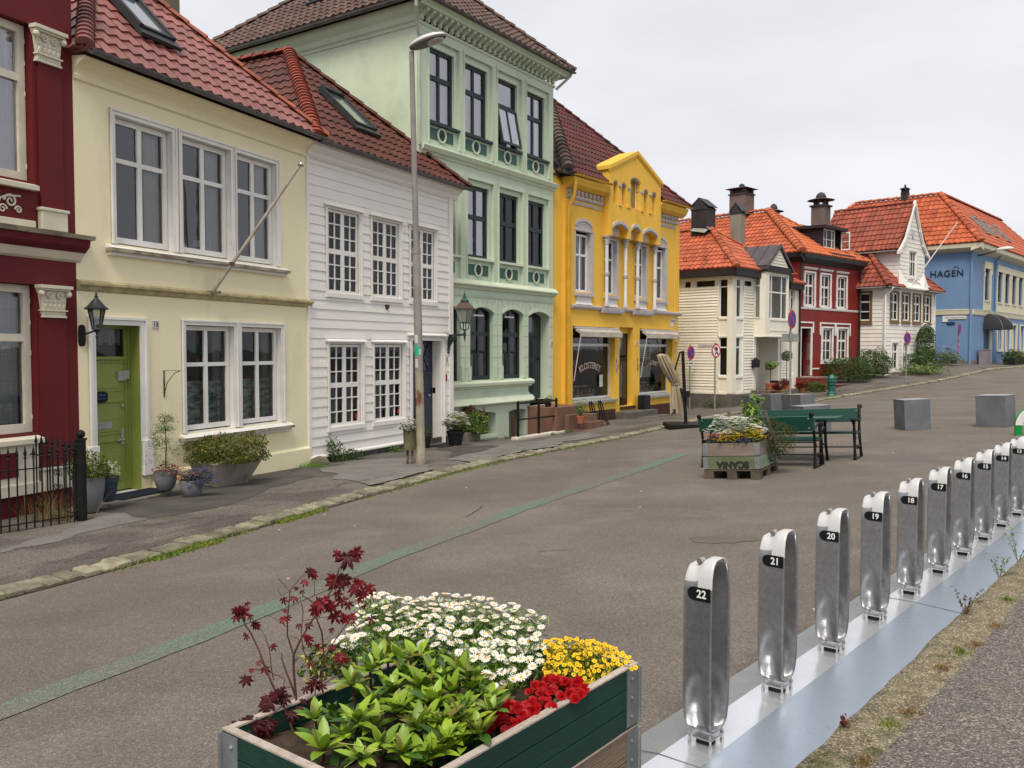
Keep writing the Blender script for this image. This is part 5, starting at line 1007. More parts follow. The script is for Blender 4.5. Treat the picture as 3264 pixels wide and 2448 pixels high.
# ================================================================== 8 white gabled house
m_wb3=mat('white_boards_far',(.78,.765,.72),.55,col2=(.72,.70,.66),scale=2,dirt=(.58,.56,.5),dlo=.62,dhi=.84)
m_tile_r3=mat('rust_red_tile',(.31,.078,.045),.55,col2=(.22,.058,.038),scale=1.2,island=.22,dirt=(.15,.055,.04),dlo=.52,dhi=.75,dscale=2.5)
T8=house('gabled_house','white boarded house with a tall narrow gable, brown-framed windows and an arched hedge',18.5722,43.1,46.7,.2)
H8=[(.66,1.52,3.12,4.50),(2.05,2.92,3.12,4.50),(3.42,4.30,3.12,4.50),(4.80,5.68,3.12,4.50),(.86,1.60,.62,1.98),(2.22,2.96,.62,1.98)]
b=MB();wall(b,0,6.35,-.3,4.75,H8,rev=.06);boards(b,.12,6.25,.25,4.7,.20,[(h[0]-.12,h[1]+.12,h[2]-.1,h[3]+.12)for h in H8],out=.022);b.box(-.03,.12,-.04,0,.2,4.75);b.box(6.25,6.38,-.04,0,.6,4.75)
b.T=TL;HS=[(-1.28,-.74,3.10,4.48)];wall(b,-9,0,-.3,4.75,HS,rev=.06);boards(b,-9,-.08,.25,4.7,.20,[(-1.4,-.62,3.0,4.6)],out=.022);b.box(-.08,.03,-.04,0,.2,4.75);b.T=None
for x in(6.35,):b.quad((x,0,-.3),(x,9,-.3),(x,9,4.75),(x,0,4.75))
b.quad((0,9,-.3),(6.35,9,-.3),(6.35,9,4.75),(0,9,4.75))
# tall gable tower
gy=-.05;G=[(1.55,6.6),(4.68,6.6)];gh=(2.62,3.56,5.42,6.74)
wall(b,1.55,4.68,4.7,6.75,[gh],y=gy,rev=.06);b.poly([(1.55,gy,6.75),(4.68,gy,6.75),(4.25,gy,7.15),(3.75,gy,7.9),(3.115,gy,9.1),(2.48,gy,7.9),(1.98,gy,7.15)])
boards(b,1.55,4.68,4.75,6.7,.20,[(gh[0]-.1,gh[1]+.1,gh[2]-.1,gh[3]+.12)],y=gy,out=.022)
for i,z in enumerate(frange(6.95,8.5,8)):w=1.55*(9.2-z)/2.6;b.box(3.115-w+.12,3.115+w-.12,gy-.02,gy,z,z+.02)
for s,x in((-1,1.55),(1,4.68)):b.quad((x,gy,4.7),(x,4.1,4.7),(x,4.1,6.75),(x,gy,6.75))
b.T=TL@Matrix.Translation((0,1.55,0));boards(b,-6,0,4.75,6.65,.20,[],out=.022);b.T=None
# curved bargeboards and flared foot
cv=[(1.15,6.62),(1.55,6.92),(2.0,7.35),(2.45,8.1),(3.115,9.38)]
for(p,q)in zip(cv,cv[1:]):
    for s in(0,1):
        f=(lambda x:x)if s==0 else(lambda x:6.23-x);b.prism([(f(p[0]),gy-.14,p[1]),(f(q[0]),gy-.14,q[1]),(f(q[0]),gy-.14,q[1]-.26),(f(p[0]),gy-.14,p[1]-.16)],(0,.12,0))
for s in(0,1):
    f=(lambda x:x)if s==0 else(lambda x:6.23-x);b.prism([(f(1.55),gy-.0,5.7),(f(1.3),gy-.1,5.1),(f(.9),gy-.25,4.8),(f(2.2),gy-.30,4.78),(f(2.3),gy-.02,5.2)],(0,.03,0))
b.prism([(2.0,gy,5.1),(2.0,gy-.34,4.82),(2.0,gy-.34,4.74),(2.0,gy,4.74)],(2.23,0,0));b.lathe([(.13,0),(.13,.02)],(0,0,0),3)if False else None
mk('wall',b,m_wb3,T8)
b=MB();b.T=Matrix.Translation((3.1,gy-.03,7.62))@Matrix.Rotation(R(90),4,'X');b.lathe([(.17,0),(.17,.02)],n=14,sx=.8,sy=1.5);mk('oval_vent',b,m_orn,T8)
m_brn=mat('ochre_window_trim',(.20,.125,.05),.6,col2=(.16,.10,.04),scale=4);b=MB()
def bf(b,a,c,z0,z1,w=.09,o=.05):b.box(a-w,a,-o,0,z0-w,z1+w);b.box(c,c+w,-o,0,z0-w,z1+w);b.box(a,c,-o,0,z1,z1+w);b.box(a-w*1.3,c+w*1.3,-o*1.6,0,z0-w*1.8,z0-w);b.box(a,c,-o,0,z0-w,z0)
for h in H8[:4]:b.cut();bf(b,*h)
b.cut();b.T=TL;bf(b,*HS[0],w=.11);b.T=None;mk('window_trim',b,m_brn,T8)
b=MB()
for h in H8[4:]:b.cut();bf(b,*h,w=.08)
b.cut();b.T=Matrix.Translation((0,gy,0));bf(b,*gh,w=.07);b.T=None;b.cut();b.tube([(-.02,-.42,4.72),(-.02,-.3,4.55),(-.12,-.08,4.3),(-.12,-.08,.25),(-.25,-.2,.12)],.05,8);mk('white_trim',b,m_wwhite,T8)
for h in H8:
    a,c,z0,z1=h;m_=(a+c)/2;zt=z0+(z1-z0)*.66;window(T8,a,c,z0,z1,.03,m_wwhite,bu=[(m_,.09)],bz=[(zt,.09),(z0+(zt-z0)/2,.03)],fw=.06,fd=.03,gl=g_far,cur=[]if z0>2 else[(a+.05,c-.05,z0,z0+.9,m_dimgrey)])
window(T8,*gh,gy+.03,m_wwhite,bu=[(2.94,.06),(3.26,.06)],bz=[(6.22,.08)],fw=.06,fd=.03,gl=g_far)
w_=window(T8,*HS[0],.03,m_wwhite,bz=[(4.04,.07),(3.55,.05)],fw=.05,fd=.03,gl=g_far,T=TL)
b=MB();b.T=TL;b.lathe([(.001,.12),(.04,.08),(.045,.02),(.025,-.06),(.001,-.08)],(-.95,.25,4.22),10);mk('lit_lamp',b,mat('lamp_glow',(1,.6,.2),.5,emit=((1,.42,.06),7)),w_)
e=.36;zE=4.76
tiles(T8,(-e,-e,zE),(1.55,-e,zE),(1.55,1.6,6.75),(1.55,1.6,6.75),m_tile_r3,tw=.24,seg=5,amp=.05,step=.04,name='skirt_roof');tiles(T8,(4.68,-e,zE),(6.35+e,-e,zE),(4.68,1.6,6.75),(4.68,1.6,6.75),m_tile_r3,tw=.24,seg=5,amp=.05,step=.04,name='skirt_roof')
tiles(T8,(-e,9,zE),(-e,-e,zE),(1.55,1.6,6.75),(1.55,9,6.75),m_tile_r3,tw=.24,seg=5,amp=.05,step=.04,name='skirt_roof');tiles(T8,(6.35+e,-e,zE),(6.35+e,9,zE),(4.68,9,6.75),(4.68,1.6,6.75),m_tile_r3,tw=.3,seg=3,name='skirt_roof')
tiles(T8,(1.15,4.2,6.72),(1.15,-.12,6.72),(3.115,-.12,9.25),(3.115,4.2,9.25),m_tile_r3,tw=.25,tl=.36,seg=5,amp=.05,step=.045,name='gable_roof');tiles(T8,(5.08,-.12,6.72),(5.08,4.2,6.72),(3.115,4.2,9.25),(3.115,-.12,9.25),m_tile_r3,tw=.3,seg=3,name='gable_roof')
ridge(T8,(-e,-e,zE+.05),(1.5,1.55,6.8),m_tile_r3,r=.15,L=.34);ridge(T8,(6.35+e,-e,zE+.05),(4.7,1.55,6.8),m_tile_r3,r=.1);b=MB();b.poly([(1.2,4.1,6.7),(5.05,4.1,6.7),(3.115,4.1,9.2)]);mk('gable_back',b,m_wb3,T8);ridge(T8,(3.115,-.0,9.3),(3.115,4.2,9.3),m_tile_r3,r=.11)
b=MB();b.box(-e-.03,1.55,-e-.03,0,4.70,4.76);b.box(4.68,6.35+e,-e-.03,0,4.70,4.76);b.T=TL;b.box(-9,e,-e-.03,0,4.70,4.76);b.T=TL@Matrix.Translation((0,1.55,0));b.box(-4.2,-.0,-.42,0,6.62,6.68);b.T=None;mk('soffit',b,m_lead,T8)
b=MB();b.tube([(2.85,gy,4.95),(7.6,gy-1.45,9.3)],[.035,.016],8);b.ball((7.6,gy-1.45,9.3),.04,6);mk('flagpole',b,mat('flagpole_paint',(.6,.6,.56),.5),T8)if False else None
interior(T8,.1,6.2,[.2,2.6,4.7]);OFF[0]=0
# ================================================================== 9 blue corner building
m_blue=mat('cornflower_blue_stucco',(.155,.265,.44),.65,col2=(.14,.24,.405),scale=1.0,fine=.04,fscale=20,dirt=(.13,.22,.38),dlo=.55,dhi=.8,dscale=.7)
m_cr9=mat('ivory_stucco',(.66,.62,.47),.6,col2=(.60,.57,.43),scale=2)
m_tile_o9=mat('vivid_orange_tile',(.46,.115,.045),.5,col2=(.34,.080,.038),scale=1.3,island=.2)
T9=house('blue_corner_house','cornflower blue corner building with HAGEN lettering and an orange tiled hipped roof',26.5818,50.0,42,.6)
b=MB();ws=[(2.6+0*i,0,0,0)for i in range(0)];UW=[(2.55,3.6)]+[(5.65+1.87*i,6.75+1.87*i)for i in range(7)];LW=[(5.95,7.0),(8.1,9.1),(9.9,10.8),(12.1,13.1),(14.2,15.2),(16.2,17.2)]
H9=[(a,c,4.6,6.5)for a,c in UW]+[(a,c,1.65,3.2)for a,c in LW]+[(2.7,3.9,.6,2.85)]
wall(b,0,20,-.3,7.35,H9,rev=.15);b.T=TL;wall(b,-9,0,-.3,7.35);b.T=None
b.quad((20,0,-.3),(20,9,-.3),(20,9,7.35),(20,0,7.35));b.quad((0,9,-.3),(20,9,-.3),(20,9,7.35),(0,9,7.35));mk('wall',b,m_blue,T9)
b=MB();b.T=TL;b.mould(-9,.0,[(0,3.66),(.05,3.68),(.08,3.90),(.10,3.95),(0,3.98)]);b.mould(-9,.55,[(0,7.30),(.1,7.34),(.45,7.45),(.5,7.5),(.52,7.72),(0,7.74)]);b.T=None;b.mould(.1,20,[(0,3.66),(.05,3.68),(.08,3.90),(.10,3.95),(0,3.98)]);b.mould(-.5,20,[(0,7.30),(.1,7.34),(.45,7.45),(.5,7.5),(.52,7.72),(0,7.74)]);mk('cornice',b,m_cr9,T9)
b=MB()
for a,c in UW:b.cut();b.box(a-.12,a,-.06,0,4.0,6.5);b.box(c,c+.42,-.07,0,4.0,6.5);b.box(a-.2,c+.55,-.10,0,6.5,6.90);b.box(a-.2,a-.1,-.09,0,6.3,6.5);b.box(c+.42,c+.55,-.09,0,6.2,6.5);b.box(a,c,-.05,0,4.0,4.52);b.box(a-.1,c+.1,-.10,0,4.52,4.6)
for a,c in LW:b.cut();b.box(a-.1,a,-.06,0,1.55,3.25);b.box(c,c+.35,-.06,0,1.55,3.25);b.box(a-.1,c+.35,-.07,0,3.25,3.36);b.box(a-.1,c+.3,-.1,0,1.5,1.62)
b.cut();b.box(3.9,4.5,-.06,0,.6,2.85);mk('window_surround',b,m_cr9,T9)
for a,c in UW:m_=(a+c)/2;window(T9,a,c,4.6,6.5,.1,mat('dark_brown_frame',(.04,.03,.025),.5),bu=[(m_,.05)],bz=[(5.85,.06)],fw=.06,fd=.04,gl=g_far)
for a,c in LW:window(T9,a,c,1.65,3.2,.1,m_cr9,bu=[((a+c)/2,.04)],fw=.05,fd=.04,gl=g_far)
b=MB();b.box(2.7,3.9,.12,.16,.6,2.85);mk('door',b,mat('pale_blue_door',(.10,.18,.28),.5),T9)
b=MB();b.T=TL;b.tube([(-.05,-.06,7.3),(-.05,-.06,.5)],.06,8);b.T=None;b.tube([(5.0,-.4,7.5),(5.0,-.07,7.1),(5.0,-.07,3.8)],.055,8);mk('downpipe',b,m_blue,T9)
b=MB();b.T=TL;b.box(-9,.02,-.04,0,-.3,1.0);b.T=None;b.box(-.02,3,-.05,0,-.3,1.0);mk('plinth',b,mat('pinkish_plinth',(.20,.14,.13),.85,col2=(.15,.13,.13),scale=3),T9)
# lettering HAGEN on the flank
t=text_mesh('wall_lettering','HAGEN',.52,mat('navy_lettering',(.018,.035,.07),.5),T9,(0,0,0),rot=(0,0,0),bold=.006,depth=.02,spacing=1.1,off=False)
# the flank letters sit on the plane x=0 facing the square
for v in t.data.vertices:v.co=Vector(TL@Vector((-1.38+v.co.x*.98,-.03-v.co.z,6.08-.6+v.co.y)))
b=MB();b.T=TL;b.tube([(-1.02,-.03,6.42),(-.90,-.03,6.50),(-.78,-.03,6.45),(-.70,-.03,6.34)],.014,6);mk('lettering_swash',b,MATS['navy_lettering'],T9)
e=.55;zE=7.76;A_=(2.5,2.5,11.15)
tiles(T9,(-e,-e,zE),(20+e,-e,zE),(17.5,2.5,11.15),A_,m_tile_o9,tw=.34,tl=.42,seg=4,amp=.05,step=.04);tiles(T9,(-e,10.7,zE),(-e,-e,zE),A_,(2.5,7.7,11.15),m_tile_o9,name='roof_side',tw=.30,tl=.40,seg=5,amp=.06,step=.05)
tiles(T9,(20+e,-e,zE),(20+e,5.5,zE),(17.5,2.5,11.15),(17.5,2.5,11.15),m_tile_o9,name='roof_side',tw=.4,tl=.5,seg=3)
ridge(T9,(-e,-e,zE+.06),(2.5,2.5,11.24),m_tile_o9,r=.17,L=.4);ridge(T9,(2.5,2.5,11.22),(17.5,2.5,11.22),m_tile_o9,r=.15,L=.5);ridge(T9,(2.5,2.5,11.22),(2.5,7.7,11.22),m_tile_o9,r=.15,L=.5);ridge(T9,(-e,10.7,zE),(2.5,7.7,11.22),m_tile_o9,r=.15,L=.5);tiles(T9,(20+e,5.5,zE),(5,5.5,zE),(2.5,2.5,11.15),(17.5,2.5,11.15),m_tile_o9,name='roof_back',tw=.5,tl=.6,seg=2);chimney(T9,2.5,4.6,11.0,11.5,.4,.4,m_chb,'slab')
sv=(Vector((10,2.5,11.15))-Vector((10,-e,zE))).normalized()
for u in(4.5,6.4,9.5):skylight(T9,Vector((u,-e,zE))+sv*2.0+Vector((0,-.05,.08)),(1,0,0),sv,.7,1.1,m=m_lead)
m_fl=0
OFF[0]=0
# ================================================================== street furniture and plants along the houses
def hp(T,u,y,z=None): # world point from a house's own coordinates (y>0 is behind the facade)
    M=Matrix.Rotation(T.rotation_euler.z,4,'Z');q=M@Vector((u,y,0));x_,y_=T.location.x+q.x,T.location.y+q.y
    return Vector((x_,y_,gz(x_,y_)+.06 if z is None else z))
def leaves(b,P,size,mi=0,up=.3,asp=.55,N=None,jit=.35,fold=.12):
    for k,p in enumerate(P):
        s=size*RS.uniform(1-jit,1+jit);d=RS.normal(size=3);d[2]+=up
        if N is not None:d+=N[k]*1.2
        d/=np.linalg.norm(d)+1e-9;a=RS.normal(size=3);t=np.cross(d,a);t/=np.linalg.norm(t)+1e-9;u=np.cross(d,t);w=t*s*asp*.5;l=u*s;f=d*s*fold
        m=mi if not isinstance(mi,(list,tuple))else mi[RS.randint(len(mi))]
        b.add([tuple(p-l*.5),tuple(p+w+f),tuple(p+l*.5),tuple(p-w+f),],[(0,1,2),(0,2,3)],m)
def crown_pts(n,c,r,lump=.25,shell=.55,seed=0,flat=None,sq=1.0):
    rs=np.random.RandomState(seed+3);d=rs.normal(size=(n,3));d/=np.linalg.norm(d,axis=1)[:,None]
    if sq!=1:d=np.sign(d)*np.abs(d)**sq
    ph=rs.uniform(0,6,6);L=1+lump*(np.sin(d[:,0]*4+ph[0])*np.sin(d[:,1]*5+ph[1])+.6*np.sin(d[:,2]*7+ph[2]+d[:,0]*3)+.4*np.sin(d[:,0]*11+ph[3])*np.sin(d[:,2]*9+ph[4]))
    q=rs.uniform(0,1,n)**.33;q=shell+(1-shell)*q;q=np.where(rs.uniform(size=n)<.22,rs.uniform(.2,1,n),q);P=d*(L*q)[:,None]*np.array(r)
    if flat is not None:P[:,2]=np.maximum(P[:,2],flat*r[2])
    return P+np.array(c),d
def lf(name,c,c2=None,**k):return mat(name,c,.5,col2=c2 or[x*.6 for x in c],scale=8,island=.38,trans=.22,spec=.35,**k)
l_box=lf('boxwood_leaf',(.11,.145,.018),(.20,.20,.03));l_dark=lf('dark_leaf',(.030,.065,.014),(.06,.10,.02));l_mid=lf('green_leaf',(.075,.15,.03));l_lime=lf('lime_leaf',(.22,.36,.06),(.14,.26,.05));l_olive=lf('olive_leaf',(.10,.11,.018),(.16,.10,.02));l_red=lf('red_brown_leaf',(.13,.03,.02));l_grey=lf('grey_green_leaf',(.16,.20,.12))
f_white=mat('white_petal',(.86,.86,.80),.6,trans=.2,island=.06);f_yellow=mat('yellow_petal',(.86,.60,.02),.6,island=.15,trans=.2);f_red=mat('red_petal',(.42,.005,.009),.5,col2=(.27,.003,.006),island=.3,trans=.25);f_pink=mat('pink_petal',(.55,.16,.24),.6,island=.3,trans=.2);f_blue=mat('violet_petal',(.10,.06,.38),.6,island=.3,trans=.2);f_orange=mat('orange_petal',(.75,.30,.10),.6,island=.2)
m_potgrey=mat('grey_glazed_pot',(.20,.20,.215),.55,col2=(.15,.15,.165),scale=5);m_potnavy=mat('navy_glazed_pot',(.045,.06,.085),.4,col2=(.03,.045,.07),scale=6);m_terra=mat('terracotta',(.42,.16,.075),.8,col2=(.34,.12,.06),scale=6);m_potblack=mat('black_pot',(.015,.015,.018),.5)
m_bark=mat('brown_bark',(.10,.06,.04),.85,col2=(.06,.035,.025),scale=12)
def pot(name,label,loc,r,h,m,shape='round',cat='pot',group=None):
    t=thing(name,label,cat,loc,group=group);b=MB()
    pr={'round':[(.60*r,0),(.80*r,.18*h),(.97*r,.55*h),(r,h),(.93*r,h),(.90*r,.9*h),(.001,.88*h)],'taper':[(.66*r,0),(.92*r,.8*h),(r,.8*h),(r*1.02,h),(.93*r,h),(.9*r,.88*h),(.001,.86*h)],'tall':[(.55*r,0),(.8*r,.25*h),(.95*r,.6*h),(r,h),(.92*r,h),(.9*r,.92*h),(.001,.9*h)]}[shape]
    b.lathe(pr,n=28);mk('vessel',b,m,t,smooth='auto',off=False);b=MB();b.lathe([(.9*r,.885*h),(.3*r,.92*h),(.001,.93*h)],n=16);mk('soil',b,m_soil,t,off=False);return t
def plant(name,label,loc,r,n,size,mats,mi=None,cat='plant',lump=.25,flowers=None,stem=True,c=None,seed=0,shell=.55,up=.3,asp=.55,flat=-.6,group=None,sq=1.0):
    t=thing(name,label,cat,loc,group=group);c=c or(0,0,r[2]*.85);b=MB();P,d=crown_pts(n,c,r,lump,shell,seed,flat,sq);leaves(b,P,size,mi if mi is not None else list(range(len(mats))),up,asp,N=d);mk('foliage',b,mats,t,off=False)
    if stem:
        b=MB();rs=random.Random(seed)
        for i in range(7):a=rs.uniform(0,6.28);q=rs.uniform(.2,.75);b.tube([(0,0,0),(math.cos(a)*r[0]*q*.4,math.sin(a)*r[1]*q*.4,c[2]*.6),(math.cos(a)*r[0]*q,math.sin(a)*r[1]*q,c[2]+r[2]*.3)],[.012,.008,.004],5)
        mk('stem',b,m_bark,t,off=False)
    if flowers:
        for(m,cnt,fs,zr)in flowers:
            b=MB();P,d=crown_pts(cnt,c,[x*1.06 for x in r],lump,.93,seed+9,flat);P=P[P[:,2]>c[2]+r[2]*zr]
            for p in P:
                for k in range(5):a=k*1.257;w=fs*.5;b.add([tuple(p),tuple(p+np.array([math.cos(a-.5)*w,math.sin(a-.5)*w,.25*w])),tuple(p+np.array([math.cos(a)*w*1.5,math.sin(a)*w*1.5,.1*w])),tuple(p+np.array([math.cos(a+.5)*w,math.sin(a+.5)*w,.25*w]))],[(0,1,2,3)])
            mk('flowers',b,m,t,off=False)
    return t
# ---- railing at the red house
RP=at(262,1660,.06);Wl=hp(T1,-.80,-.06);Lf_=at(-140,1725,.06)
t=thing('iron_railing','black wrought iron railing with spear tops and scrolls before the dark red house','railing',RP)
b=MB();b.box(-.045,.045,-.045,.045,-.3,1.08);b.box(-.055,.055,-.055,.055,1.06,1.09);b.ball((0,0,1.14),.055,12);mk('post',b,m_black,t,off=False,bevel=.004)
for dst,n,h0 in((Lf_,15,1.0),(Wl,9,1.02)):
    D=Vector((dst.x-RP.x,dst.y-RP.y,0));dz=dst.z-RP.z;b=MB()
    for z in(.14,h0-.22):b.beam((0,0,z),(D.x,D.y,z+dz),.03,.012)
    mk('rail',b,m_black,t,off=False)
    for i in range(1,n):
        f=i/n;x,y,zz=D.x*f,D.y*f,dz*f;b=MB();b.tube([(x,y,zz-.05),(x,y,zz+h0-.08)],.009,6);b.lathe([(.009,h0-.1),(.02,h0-.085),(.009,h0-.07),(.022,h0-.04),(.012,h0+.0),(.001,h0+.06)],(x,y,zz),8)
        mk('picket',b,m_black,t,off=False)
    b=MB();U=D.normalized();f=.86 if n==15 else .45;c=D*f
    for sg in(-1,1):
        for zc,v in((.60,1),(.44,-1)):
            P=[]
            for q in range(18):a=q/17*7.5;r_=.048*(1-.75*q/17);P.append(tuple(c+U*sg*(.052-r_*math.cos(a))+Vector((0,0,zc+dz*f+v*r_*math.sin(a)))))
            b.tube(P,.0055,5)
    mk('scroll',b,m_black,t,off=False)
b=MB();rng=random.Random(3)
for i in range(300):
    c=RP+Vector((rng.gauss(-.38,.16),rng.gauss(.05,.12),0));h=rng.uniform(.12,.5);blade(b,c.x-RP.x,c.y-RP.y,c.z-RP.z-.03,h,.007,.9,1 if rng.random()<.8 else 0)
o=thing('dry_grass_tuft','dry straw coloured grass tuft at the foot of the black railing','grass',RP);mk('blades',b,[m_grass,m_dry],o,off=False)
# ---- cream house doorstep and pots
b=MB();b.box(-.02,1.95,-.60,-.0,-.16,0);q=hp(T2,.0,0,-.495);o=mk('doorstep',b,mat('worn_stone',(.20,.19,.165),.9,col2=(.13,.12,.11),scale=5,bump=.5,bscale=50),bevel=.01);o.location=q;o.rotation_euler=(0,0,R(67));tag(o,'long worn stone doorstep under the green door of the cream house','doorstep')
b=MB();b.box(.26,1.18,-.50,-.06,0,.018);o=mk('door_mat',b,mat('navy_mat',(.012,.02,.035),.95,bump=1,bscale=200),bevel=.004);o.location=q+Vector((0,0,.002));o.rotation_euler=(0,0,R(67));tag(o,'dark navy door mat on the doorstep of the green door','door mat')
def put_pot(label,px,py,up,r,h,m,shape,group='pots beside the green door'):
    p=at(px,py,up);p.z+=up;return pot('plant_pot',label,p,r,h,m,shape,group=group),p
_,p=put_pot('tall tapered grey pot holding a round boxwood beside the railing',284,1630,.08,.20,.46,m_potgrey,'tall')
plant('boxwood','round yellow-green boxwood bush in the tall grey pot',p+Vector((0,0,.38)),(.25,.25,.22),1900,.035,[l_box,l_mid],cat='shrub',lump=.12,seed=1)
_,p=put_pot('navy ribbed pot with a cream-flowered plant left of the door',341,1597,.17,.155,.33,m_potnavy,'taper')
plant('white_flower_plant','small cream-white flowering plant in the navy ribbed pot',p+Vector((0,0,.29)),(.15,.15,.13),380,.04,[l_grey,mat('cream_leaf',(.55,.55,.36),.6,island=.2)],flowers=[(f_white,90,.03,-.3)],seed=2,cat='potted plant')
_,p=put_pot('round grey pot with a young conifer right of the green door',528,1560,.17,.165,.27,m_potgrey,'round')
t=thing('young_conifer','wispy young green conifer with pink flowers at its foot in a grey pot','conifer',p+Vector((0,0,.24)));b=MB();rs=np.random.RandomState(4);P=[]
for i in range(60):
    f=rs.uniform(0,1)**.8;a=rs.uniform(0,6.28);rr_=(.30*(1-f)+.06)*rs.uniform(.3,1);c=np.array([math.cos(a)*rr_+.05*math.sin(f*9),math.sin(a)*rr_,.12+f*.72]);P+=[c+rs.normal(size=3)*np.array([.045,.045,.03])for _ in range(26)]
leaves(b,P,.028,[0,1],.2,.35);mk('foliage',b,[lf('conifer_green',(.12,.20,.06),(.20,.28,.08)),l_mid],t,off=False)
b=MB();b.tube([(0,0,0),(.02,0,.4),(.0,0,.82)],[.012,.009,.003],6);mk('trunk',b,m_bark,t,off=False)
b=MB();P,d=crown_pts(500,(.06,-.04,.05),(.20,.17,.10),.2,.6,5,-.6);leaves(b,P,.03,[0,1,2],.4);mk('underplanting',b,[l_dark,f_pink,l_olive],t,off=False)
_,p=put_pot('small round grey pot with orange and violet flowers before the trough',613,1583,.06,.165,.25,m_potgrey,'round')
plant('lobelia_plant','violet lobelia trailing over a small grey pot with orange pansies',p+Vector((.10,-.02,.16)),(.22,.16,.13),500,.03,[l_dark,l_mid],flowers=[(f_blue,420,.024,-.9)],seed=6,flat=-1,cat='potted plant')
plant('pansy_plant','orange pansies in the small grey pot under the conifer',p+Vector((-.06,-.03,.22)),(.13,.1,.08),160,.03,[l_mid],flowers=[(f_orange,70,.035,-.2),(f_blue,30,.03,-.2)],seed=7,stem=False,cat='potted plant')
p=at(692,1556,.06);p.z+=.06;t=thing('concrete_trough','slanting grey concrete trough filled by a wide clipped shrub','planter',p,R(58));b=MB()
def trap(b,x0,x1,y0,y1,z0,X0,X1,Y0,Y1,z1):b.add([(x0,y0,z0),(x1,y0,z0),(x1,y1,z0),(x0,y1,z0),(X0,Y0,z1),(X1,Y0,z1),(X1,Y1,z1),(X0,Y1,z1)],[(0,3,2,1),(0,1,5,4),(1,2,6,5),(2,3,7,6),(3,0,4,7),(4,5,6,7)])
trap(b,.0,.60,.0,.38,0,-.13,.84,-.12,.54,.40);mk('vessel',b,mat('trough_concrete',(.31,.285,.25),.9,col2=(.22,.20,.17),scale=4,bump=.5,bscale=60,fine=.15,dirt=(.14,.13,.10),dlo=.55,dhi=.75,dscale=3),t,off=False,bevel=.015)
q=p+Vector((.05,.38,.34));plant('clipped_shrub','wide low olive-green clipped shrub growing out of the concrete trough',q,(.60,.60,.27),6000,.042,[l_olive,l_box,l_dark],cat='shrub',lump=.13,seed=8,shell=.5,flat=-.5,c=(0,0,.20),sq=.75)
# ---- wall fittings on the cream house
def fit(T,name,label,cat,u,z,y=0.0,group=None):return thing(name,label,cat,hp(T,u,y,z),T.rotation_euler.z,group)
t=fit(T2,'wall_lantern','dark green six-sided wall lantern beside the green door','lantern',.06,1.82);b=MB();P=[]
for i in range(20):a=2*math.pi*i/20;P.append((.055*math.copysign(abs(math.cos(a))**.6,math.cos(a)),-.0,.15*math.copysign(abs(math.sin(a))**.5,math.sin(a))))
b.prism([(x,-.03,z)for x,_,z in P],(0,.03,0));mk('back_plate',b,m_black,t,off=False,bevel=.005)
m_lant=mat('lantern_green_black',(.014,.026,.024),.4,spec=.5)
b=MB();b.tube([(0,-.03,.02),(0,-.14,.03),(0,-.24,.06),(0,-.30,.05)],.014,8);b.lathe([(.001,-.11),(.01,-.09),(.006,-.06),(.02,-.02),(.012,.02),(.03,.06),(.05,.085)],(0,-.30,0),10);mk('arm',b,m_lant,t,off=False)
b=MB()
for k in range(6):a=k*math.pi/3+.3;b.tube([(.06*math.cos(a),-.30+.06*math.sin(a),.10),(.11*math.cos(a),-.30+.11*math.sin(a),.36)],.007,5)
b.lathe([(.07,.08),(.065,.10)],(0,-.3,0),6,ph=.3);b.lathe([(.155,.355),(.16,.37),(.12,.40),(.075,.455),(.035,.50),(.02,.52),(.028,.535),(.012,.55),(.018,.57),(.004,.60),(.001,.66)],(0,-.3,0),12);mk('frame',b,m_lant,t,off=False,smooth='auto')
b=MB();b.lathe([(.058,.10),(.107,.36)],(0,-.3,0),6,ph=.3);mk('glass_panes',b,g_dark,t,off=False)
def plate(T,u0,u1,z0,z1,txt,label,out=.012,size=None,ink=(.02,.02,.02),face=(.75,.74,.70),name='number_plate',cat='sign',sx=1,frame_=True,y=0,frm=(.05,.05,.05)):
    t=thing(name,label,cat,hp(T,(u0+u1)/2,y-.002,(z0+z1)/2),T.rotation_euler.z);w,h=(u1-u0)/2,(z1-z0)/2;b=MB();b.box(-w,w,-out,0,-h,h);mk('plate',b,mat('plate_%02d'%int(face[0]*99),face,.4),t,off=False,bevel=.003)
    if frame_:
        b=MB();e=.006
        for(a,c,d,f)in((-w+.008,w-.008,h-.016,h-.010),(-w+.008,w-.008,-h+.010,-h+.016),(-w+.008,-w+.014,-h+.016,h-.016),(w-.014,w-.008,-h+.016,h-.016)):b.box(a,c,-out-.001,-out+.001,d,f)
        mk('border',b,mat('sign_border',frm,.5),t,off=False)
    if txt:text_mesh('lettering',txt,size or(z1-z0)*.8,mat('ink_%02d%02d'%(int(ink[0]*99),int(ink[2]*99)),ink,.5),t,(0,-out-.001,0),off=False,sx=sx,depth=.002,bold=.002)
    return t
plate(T2,1.335,1.465,1.94,2.07,'10','small white number 10 plate between the green door and the window',sx=.85)
t=fit(T2,'hanging_bracket','thin empty iron hanging bracket between the door and lower windows','bracket',1.56,.9);b=MB();b.box(-.012,.012,-.012,0,-.02,.40);b.tube([(0,-.01,.02),(.0,-.06,.2),(0,-.22,.36),(0,-.34,.40)],.007,6);b.tube([(0,-.01,.395),(0,-.36,.40)],.004,5);mk('bracket_arm',b,m_rust,t,off=False)
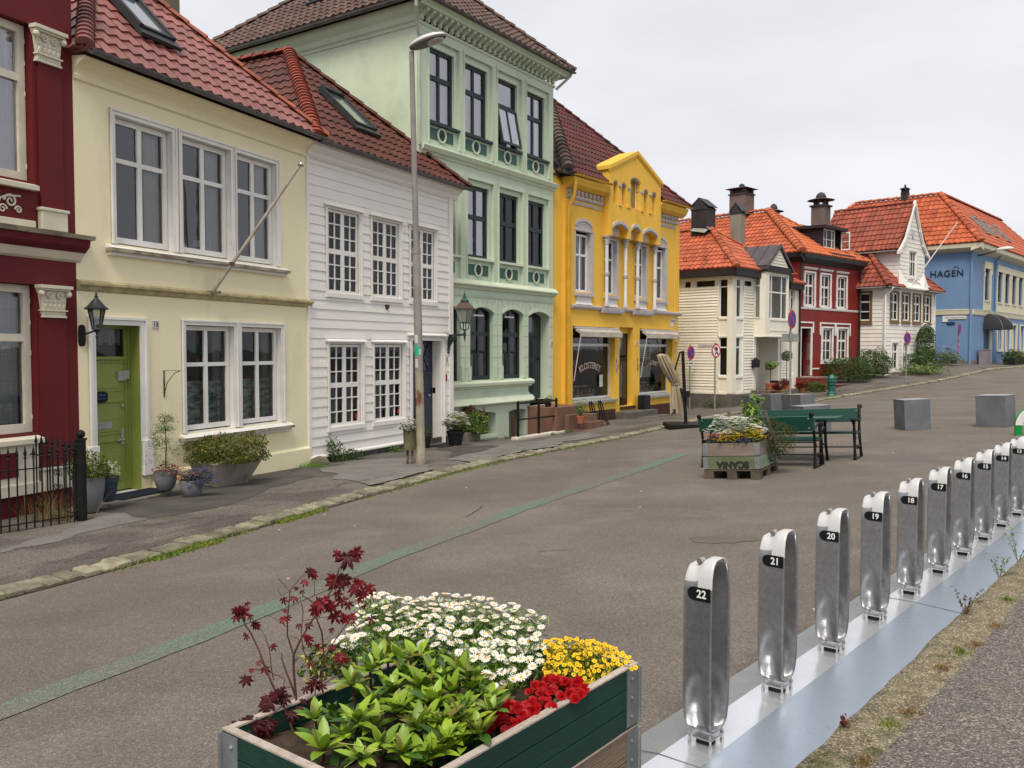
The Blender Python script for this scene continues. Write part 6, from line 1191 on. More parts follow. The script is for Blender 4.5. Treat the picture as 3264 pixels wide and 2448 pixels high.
fp0=hp(T2,2.52,-.12,2.57);fp1=hp(T2,3.50,-1.15,4.72);t=thing('flagpole','bare weathered flagpole slanting out from the cream house facade','flagpole',fp0);d=fp1-fp0;b=MB();b.tube([(0,0,0),tuple(d*.5),tuple(d)],[.034,.028,.02],10);mk('pole',b,mat('weathered_pole',(.36,.33,.28),.7,col2=(.24,.21,.17),scale=8,stretch=(1,1,.4)),t,off=False,smooth='auto')
b=MB();b.ball(tuple(d*1.02),.052,14,sz=.9);mk('knob',b,mat('silver_knob',(.6,.58,.55),.15,metal=1),t,off=False,smooth=True)
c=d*.22
for q in(hp(T2,2.02,-.08,3.02)-fp0,hp(T2,2.62,-.08,3.05)-fp0):b=MB();b.tube([tuple(c),tuple(q)],.009,6);mk('stay_rod',b,m_lead,t,off=False)
b=MB();b.lathe([(.05,-.03),(.05,.03)],tuple(c),8);b.box(-.12,.12,-.02,.06,-.02,.02);mk('fitting',b,m_rust,t,off=False)
# ---- weeds and ivy at the foot of the walls
def weeds(name,label,c,r,n,size,mats,cat='weeds',h=.12,seed=0,blades=60):
    t=thing(name,label,cat,c);b=MB();P,d=crown_pts(n,(0,0,h*.7),(r,r*.6,h),.3,.4,seed,-.5);leaves(b,P,size,list(range(len(mats))),.5);rs=random.Random(seed)
    for i in range(blades):blade(b,rs.gauss(0,r*.5),rs.gauss(0,r*.3),-.01,rs.uniform(.4,1.2)*h,.008,.8,0)
    mk('foliage',b,mats,t,off=False);return t
weeds('ivy','dark ivy climbing the foot of the white wooden house',hp(T3,.62,-.10),.20,420,.055,[l_dark,l_mid],h=.30,seed=1,cat='ivy');weeds('ivy','low trailing ivy strand right of the taller ivy on the white house',hp(T3,1.05,-.16),.32,420,.05,[l_mid,l_dark],h=.13,seed=2,cat='ivy')
weeds('grass_tuft','bright grass tuft where the cream house meets the white house',hp(T2,5.0,-.3),.32,120,.02,[l_lime,m_grass],h=.09,seed=3,blades=420,cat='grass');weeds('weed','small leafy weed below the lower windows of the white house',hp(T3,2.75,-.14),.22,200,.04,[l_lime,l_mid],h=.08,seed=4)
b=MB();b.lathe([(.16,0),(.17,.05),(.12,.13),(.04,.17),(.001,.18)],n=12,sx=1.2);o=mk('boundary_stone',b,m_conc,smooth=True);o.location=hp(T3,.12,-.18);tag(o,'rounded grey stone at the corner between the cream and white houses','stone')
# ---- lamp post
LPb=at(1343,1482,.06);LPb.z+=.04;t=thing('street_lamp','tall grey steel street lamp with peeling rusty foot and stickers','street lamp',LPb);zs_=[0,.28,.30,1.15,2.4,3.97,4.0];lean=Vector((-.152,0,0))/7.9
m_post=mat('lamp_post_paint',(.26,.25,.235),.55,col2=(.21,.20,.19),scale=5,dirt=(.17,.15,.125),dlo=.55,dhi=.75);m_postrust=mat('peeling_rust',(.15,.055,.03),.9,col2=(.32,.29,.22),scale=5,lo=.44,hi=.54,bump=.8,bscale=30,stretch=(1,1,.45));m_postpale=mat('lichened_paint',(.33,.31,.24),.8,col2=(.22,.2,.14),scale=9,stretch=(1,1,.5))
def lp(z):return tuple(lean*z+Vector((0,0,z)))
b=MB();b.tube([lp(.0),lp(.24),lp(.26),lp(.95)],[.09,.088,.080,.078],16);mk('base',b,m_postpale,t,off=False,smooth='auto')
b=MB();b.tube([lp(.95),lp(1.75)],[.079,.077],16);mk('rusty_section',b,m_postrust,t,off=False,smooth='auto')
b=MB();b.tube([lp(1.75),lp(3.92),lp(3.99)],[.077,.074,.056],16);b.tube([lp(3.95),lp(7.56)],[.056,.046],14);b.tube([lp(3.90),lp(4.01)],[.08,.08],16);b.box(-.06,.1,-.10,-.05,.9,1.0)if False else None;mk('pole',b,m_post,t,off=False,smooth='auto')
for(z0,z1,a0,a1,c)in((2.05,2.22,-2.6,-1.4,(.03,.42,.26)),(2.05,2.16,-1.4,-.9,(.4,.55,.45)),(1.82,1.98,-2.5,-1.7,(.62,.58,.62)),(2.27,2.42,-2.5,-1.6,(.6,.6,.58)),(2.55,2.66,-2.9,-2.5,(.5,.36,.05)),(2.72,2.82,-2.9,-2.5,(.5,.36,.05))):
    b=MB();n=6;P=[(a0+(a1-a0)*i/n)for i in range(n+1)]
    for i in range(n):b.add([(math.cos(P[i])*.0795+lean.x*z0,math.sin(P[i])*.0795,z0),(math.cos(P[i+1])*.0795+lean.x*z0,math.sin(P[i+1])*.0795,z0),(math.cos(P[i+1])*.0795+lean.x*z1,math.sin(P[i+1])*.0795,z1),(math.cos(P[i])*.0795+lean.x*z1,math.sin(P[i])*.0795,z1)],[(0,1,2,3)])
    mk('sticker',b,mat('sticker_%d'%int(c[0]*1000+c[1]*100),c,.6),t,off=False)
b=MB();M=Matrix.Translation(Vector(lp(7.56))+Vector((.30,-.12,.15)))@Matrix.Rotation(R(-18),4,'Z')@Matrix.Rotation(R(-14),4,'Y');b.T=M
b.lathe([(1e-4,.10),(.10,.092),(.20,.07),(.28,.035),(.31,.0),(.31,-.02)],n=28,sx=1.18,sy=.56);mk('lamp_hood',b,mat('lamp_hood_white',(.62,.62,.60),.35),t,off=False,smooth=True)
b=MB();b.T=M;b.lathe([(.31,-.02),(.30,-.045),(.20,-.06),(1e-4,-.06)],n=28,sx=1.18,sy=.56);mk('lamp_underside',b,mat('lamp_grey',(.15,.14,.135),.5),t,off=False,smooth='auto');b=MB();b.T=M@Matrix.Translation((.14,0,0));b.lathe([(.17,-.055),(.15,-.085),(.08,-.105),(1e-4,-.11)],n=20,sx=1,sy=.75);mk('lamp_glass',b,mat('lamp_lens',(.42,.38,.33),.12,spec=.8,coat=.6),t,off=False,smooth=True)
# plant holder by the lamp post
p=at(1306,1480,.06);p.z+=.06;t=thing('pot_stand','narrow mossy planter raised on a pipe behind the lamp post','planter',p);b=MB();b.tube([(-.04,0,-.02),(-.04,0,.30)],.022,8);b.tube([(.05,.0,-.02),(.05,.0,.30)],.018,8);mk('pipe_foot',b,m_rust,t,off=False)
b=MB();b.lathe([(.11,.28),(.12,.62),(.125,.64),(.115,.64),(.11,.60),(.001,.59)],n=16);mk('vessel',b,mat('mossy_tin',(.16,.15,.08),.8,col2=(.10,.09,.05),scale=7,stretch=(1,1,.5)),t,off=False,smooth='auto')
plant('white_petunia','white petunias spilling from the planter behind the lamp post',p+Vector((0,0,.62)),(.19,.15,.12),260,.035,[l_mid,l_dark],flowers=[(f_white,160,.045,-.7)],seed=11,cat='flowers')
p=hp(T3,3.78,-.32);pot('plant_pot','small dark pot on the step of the navy door',p,.10,.26,m_potblack,'taper');plant('small_shrub','thin dark green plant in the pot on the navy door step',p+Vector((0,0,.24)),(.13,.12,.15),240,.035,[l_dark,l_mid],seed=12,cat='potted plant')
p=at(1452,1420,.06);p.z+=.06;pot('plant_pot','black pot of white and yellow flowers at the white house corner',p,.22,.36,m_potblack,'taper');plant('white_flower_bush','bushy plant with white and yellow flowers in the black pot',p+Vector((0,0,.34)),(.30,.25,.22),1500,.04,[l_dark,l_mid],flowers=[(f_white,420,.065,-.1),(f_yellow,40,.05,-.2)],seed=13,cat='potted plant')
p=at(1498,1408,.06);p.z+=.06;b=MB();b.box(-.30,.30,-.13,.13,0,.26);o=mk('stone_trough',b,m_conc,bevel=.02);o.location=p;o.rotation_euler=(0,0,R(56));tag(o,'low stone trough hidden beneath the yellow-green and rust leaved bush','planter')
t=plant('mixed_bush','bush of yellow-green and rust-red leaves before the green house cellar',p+Vector((.06,.04,.18)),(.42,.40,.36),2600,.055,[l_box,l_lime,l_mid],seed=14,cat='shrub',lump=.22)
b=MB();P,d=crown_pts(900,(-.16,.1,.62),(.26,.26,.16),.3,.4,15,-.7);leaves(b,P,.05,0,.3);P,d=crown_pts(260,(.22,.1,.55),(.16,.16,.14),.3,.4,16,-.7);leaves(b,P,.05,0,.3);mk('red_foliage',b,l_red,t,off=False)
patch('pavement_grate',[(1360,1423),(1400,1418),(1450,1424),(1446,1432),(1400,1436),(1362,1430)],mat('iron_grate',(.02,.02,.02),.7),.075)
# ---- bracket lantern on the white house
t=fit(T3,'bracket_lantern','old copper-roofed gas style lantern on an iron arm','lantern',5.22,1.92,-.02);b=MB()
b.prism([(0,0,.06),(0,-.10,.05),(0,-.22,-.02),(0,-.16,-.08),(0,-.07,-.20),(0,-.03,-.34),(0,0,-.36)],(.03,0,0));b.beam((.015,0,.055),(.015,-.50,.075),.035,.05);b.lathe([(.001,-.13),(.015,-.11),(.008,-.08),(.03,-.05),(.02,-.02),(.035,.02),(.035,.10),(.02,.12),(.03,.15)],(.015,-.48,.03),10);b.ball((.015,-.02,-.36),.035,8)
m_lblk=mat('lantern_iron',(.014,.03,.026),.4,spec=.5);
for a in(.8,2.37,3.94,5.5):b.tube([(.015,-.48,.16),(.015+.10*math.cos(a),-.48+.10*math.sin(a),.22),(.015+.12*math.cos(a),-.48+.12*math.sin(a),.36)],.014,6)
b.lathe([(.15,.355),(.155,.375),(.13,.375)],(.015,-.48,0),4,ph=.8);mk('arm',b,m_lblk,t,off=False)
b=MB();b.lathe([(.14,.38),(.228,.70)],(.015,-.48,0),4,ph=.8);mk('glass_panes',b,mat('milky_glass',(.46,.46,.41),.25,col2=(.38,.38,.33),scale=6,trans=.5),t,off=False)
b=MB()
for k in range(4):a=.8+k*math.pi/2;b.tube([(.015+.142*math.cos(a),-.48+.142*math.sin(a),.38),(.015+.23*math.cos(a),-.48+.23*math.sin(a),.70)],.008,5)
b.lathe([(.03,.40),(.03,.5),(.01,.5)],(.015,-.48,0),8);mk('frame',b,m_lblk,t,off=False)
b=MB();b.lathe([(.255,.69),(.26,.72),(.10,.88),(.09,.90)],(.015,-.48,0),4,ph=.8);mk('roof',b,mat('dull_copper',(.12,.085,.075),.55,col2=(.09,.065,.06),scale=6),t,off=False)
b=MB();b.lathe([(.11,.90),(.09,.93),(.04,.97),(.045,1.0),(.02,1.03),(.03,1.06),(.012,1.09),(.001,1.18)],(.015,-.48,0),12);mk('finial',b,mat('verdigris',(.03,.10,.085),.6),t,off=False,smooth='auto')
plate(T3,5.10,5.21,1.31,1.45,'12','small white number 12 plate right of the navy door',y=-.03,sx=.7);b=MB();b.box(-.03,.03,-.03,0,-.09,.09);o=mk('door_bell',b,mat('bell_red',(.35,.03,.02),.5));o.location=hp(T3,5.10,-.03,.93);o.rotation_euler=T3.rotation_euler;tag(o,'narrow red and grey bell plate on the boards right of the navy door','bell')
b=MB();b.box(-.04,.04,-.05,0,-.07,.07);b.tube([(-.025,-.025,.07),(-.025,-.025,.12),(.025,-.025,.12),(.025,-.025,.07)],.006,6);o=mk('key_box',b,m_black);o.location=hp(T3,4.925,.2,.62);o.rotation_euler=(0,0,T3.rotation_euler.z+R(90));tag(o,'small black key safe in the reveal of the navy door','key safe')
# ---- green house steps, cellar railing
t=fit(T4,'stone_steps','reddish brown stone steps up to the dark green door','steps',0,-.9);m_rs=mat('red_brown_stone',(.20,.105,.075),.85,col2=(.145,.085,.065),scale=4,bump=.4,bscale=50,fine=.15,dirt=(.10,.07,.055),dlo=.55,dhi=.75)
b=MB();b.box(4.84,6.30,-1.0,-.01,-.2,.86);b.box(5.30,6.02,-1.12,-1.0,-.2,.62);mk('landing',b,m_rs,t,off=False,bevel=.01);b=MB();b.box(6.30,6.62,-1.02,-.25,-.2,.70);mk('stair_wall',b,m_rs,t,off=False,bevel=.01)
for i,(x0,x1,y0,z1)in enumerate(((6.30,6.72,-1.30,.60),(6.0,6.9,-1.45,.38),(5.55,7.0,-1.72,.18))):b=MB();b.box(x0,x1,y0,-1.02 if i else-1.03,-.2,z1);mk('step',b,m_rs,t,off=False,bevel=.012)
t=fit(T4,'cellar_railing','black two-bar iron railing guarding the green house cellar well','railing',0,-.72)
for u in(2.95,4.0,4.95):b=MB();b.tube([(u,-.92,0),(u,-.92,.92)],.038,8);b.ball((u,-.92,.93),.035,8);mk('post',b,m_black,t,off=False)
for z in(.46,.90):b=MB();b.tube([(2.9,-.92,z),(5.0,-.92,z-.02)],.024,8);b.tube([(5.0,-.92,z-.02),(5.0,-.1,z)],.018,8);mk('rail',b,m_black,t,off=False)
b=MB();b.box(2.75,5.3,-1.03,-.82,-.2,.10);o=mk('cellar_kerb',b,mat('whitewashed_stone',(.66,.62,.54),.8,col2=(.52,.47,.40),scale=4,dirt=(.28,.12,.05),dlo=.6,dhi=.7,dscale=3),bevel=.025);o.location=hp(T4,0,0,-.82);o.rotation_euler=T4.rotation_euler;tag(o,'whitewashed kerb stone with rust stains under the cellar railing','kerb stone')
b=MB();b.tube([(3.55,-.35,-.1),(3.55,-.35,.62)],.055,10);o=mk('wooden_post',b,m_brownwood);o.location=hp(T4,0,0,-.85);o.rotation_euler=T4.rotation_euler;tag(o,'short dark brown post standing at the cellar opening','post')
for i,(u,y,s)in enumerate(((3.2,-.4,.1),(3.6,-.75,.11),(4.4,-1.15,.08),(5.2,-1.2,.12))):weeds('weed',['low weed left of the cellar opening','low weed at the left end of the whitewashed kerb','tiny weed before the middle of the whitewashed kerb','weed at the right end of the whitewashed kerb'][i],hp(T4,u,y),s,110,.03,[l_mid,l_lime],h=.05,seed=20+i)
p=hp(T4,5.55,-1.38,-.52-.0);pot('plant_pot','terracotta pot standing on the brown stone steps',p+Vector((0,0,.0)),.13,.22,m_terra,'taper');plant('white_daisy_plant','loose green plant with tiny pale flowers in the terracotta pot',p+Vector((0,0,.2)),(.20,.18,.26),420,.04,[l_mid,l_lime],flowers=[(f_pink,30,.03,-.2)],seed=25,cat='potted plant',lump=.35)
p=hp(T4,5.1,-.55,-.04);pot('plant_pot','dark pot on the landing by the dark green door',p,.10,.12,m_potblack,'round');plant('small_fern','small fern on the landing by the dark green door',p+Vector((0,0,.1)),(.16,.14,.13),300,.035,[l_dark,l_mid],seed=26,cat='potted plant',lump=.35)
plate(T4,6.12,6.24,1.76,1.90,'14','small white number 14 plate at the corner of the green house',sx=.7)
for i,u in enumerate((6.38,6.95)):
    t=fit(T4,'bicycle_rack',['left wire bicycle rack loop against the brown plinth','right wire bicycle rack loop against the brown plinth'][i],'bicycle rack',u+.25,-.72,-1.0,'wire bicycle racks');b=MB()
    for k in range(2):x=.12*k;b.tube([(x,-.1-.1*k,0),(x,-.14,.40),(x,-.08,.66),(x+.08,-.04,.76),(x+.15,-.08,.64),(x+.15,-.18,.24),(x+.12,-.36,.02),(x+.0,-.42,-.02)],.022,6)
    b.tube([(-.05,-.42,.01),(.25,-.42,.01),(.28,-.3,.01),(-.05,-.28,.01),(-.05,-.42,.01)],.016,6);mk('loop',b,m_black,t,off=False)
# ---- yellow house extras
t=fit(T5,'shop_steps','two grey worn stone steps before the black shop door','steps',0,-.85);m_gs=mat('grey_step_stone',(.13,.12,.105),.9,col2=(.09,.085,.075),scale=5,bump=.5,bscale=50)
b=MB();b.box(3.75,5.75,-.62,-.06,-.1,.36);mk('step',b,m_gs,t,off=False,bevel=.02);b=MB();b.box(4.2,6.1,-1.02,-.62,-.1,.17);mk('step',b,m_gs,t,off=False,bevel=.02)
b=MB();b.box(0,.42,-.28,0,0,.5);o=mk('black_box',b,m_potblack,bevel=.01);o.location=hp(T5,5.18,-.12,-.49);o.rotation_euler=T5.rotation_euler;tag(o,'small black box standing right of the shop door on the step','box')
plate(T5,7.86,8.40,2.64,2.80,'Klosteret','white Klosteret street name plate high at the right of the yellow house',size=.12,sx=.9,ink=(.05,.01,.01));plate(T5,7.88,8.14,2.50,2.635,'1','small plate with the figure 1 beneath the street name plate',size=.1,frame_=False);plate(T5,5.20,5.33,1.78,1.92,'16','small white number 16 plate right of the shop door',sx=.7)
for i,(u,z)in enumerate(((3.86,.86),(5.36,.86))):
    t=fit(T5,'hanging_bracket',['rusty hanging bracket left of the shop door','rusty hanging bracket right of the shop door'][i],'bracket',u,z);b=MB();b.box(-.012,.012,-.012,0,0,.45);b.tube([(0,-.01,.03),(0,-.08,.22),(0,-.25,.36),(0,-.36,.37)],.009,6);mk('bracket_arm',b,m_rust,t,off=False)
for i,z in enumerate((.95,1.9)):b=MB();b.lathe([(.05,0),(.05,.03),(.02,.06)],n=8);o=mk('wall_hook',b,m_yellow);o.location=hp(T5,8.38,-.0,z);o.rotation_euler=(R(90),0,T5.rotation_euler.z);tag(o,['lower yellow wall hook at the right edge of the yellow house','upper yellow wall hook at the right edge of the yellow house'][i],'hook')
# ---- closed cantilever parasol
p=at(2186,1362,.0);D=p.y;t=thing('parasol','closed beige cantilever parasol hanging from a black mast and base','parasol',p)
def pp(px,py,dd=0):r_=ray(px,py);k=(D+dd)/r_.y;return Vector((0,0,H))+r_*k-p
b=MB();b.box(-.55,.55,-.5,.5,.0,.12);mk('base',b,m_black,t,off=False,bevel=.02);b=MB();b.beam((0,0,.1),tuple(pp(2176,1119)),.075,.09);mk('mast',b,m_black,t,off=False)
b=MB();b.tube([tuple(pp(2178,1120)),tuple(pp(2168,1122,.02)),tuple(pp(2149,1186,.1))],.022,8);b.beam(tuple(pp(2182,1262,-.06)),tuple(pp(2168,1238,.2)),.06);b.box(-.12,.08,-.14,.06,.84,1.0);mk('crank_arm',b,m_black,t,off=False)
top,kn,bot=pp(2108,1128,.1),pp(2154,1224,.25),pp(2166,1316,.3);b=MB();rs=random.Random(2);n=26;rings=[(0,.05),(.03,.12),(.2,.16),(.42,.15),(.60,.115),(.64,.095),(.70,.13),(.85,.17),(1.0,.19)];vs=[]
for f,r_ in rings:
    c=top.lerp(kn,f/.64)if f<=.64 else kn.lerp(bot,(f-.64)/.36)
    for j in range(n):
        a=2*math.pi*j/n;rr_=r_*(1+(.28 if j%2 else-.18)*(1 if f>.02 else 0)+.08*math.sin(j*2.3+f*3));dz=(rs.uniform(-.14,.12)if f==1.0 else 0);vs.append(tuple(c+Vector((math.cos(a)*rr_,math.sin(a)*rr_,dz-.0))))
b.add(vs,[(i*n+j,i*n+(j+1)%n,(i+1)*n+(j+1)%n,(i+1)*n+j)for i in range(len(rings)-1)for j in range(n)]+[tuple(range(n))]);o=mk('canopy',b,mat('beige_canvas',(.50,.43,.31),.9,col2=(.40,.34,.24),scale=4,stretch=(2,2,.5),bump=.3,trans=.1),t,off=False)
b=MB();c=kn;b.lathe([(.13,-.02),(.135,.0),(.13,.02)],tuple(c),12);b.tube([tuple(c+Vector((.12,-.02,0))),tuple(c+Vector((.22,0,.04)))],.01,5);mk('strap',b,mat('strap_cloth',(.4,.33,.24),.9),t,off=False)
# ================================================================== signs, blocks, benches
m_polegrey=mat('galvanised_pole',(.30,.31,.30),.5,col2=(.22,.24,.23),scale=5,metal=.3)
m_sred=mat('sign_red',(.50,.02,.03),.4);m_sblue=mat('sign_blue',(.02,.05,.30),.4);m_swhite=mat('sign_white',(.72,.72,.72),.4)
def ngon(b,r,y0,y1,cx=0,cz=0,n=28,mi=0):P=[(cx+r*math.cos(2*math.pi*i/n),y0,cz+r*math.sin(2*math.pi*i/n))for i in range(n)];b.prism(P,(0,y1-y0,0),mi)
def road_sign(name,label,p,zc,face,kind,h=None,r=.29,lean=0,plate_=None,group='no parking signs',pr=.03):
    t=thing(name,label,'road sign',p,group=group);zt=zc+r+.05;b=MB();b.tube([(0,0,-.05),(lean*zt,0,zt)],pr,10);mk('pole',b,m_polegrey,t,off=False)
    M=Matrix.Translation((lean*zc,0,zc))@Matrix.Rotation(face,4,'Z')@Matrix.Translation((0,-.045,0));b=MB();b.T=M;ngon(b,r,0,.008);S=mk('disc',b,m_polegrey,t,off=False)
    b=MB();b.T=M;ngon(b,r*.99,-.004,0);mk('rim',b,m_sred,S,off=False);b=MB();b.T=M
    if kind=='park':ngon(b,r*.76,-.007,-.0035);mk('field',b,m_sblue,S,off=False);b=MB();b.T=M@Matrix.Rotation(R(45),4,'Y');b.box(-r*.78,r*.78,-.010,-.006,-r*.085,r*.085);mk('slash',b,m_sred,S,off=False)
    else:
        ngon(b,r*.78,-.007,-.0035);mk('field',b,m_swhite,S,off=False);b=MB();b.T=M
        b.box(-.09,.09,-.009,-.0065,.03,.10);b.box(-.06,.06,-.009,-.0065,.10,.145);b.box(-.085,-.045,-.009,-.0065,-.0,.03);b.box(.045,.085,-.009,-.0065,0,.03);ngon(b,.035,-.009,-.0065,-.06,-.12,12);ngon(b,.035,-.009,-.0065,.07,-.12,12);b.beam((-.06,-.008,-.12),(.0,-.008,-.07),.02,.003,up=(0,1,0));b.beam((.0,-.008,-.07),(.07,-.008,-.12),.02,.003,up=(0,1,0));b.box(-.03,.03,-.009,-.0065,-.09,-.04)
        mk('vehicle_symbol',b,m_black,S,off=False);b=MB();b.T=M@Matrix.Rotation(R(45),4,'Y');b.box(-r*.8,r*.8,-.012,-.009,-r*.07,r*.07);mk('slash',b,m_sred,S,off=False)
    if plate_=='arrow':
        b=MB();b.T=M;b.box(-.20,.20,-.004,.004,-r-.24,-r-.04);q=mk('lower_plate',b,m_swhite,t,off=False);b=MB();b.T=M;z=-r-.14;b.box(-.1,.1,-.007,-.004,z-.015,z+.015)
        for s in(-1,1):b.prism([(s*.17,-.007,z),(s*.09,-.007,z+.05),(s*.09,-.007,z-.05)],(0,.003,0))
        mk('arrow',b,m_black,q,off=False)
    if plate_=='back':b=MB();b.box(-.28,.28,.035,.045,zc-r-.42,zc-r-.16);mk('rear_plate',b,m_polegrey,t,off=False);b=MB();b.box(-.05,.05,-.04,.04,zc-r-.40,zc-r-.1);mk('clamp',b,m_polegrey,t,off=False)
    if plate_=='sticker':b=MB();b.T=M;b.box(-.05,.06,-.010,-.0068,-r*.72,-r*.42);mk('sticker',b,m_swhite,S,off=False)
    return t
def zat(p,py):r_=ray(1632,py);return H+r_.z*(p.y/r_.y)-p.z
p=at(2198,1311);road_sign('parking_sign','no parking sign with a double arrow plate next to the parasol mast',p,zat(p,1125),R(48),'park',plate_='arrow')
r_=ray(2278,1300);k=33.2/r_.y;p=Vector((r_.x*k,33.2,gz(r_.x*k,33.2)));road_sign('traffic_sign','round white prohibition sign with vehicle symbols before the ivory boards',p,zat(p,1118),R(38),'veh',group=None,r=.27)
p=at(2518,1312);road_sign('parking_sign','tallest no parking sign with a grey plate rear below, before the bay window',p,zat(p,1018),R(48),'park',plate_='back',r=.31,lean=-.004)
p=at(2887,1222,.06);p.z+=.05;road_sign('parking_sign','no parking sign on the pavement before the white gabled house',p,zat(p,1078),R(33),'park',r=.27)
p=hp(T9,-.0,0)+Vector((-.62,-.35,0));p=at(3053,1180,.06);p.z+=.06;road_sign('parking_sign','faded no parking sign on a striped pole against the blue wall',p,zat(p,1047),R(43),'park',r=.30)
for i in range(4):b=MB();b.tube([(0,0,.55+i*.34),(0,0,.72+i*.34)],.034,10);s_=[o for o in COL.objects if o.name.startswith('parking_sign')][-1];mk('reflective_band',b,m_sred,s_,off=False)
b=MB();b.box(-.36,.36,-.012,0,-.062,.062);t=thing('street_name_sign','white Munkebekksmauet street name sign on the ivory boarded flank','sign',hp(T6,-.03,1.2,1.79),T6.rotation_euler.z-R(90));mk('plate',b,m_swhite,t,off=False);text_mesh('lettering','Munkebekksmauet',.115,m_black,t,(0,-.013,0),off=False,sx=.72,depth=.002)
t=thing('street_name_sign','long white Nedre Holbergsallmenning street sign on the blue wall','sign',hp(T9,-.03,.92,3.5),T9.rotation_euler.z-R(90));b=MB();b.box(-.64,.64,-.015,0,-.09,.11);b.box(-.64,-.35,-.015,0,-.24,-.09);mk('plate',b,m_swhite,t,off=False);text_mesh('lettering','Nedre Holbergsallmenning',.12,m_black,t,(0,-.016,0),off=False,sx=.78,depth=.002)
b=MB();ngon(b,.16,-.02,0,n=16);o=mk('info_sign',b,mat('dark_blue_sign',(.02,.05,.12),.5));o.location=hp(T9,-.03,1.1,3.17);o.rotation_euler=(0,0,T9.rotation_euler.z-R(90));o.scale=(1.5,1,.6);tag(o,'small dark blue oval sign beneath the street sign on the blue wall','sign')
b=MB();b.box(-.12,.12,-.25,0,-.16,.16);o=mk('alarm_box',b,m_potblack);o.location=hp(T9,-.03,2.35,4.2);o.rotation_euler=(0,0,T9.rotation_euler.z-R(90));tag(o,'small black box above the cream band on the blue flank wall','box')
# ---- modern house doorway things
b=MB();b.box(-.17,.17,-.22,0,-.2,.12);b.lathe([(.17,0),(.12,.07),(.001,.1)],(0,-.11,.12),12,sy=.6);o=mk('mailbox',b,m_potblack,bevel=.01);o.location=hp(T6,1.78,-.03,1.08);o.rotation_euler=T6.rotation_euler;tag(o,'black mailbox on the ivory boards left of the glazed door','mailbox')
b=MB();b.box(1.6,4.6,-1.1,0,-.25,.0);b.box(1.2,5.2,-1.55,-1.1,-.45,-.16);o=mk('porch_step',b,mat('porch_stone',(.15,.13,.11),.9,col2=(.10,.09,.08),scale=5));o.location=hp(T6,0,0,-.08);o.rotation_euler=T6.rotation_euler;tag(o,'wide low stone step before the porch of the corner house','step')
G_='terracotta pots on the corner house step'
p=hp(T6,2.3,-.55,-.08);pot('plant_pot','wide terracotta pot with a small fig tree left of the porch',p,.22,.30,m_terra,'taper',group=G_);t=plant('small_fig_tree','small lime-leaved tree on a bare stem in the wide terracotta pot',p+Vector((0,0,.3)),(.26,.26,.2),150,.12,[l_lime,l_mid],c=(0,0,.72),cat='tree',stem=False,asp=.8,lump=.4,seed=31);b=MB();b.tube([(0,0,-.02),(.02,0,.7)],.014,6);mk('trunk',b,m_bark,t,off=False)
p=hp(T6,3.45,-.75,-.08);pot('plant_pot','tall terracotta pot with a ball-shaped standard tree by the porch',p,.19,.34,m_terra,'taper',group=G_);t=plant('standard_tree','dark ball-headed standard tree on a long bare stem',p+Vector((0,0,.32)),(.24,.24,.22),1300,.045,[l_dark,l_mid],c=(0,0,1.12),cat='tree',stem=False,lump=.12,seed=32,flat=-1);b=MB();b.tube([(0,0,-.02),(0,0,1.0)],.014,6);mk('trunk',b,m_bark,t,off=False)
for i,(u,y,lab,m,r_)in enumerate(((1.6,-1.25,'deep red begonias at the left end of the corner house step',f_red,.26),(2.75,-1.0,'pink geranium between the two trees on the corner house step',f_pink,.2),(4.1,-1.15,'deep red flowers at the right end of the corner house step',f_red,.28))):
    p=hp(T6,u,y,-.24+(.16 if i==1 else 0));plant('flower_plant',lab,p+Vector((0,0,.2)),(r_,r_*.8,.15),500,.05,[l_dark,l_red if i!=1 else l_mid],flowers=[(m,240,.07,-.6)],seed=33+i,cat='flowers');pot('plant_pot',['small terracotta pot under the left red begonias','small terracotta pot under the pink geranium','small terracotta pot under the right red flowers'][i],p,.13,.22,m_terra,'taper',group='small pots under the flowers')
b=MB();b.box(-.15,.15,-.15,.15,0,.38);o=mk('black_box',b,m_potblack,bevel=.01);o.location=hp(T6,3.15,-.35,-.08);tag(o,'black square box between the pots before the glazed door','box')
plant('low_shrub','loose green shrub between the corner house and the red steps',hp(T6,5.2,-1.2),(.55,.4,.28),1500,.06,[l_mid,l_dark],seed=37,cat='shrub',lump=.35);plant('low_shrub','brownish low plant left of the corner house step',hp(T6,1.0,-1.4),(.3,.25,.24),500,.06,[l_olive,l_red],seed=38,cat='shrub',lump=.35);plant('leafy_weed','pale leafy weed beside the left red begonias',hp(T6,1.25,-1.7),(.18,.15,.28),160,.07,[l_lime,l_grey],seed=39,lump=.4);plant('leafy_weed','low green weeds at the dark plinth of the corner house',hp(T6,-.25,.75),(.4,.35,.18),500,.05,[l_dark,l_mid],seed=40,lump=.4);plant('leafy_weed','yellow-green plant beside the red steps',hp(T7,-.75,-1.6),(.28,.25,.25),380,.06,[l_box,l_mid],seed=41,lump=.4)
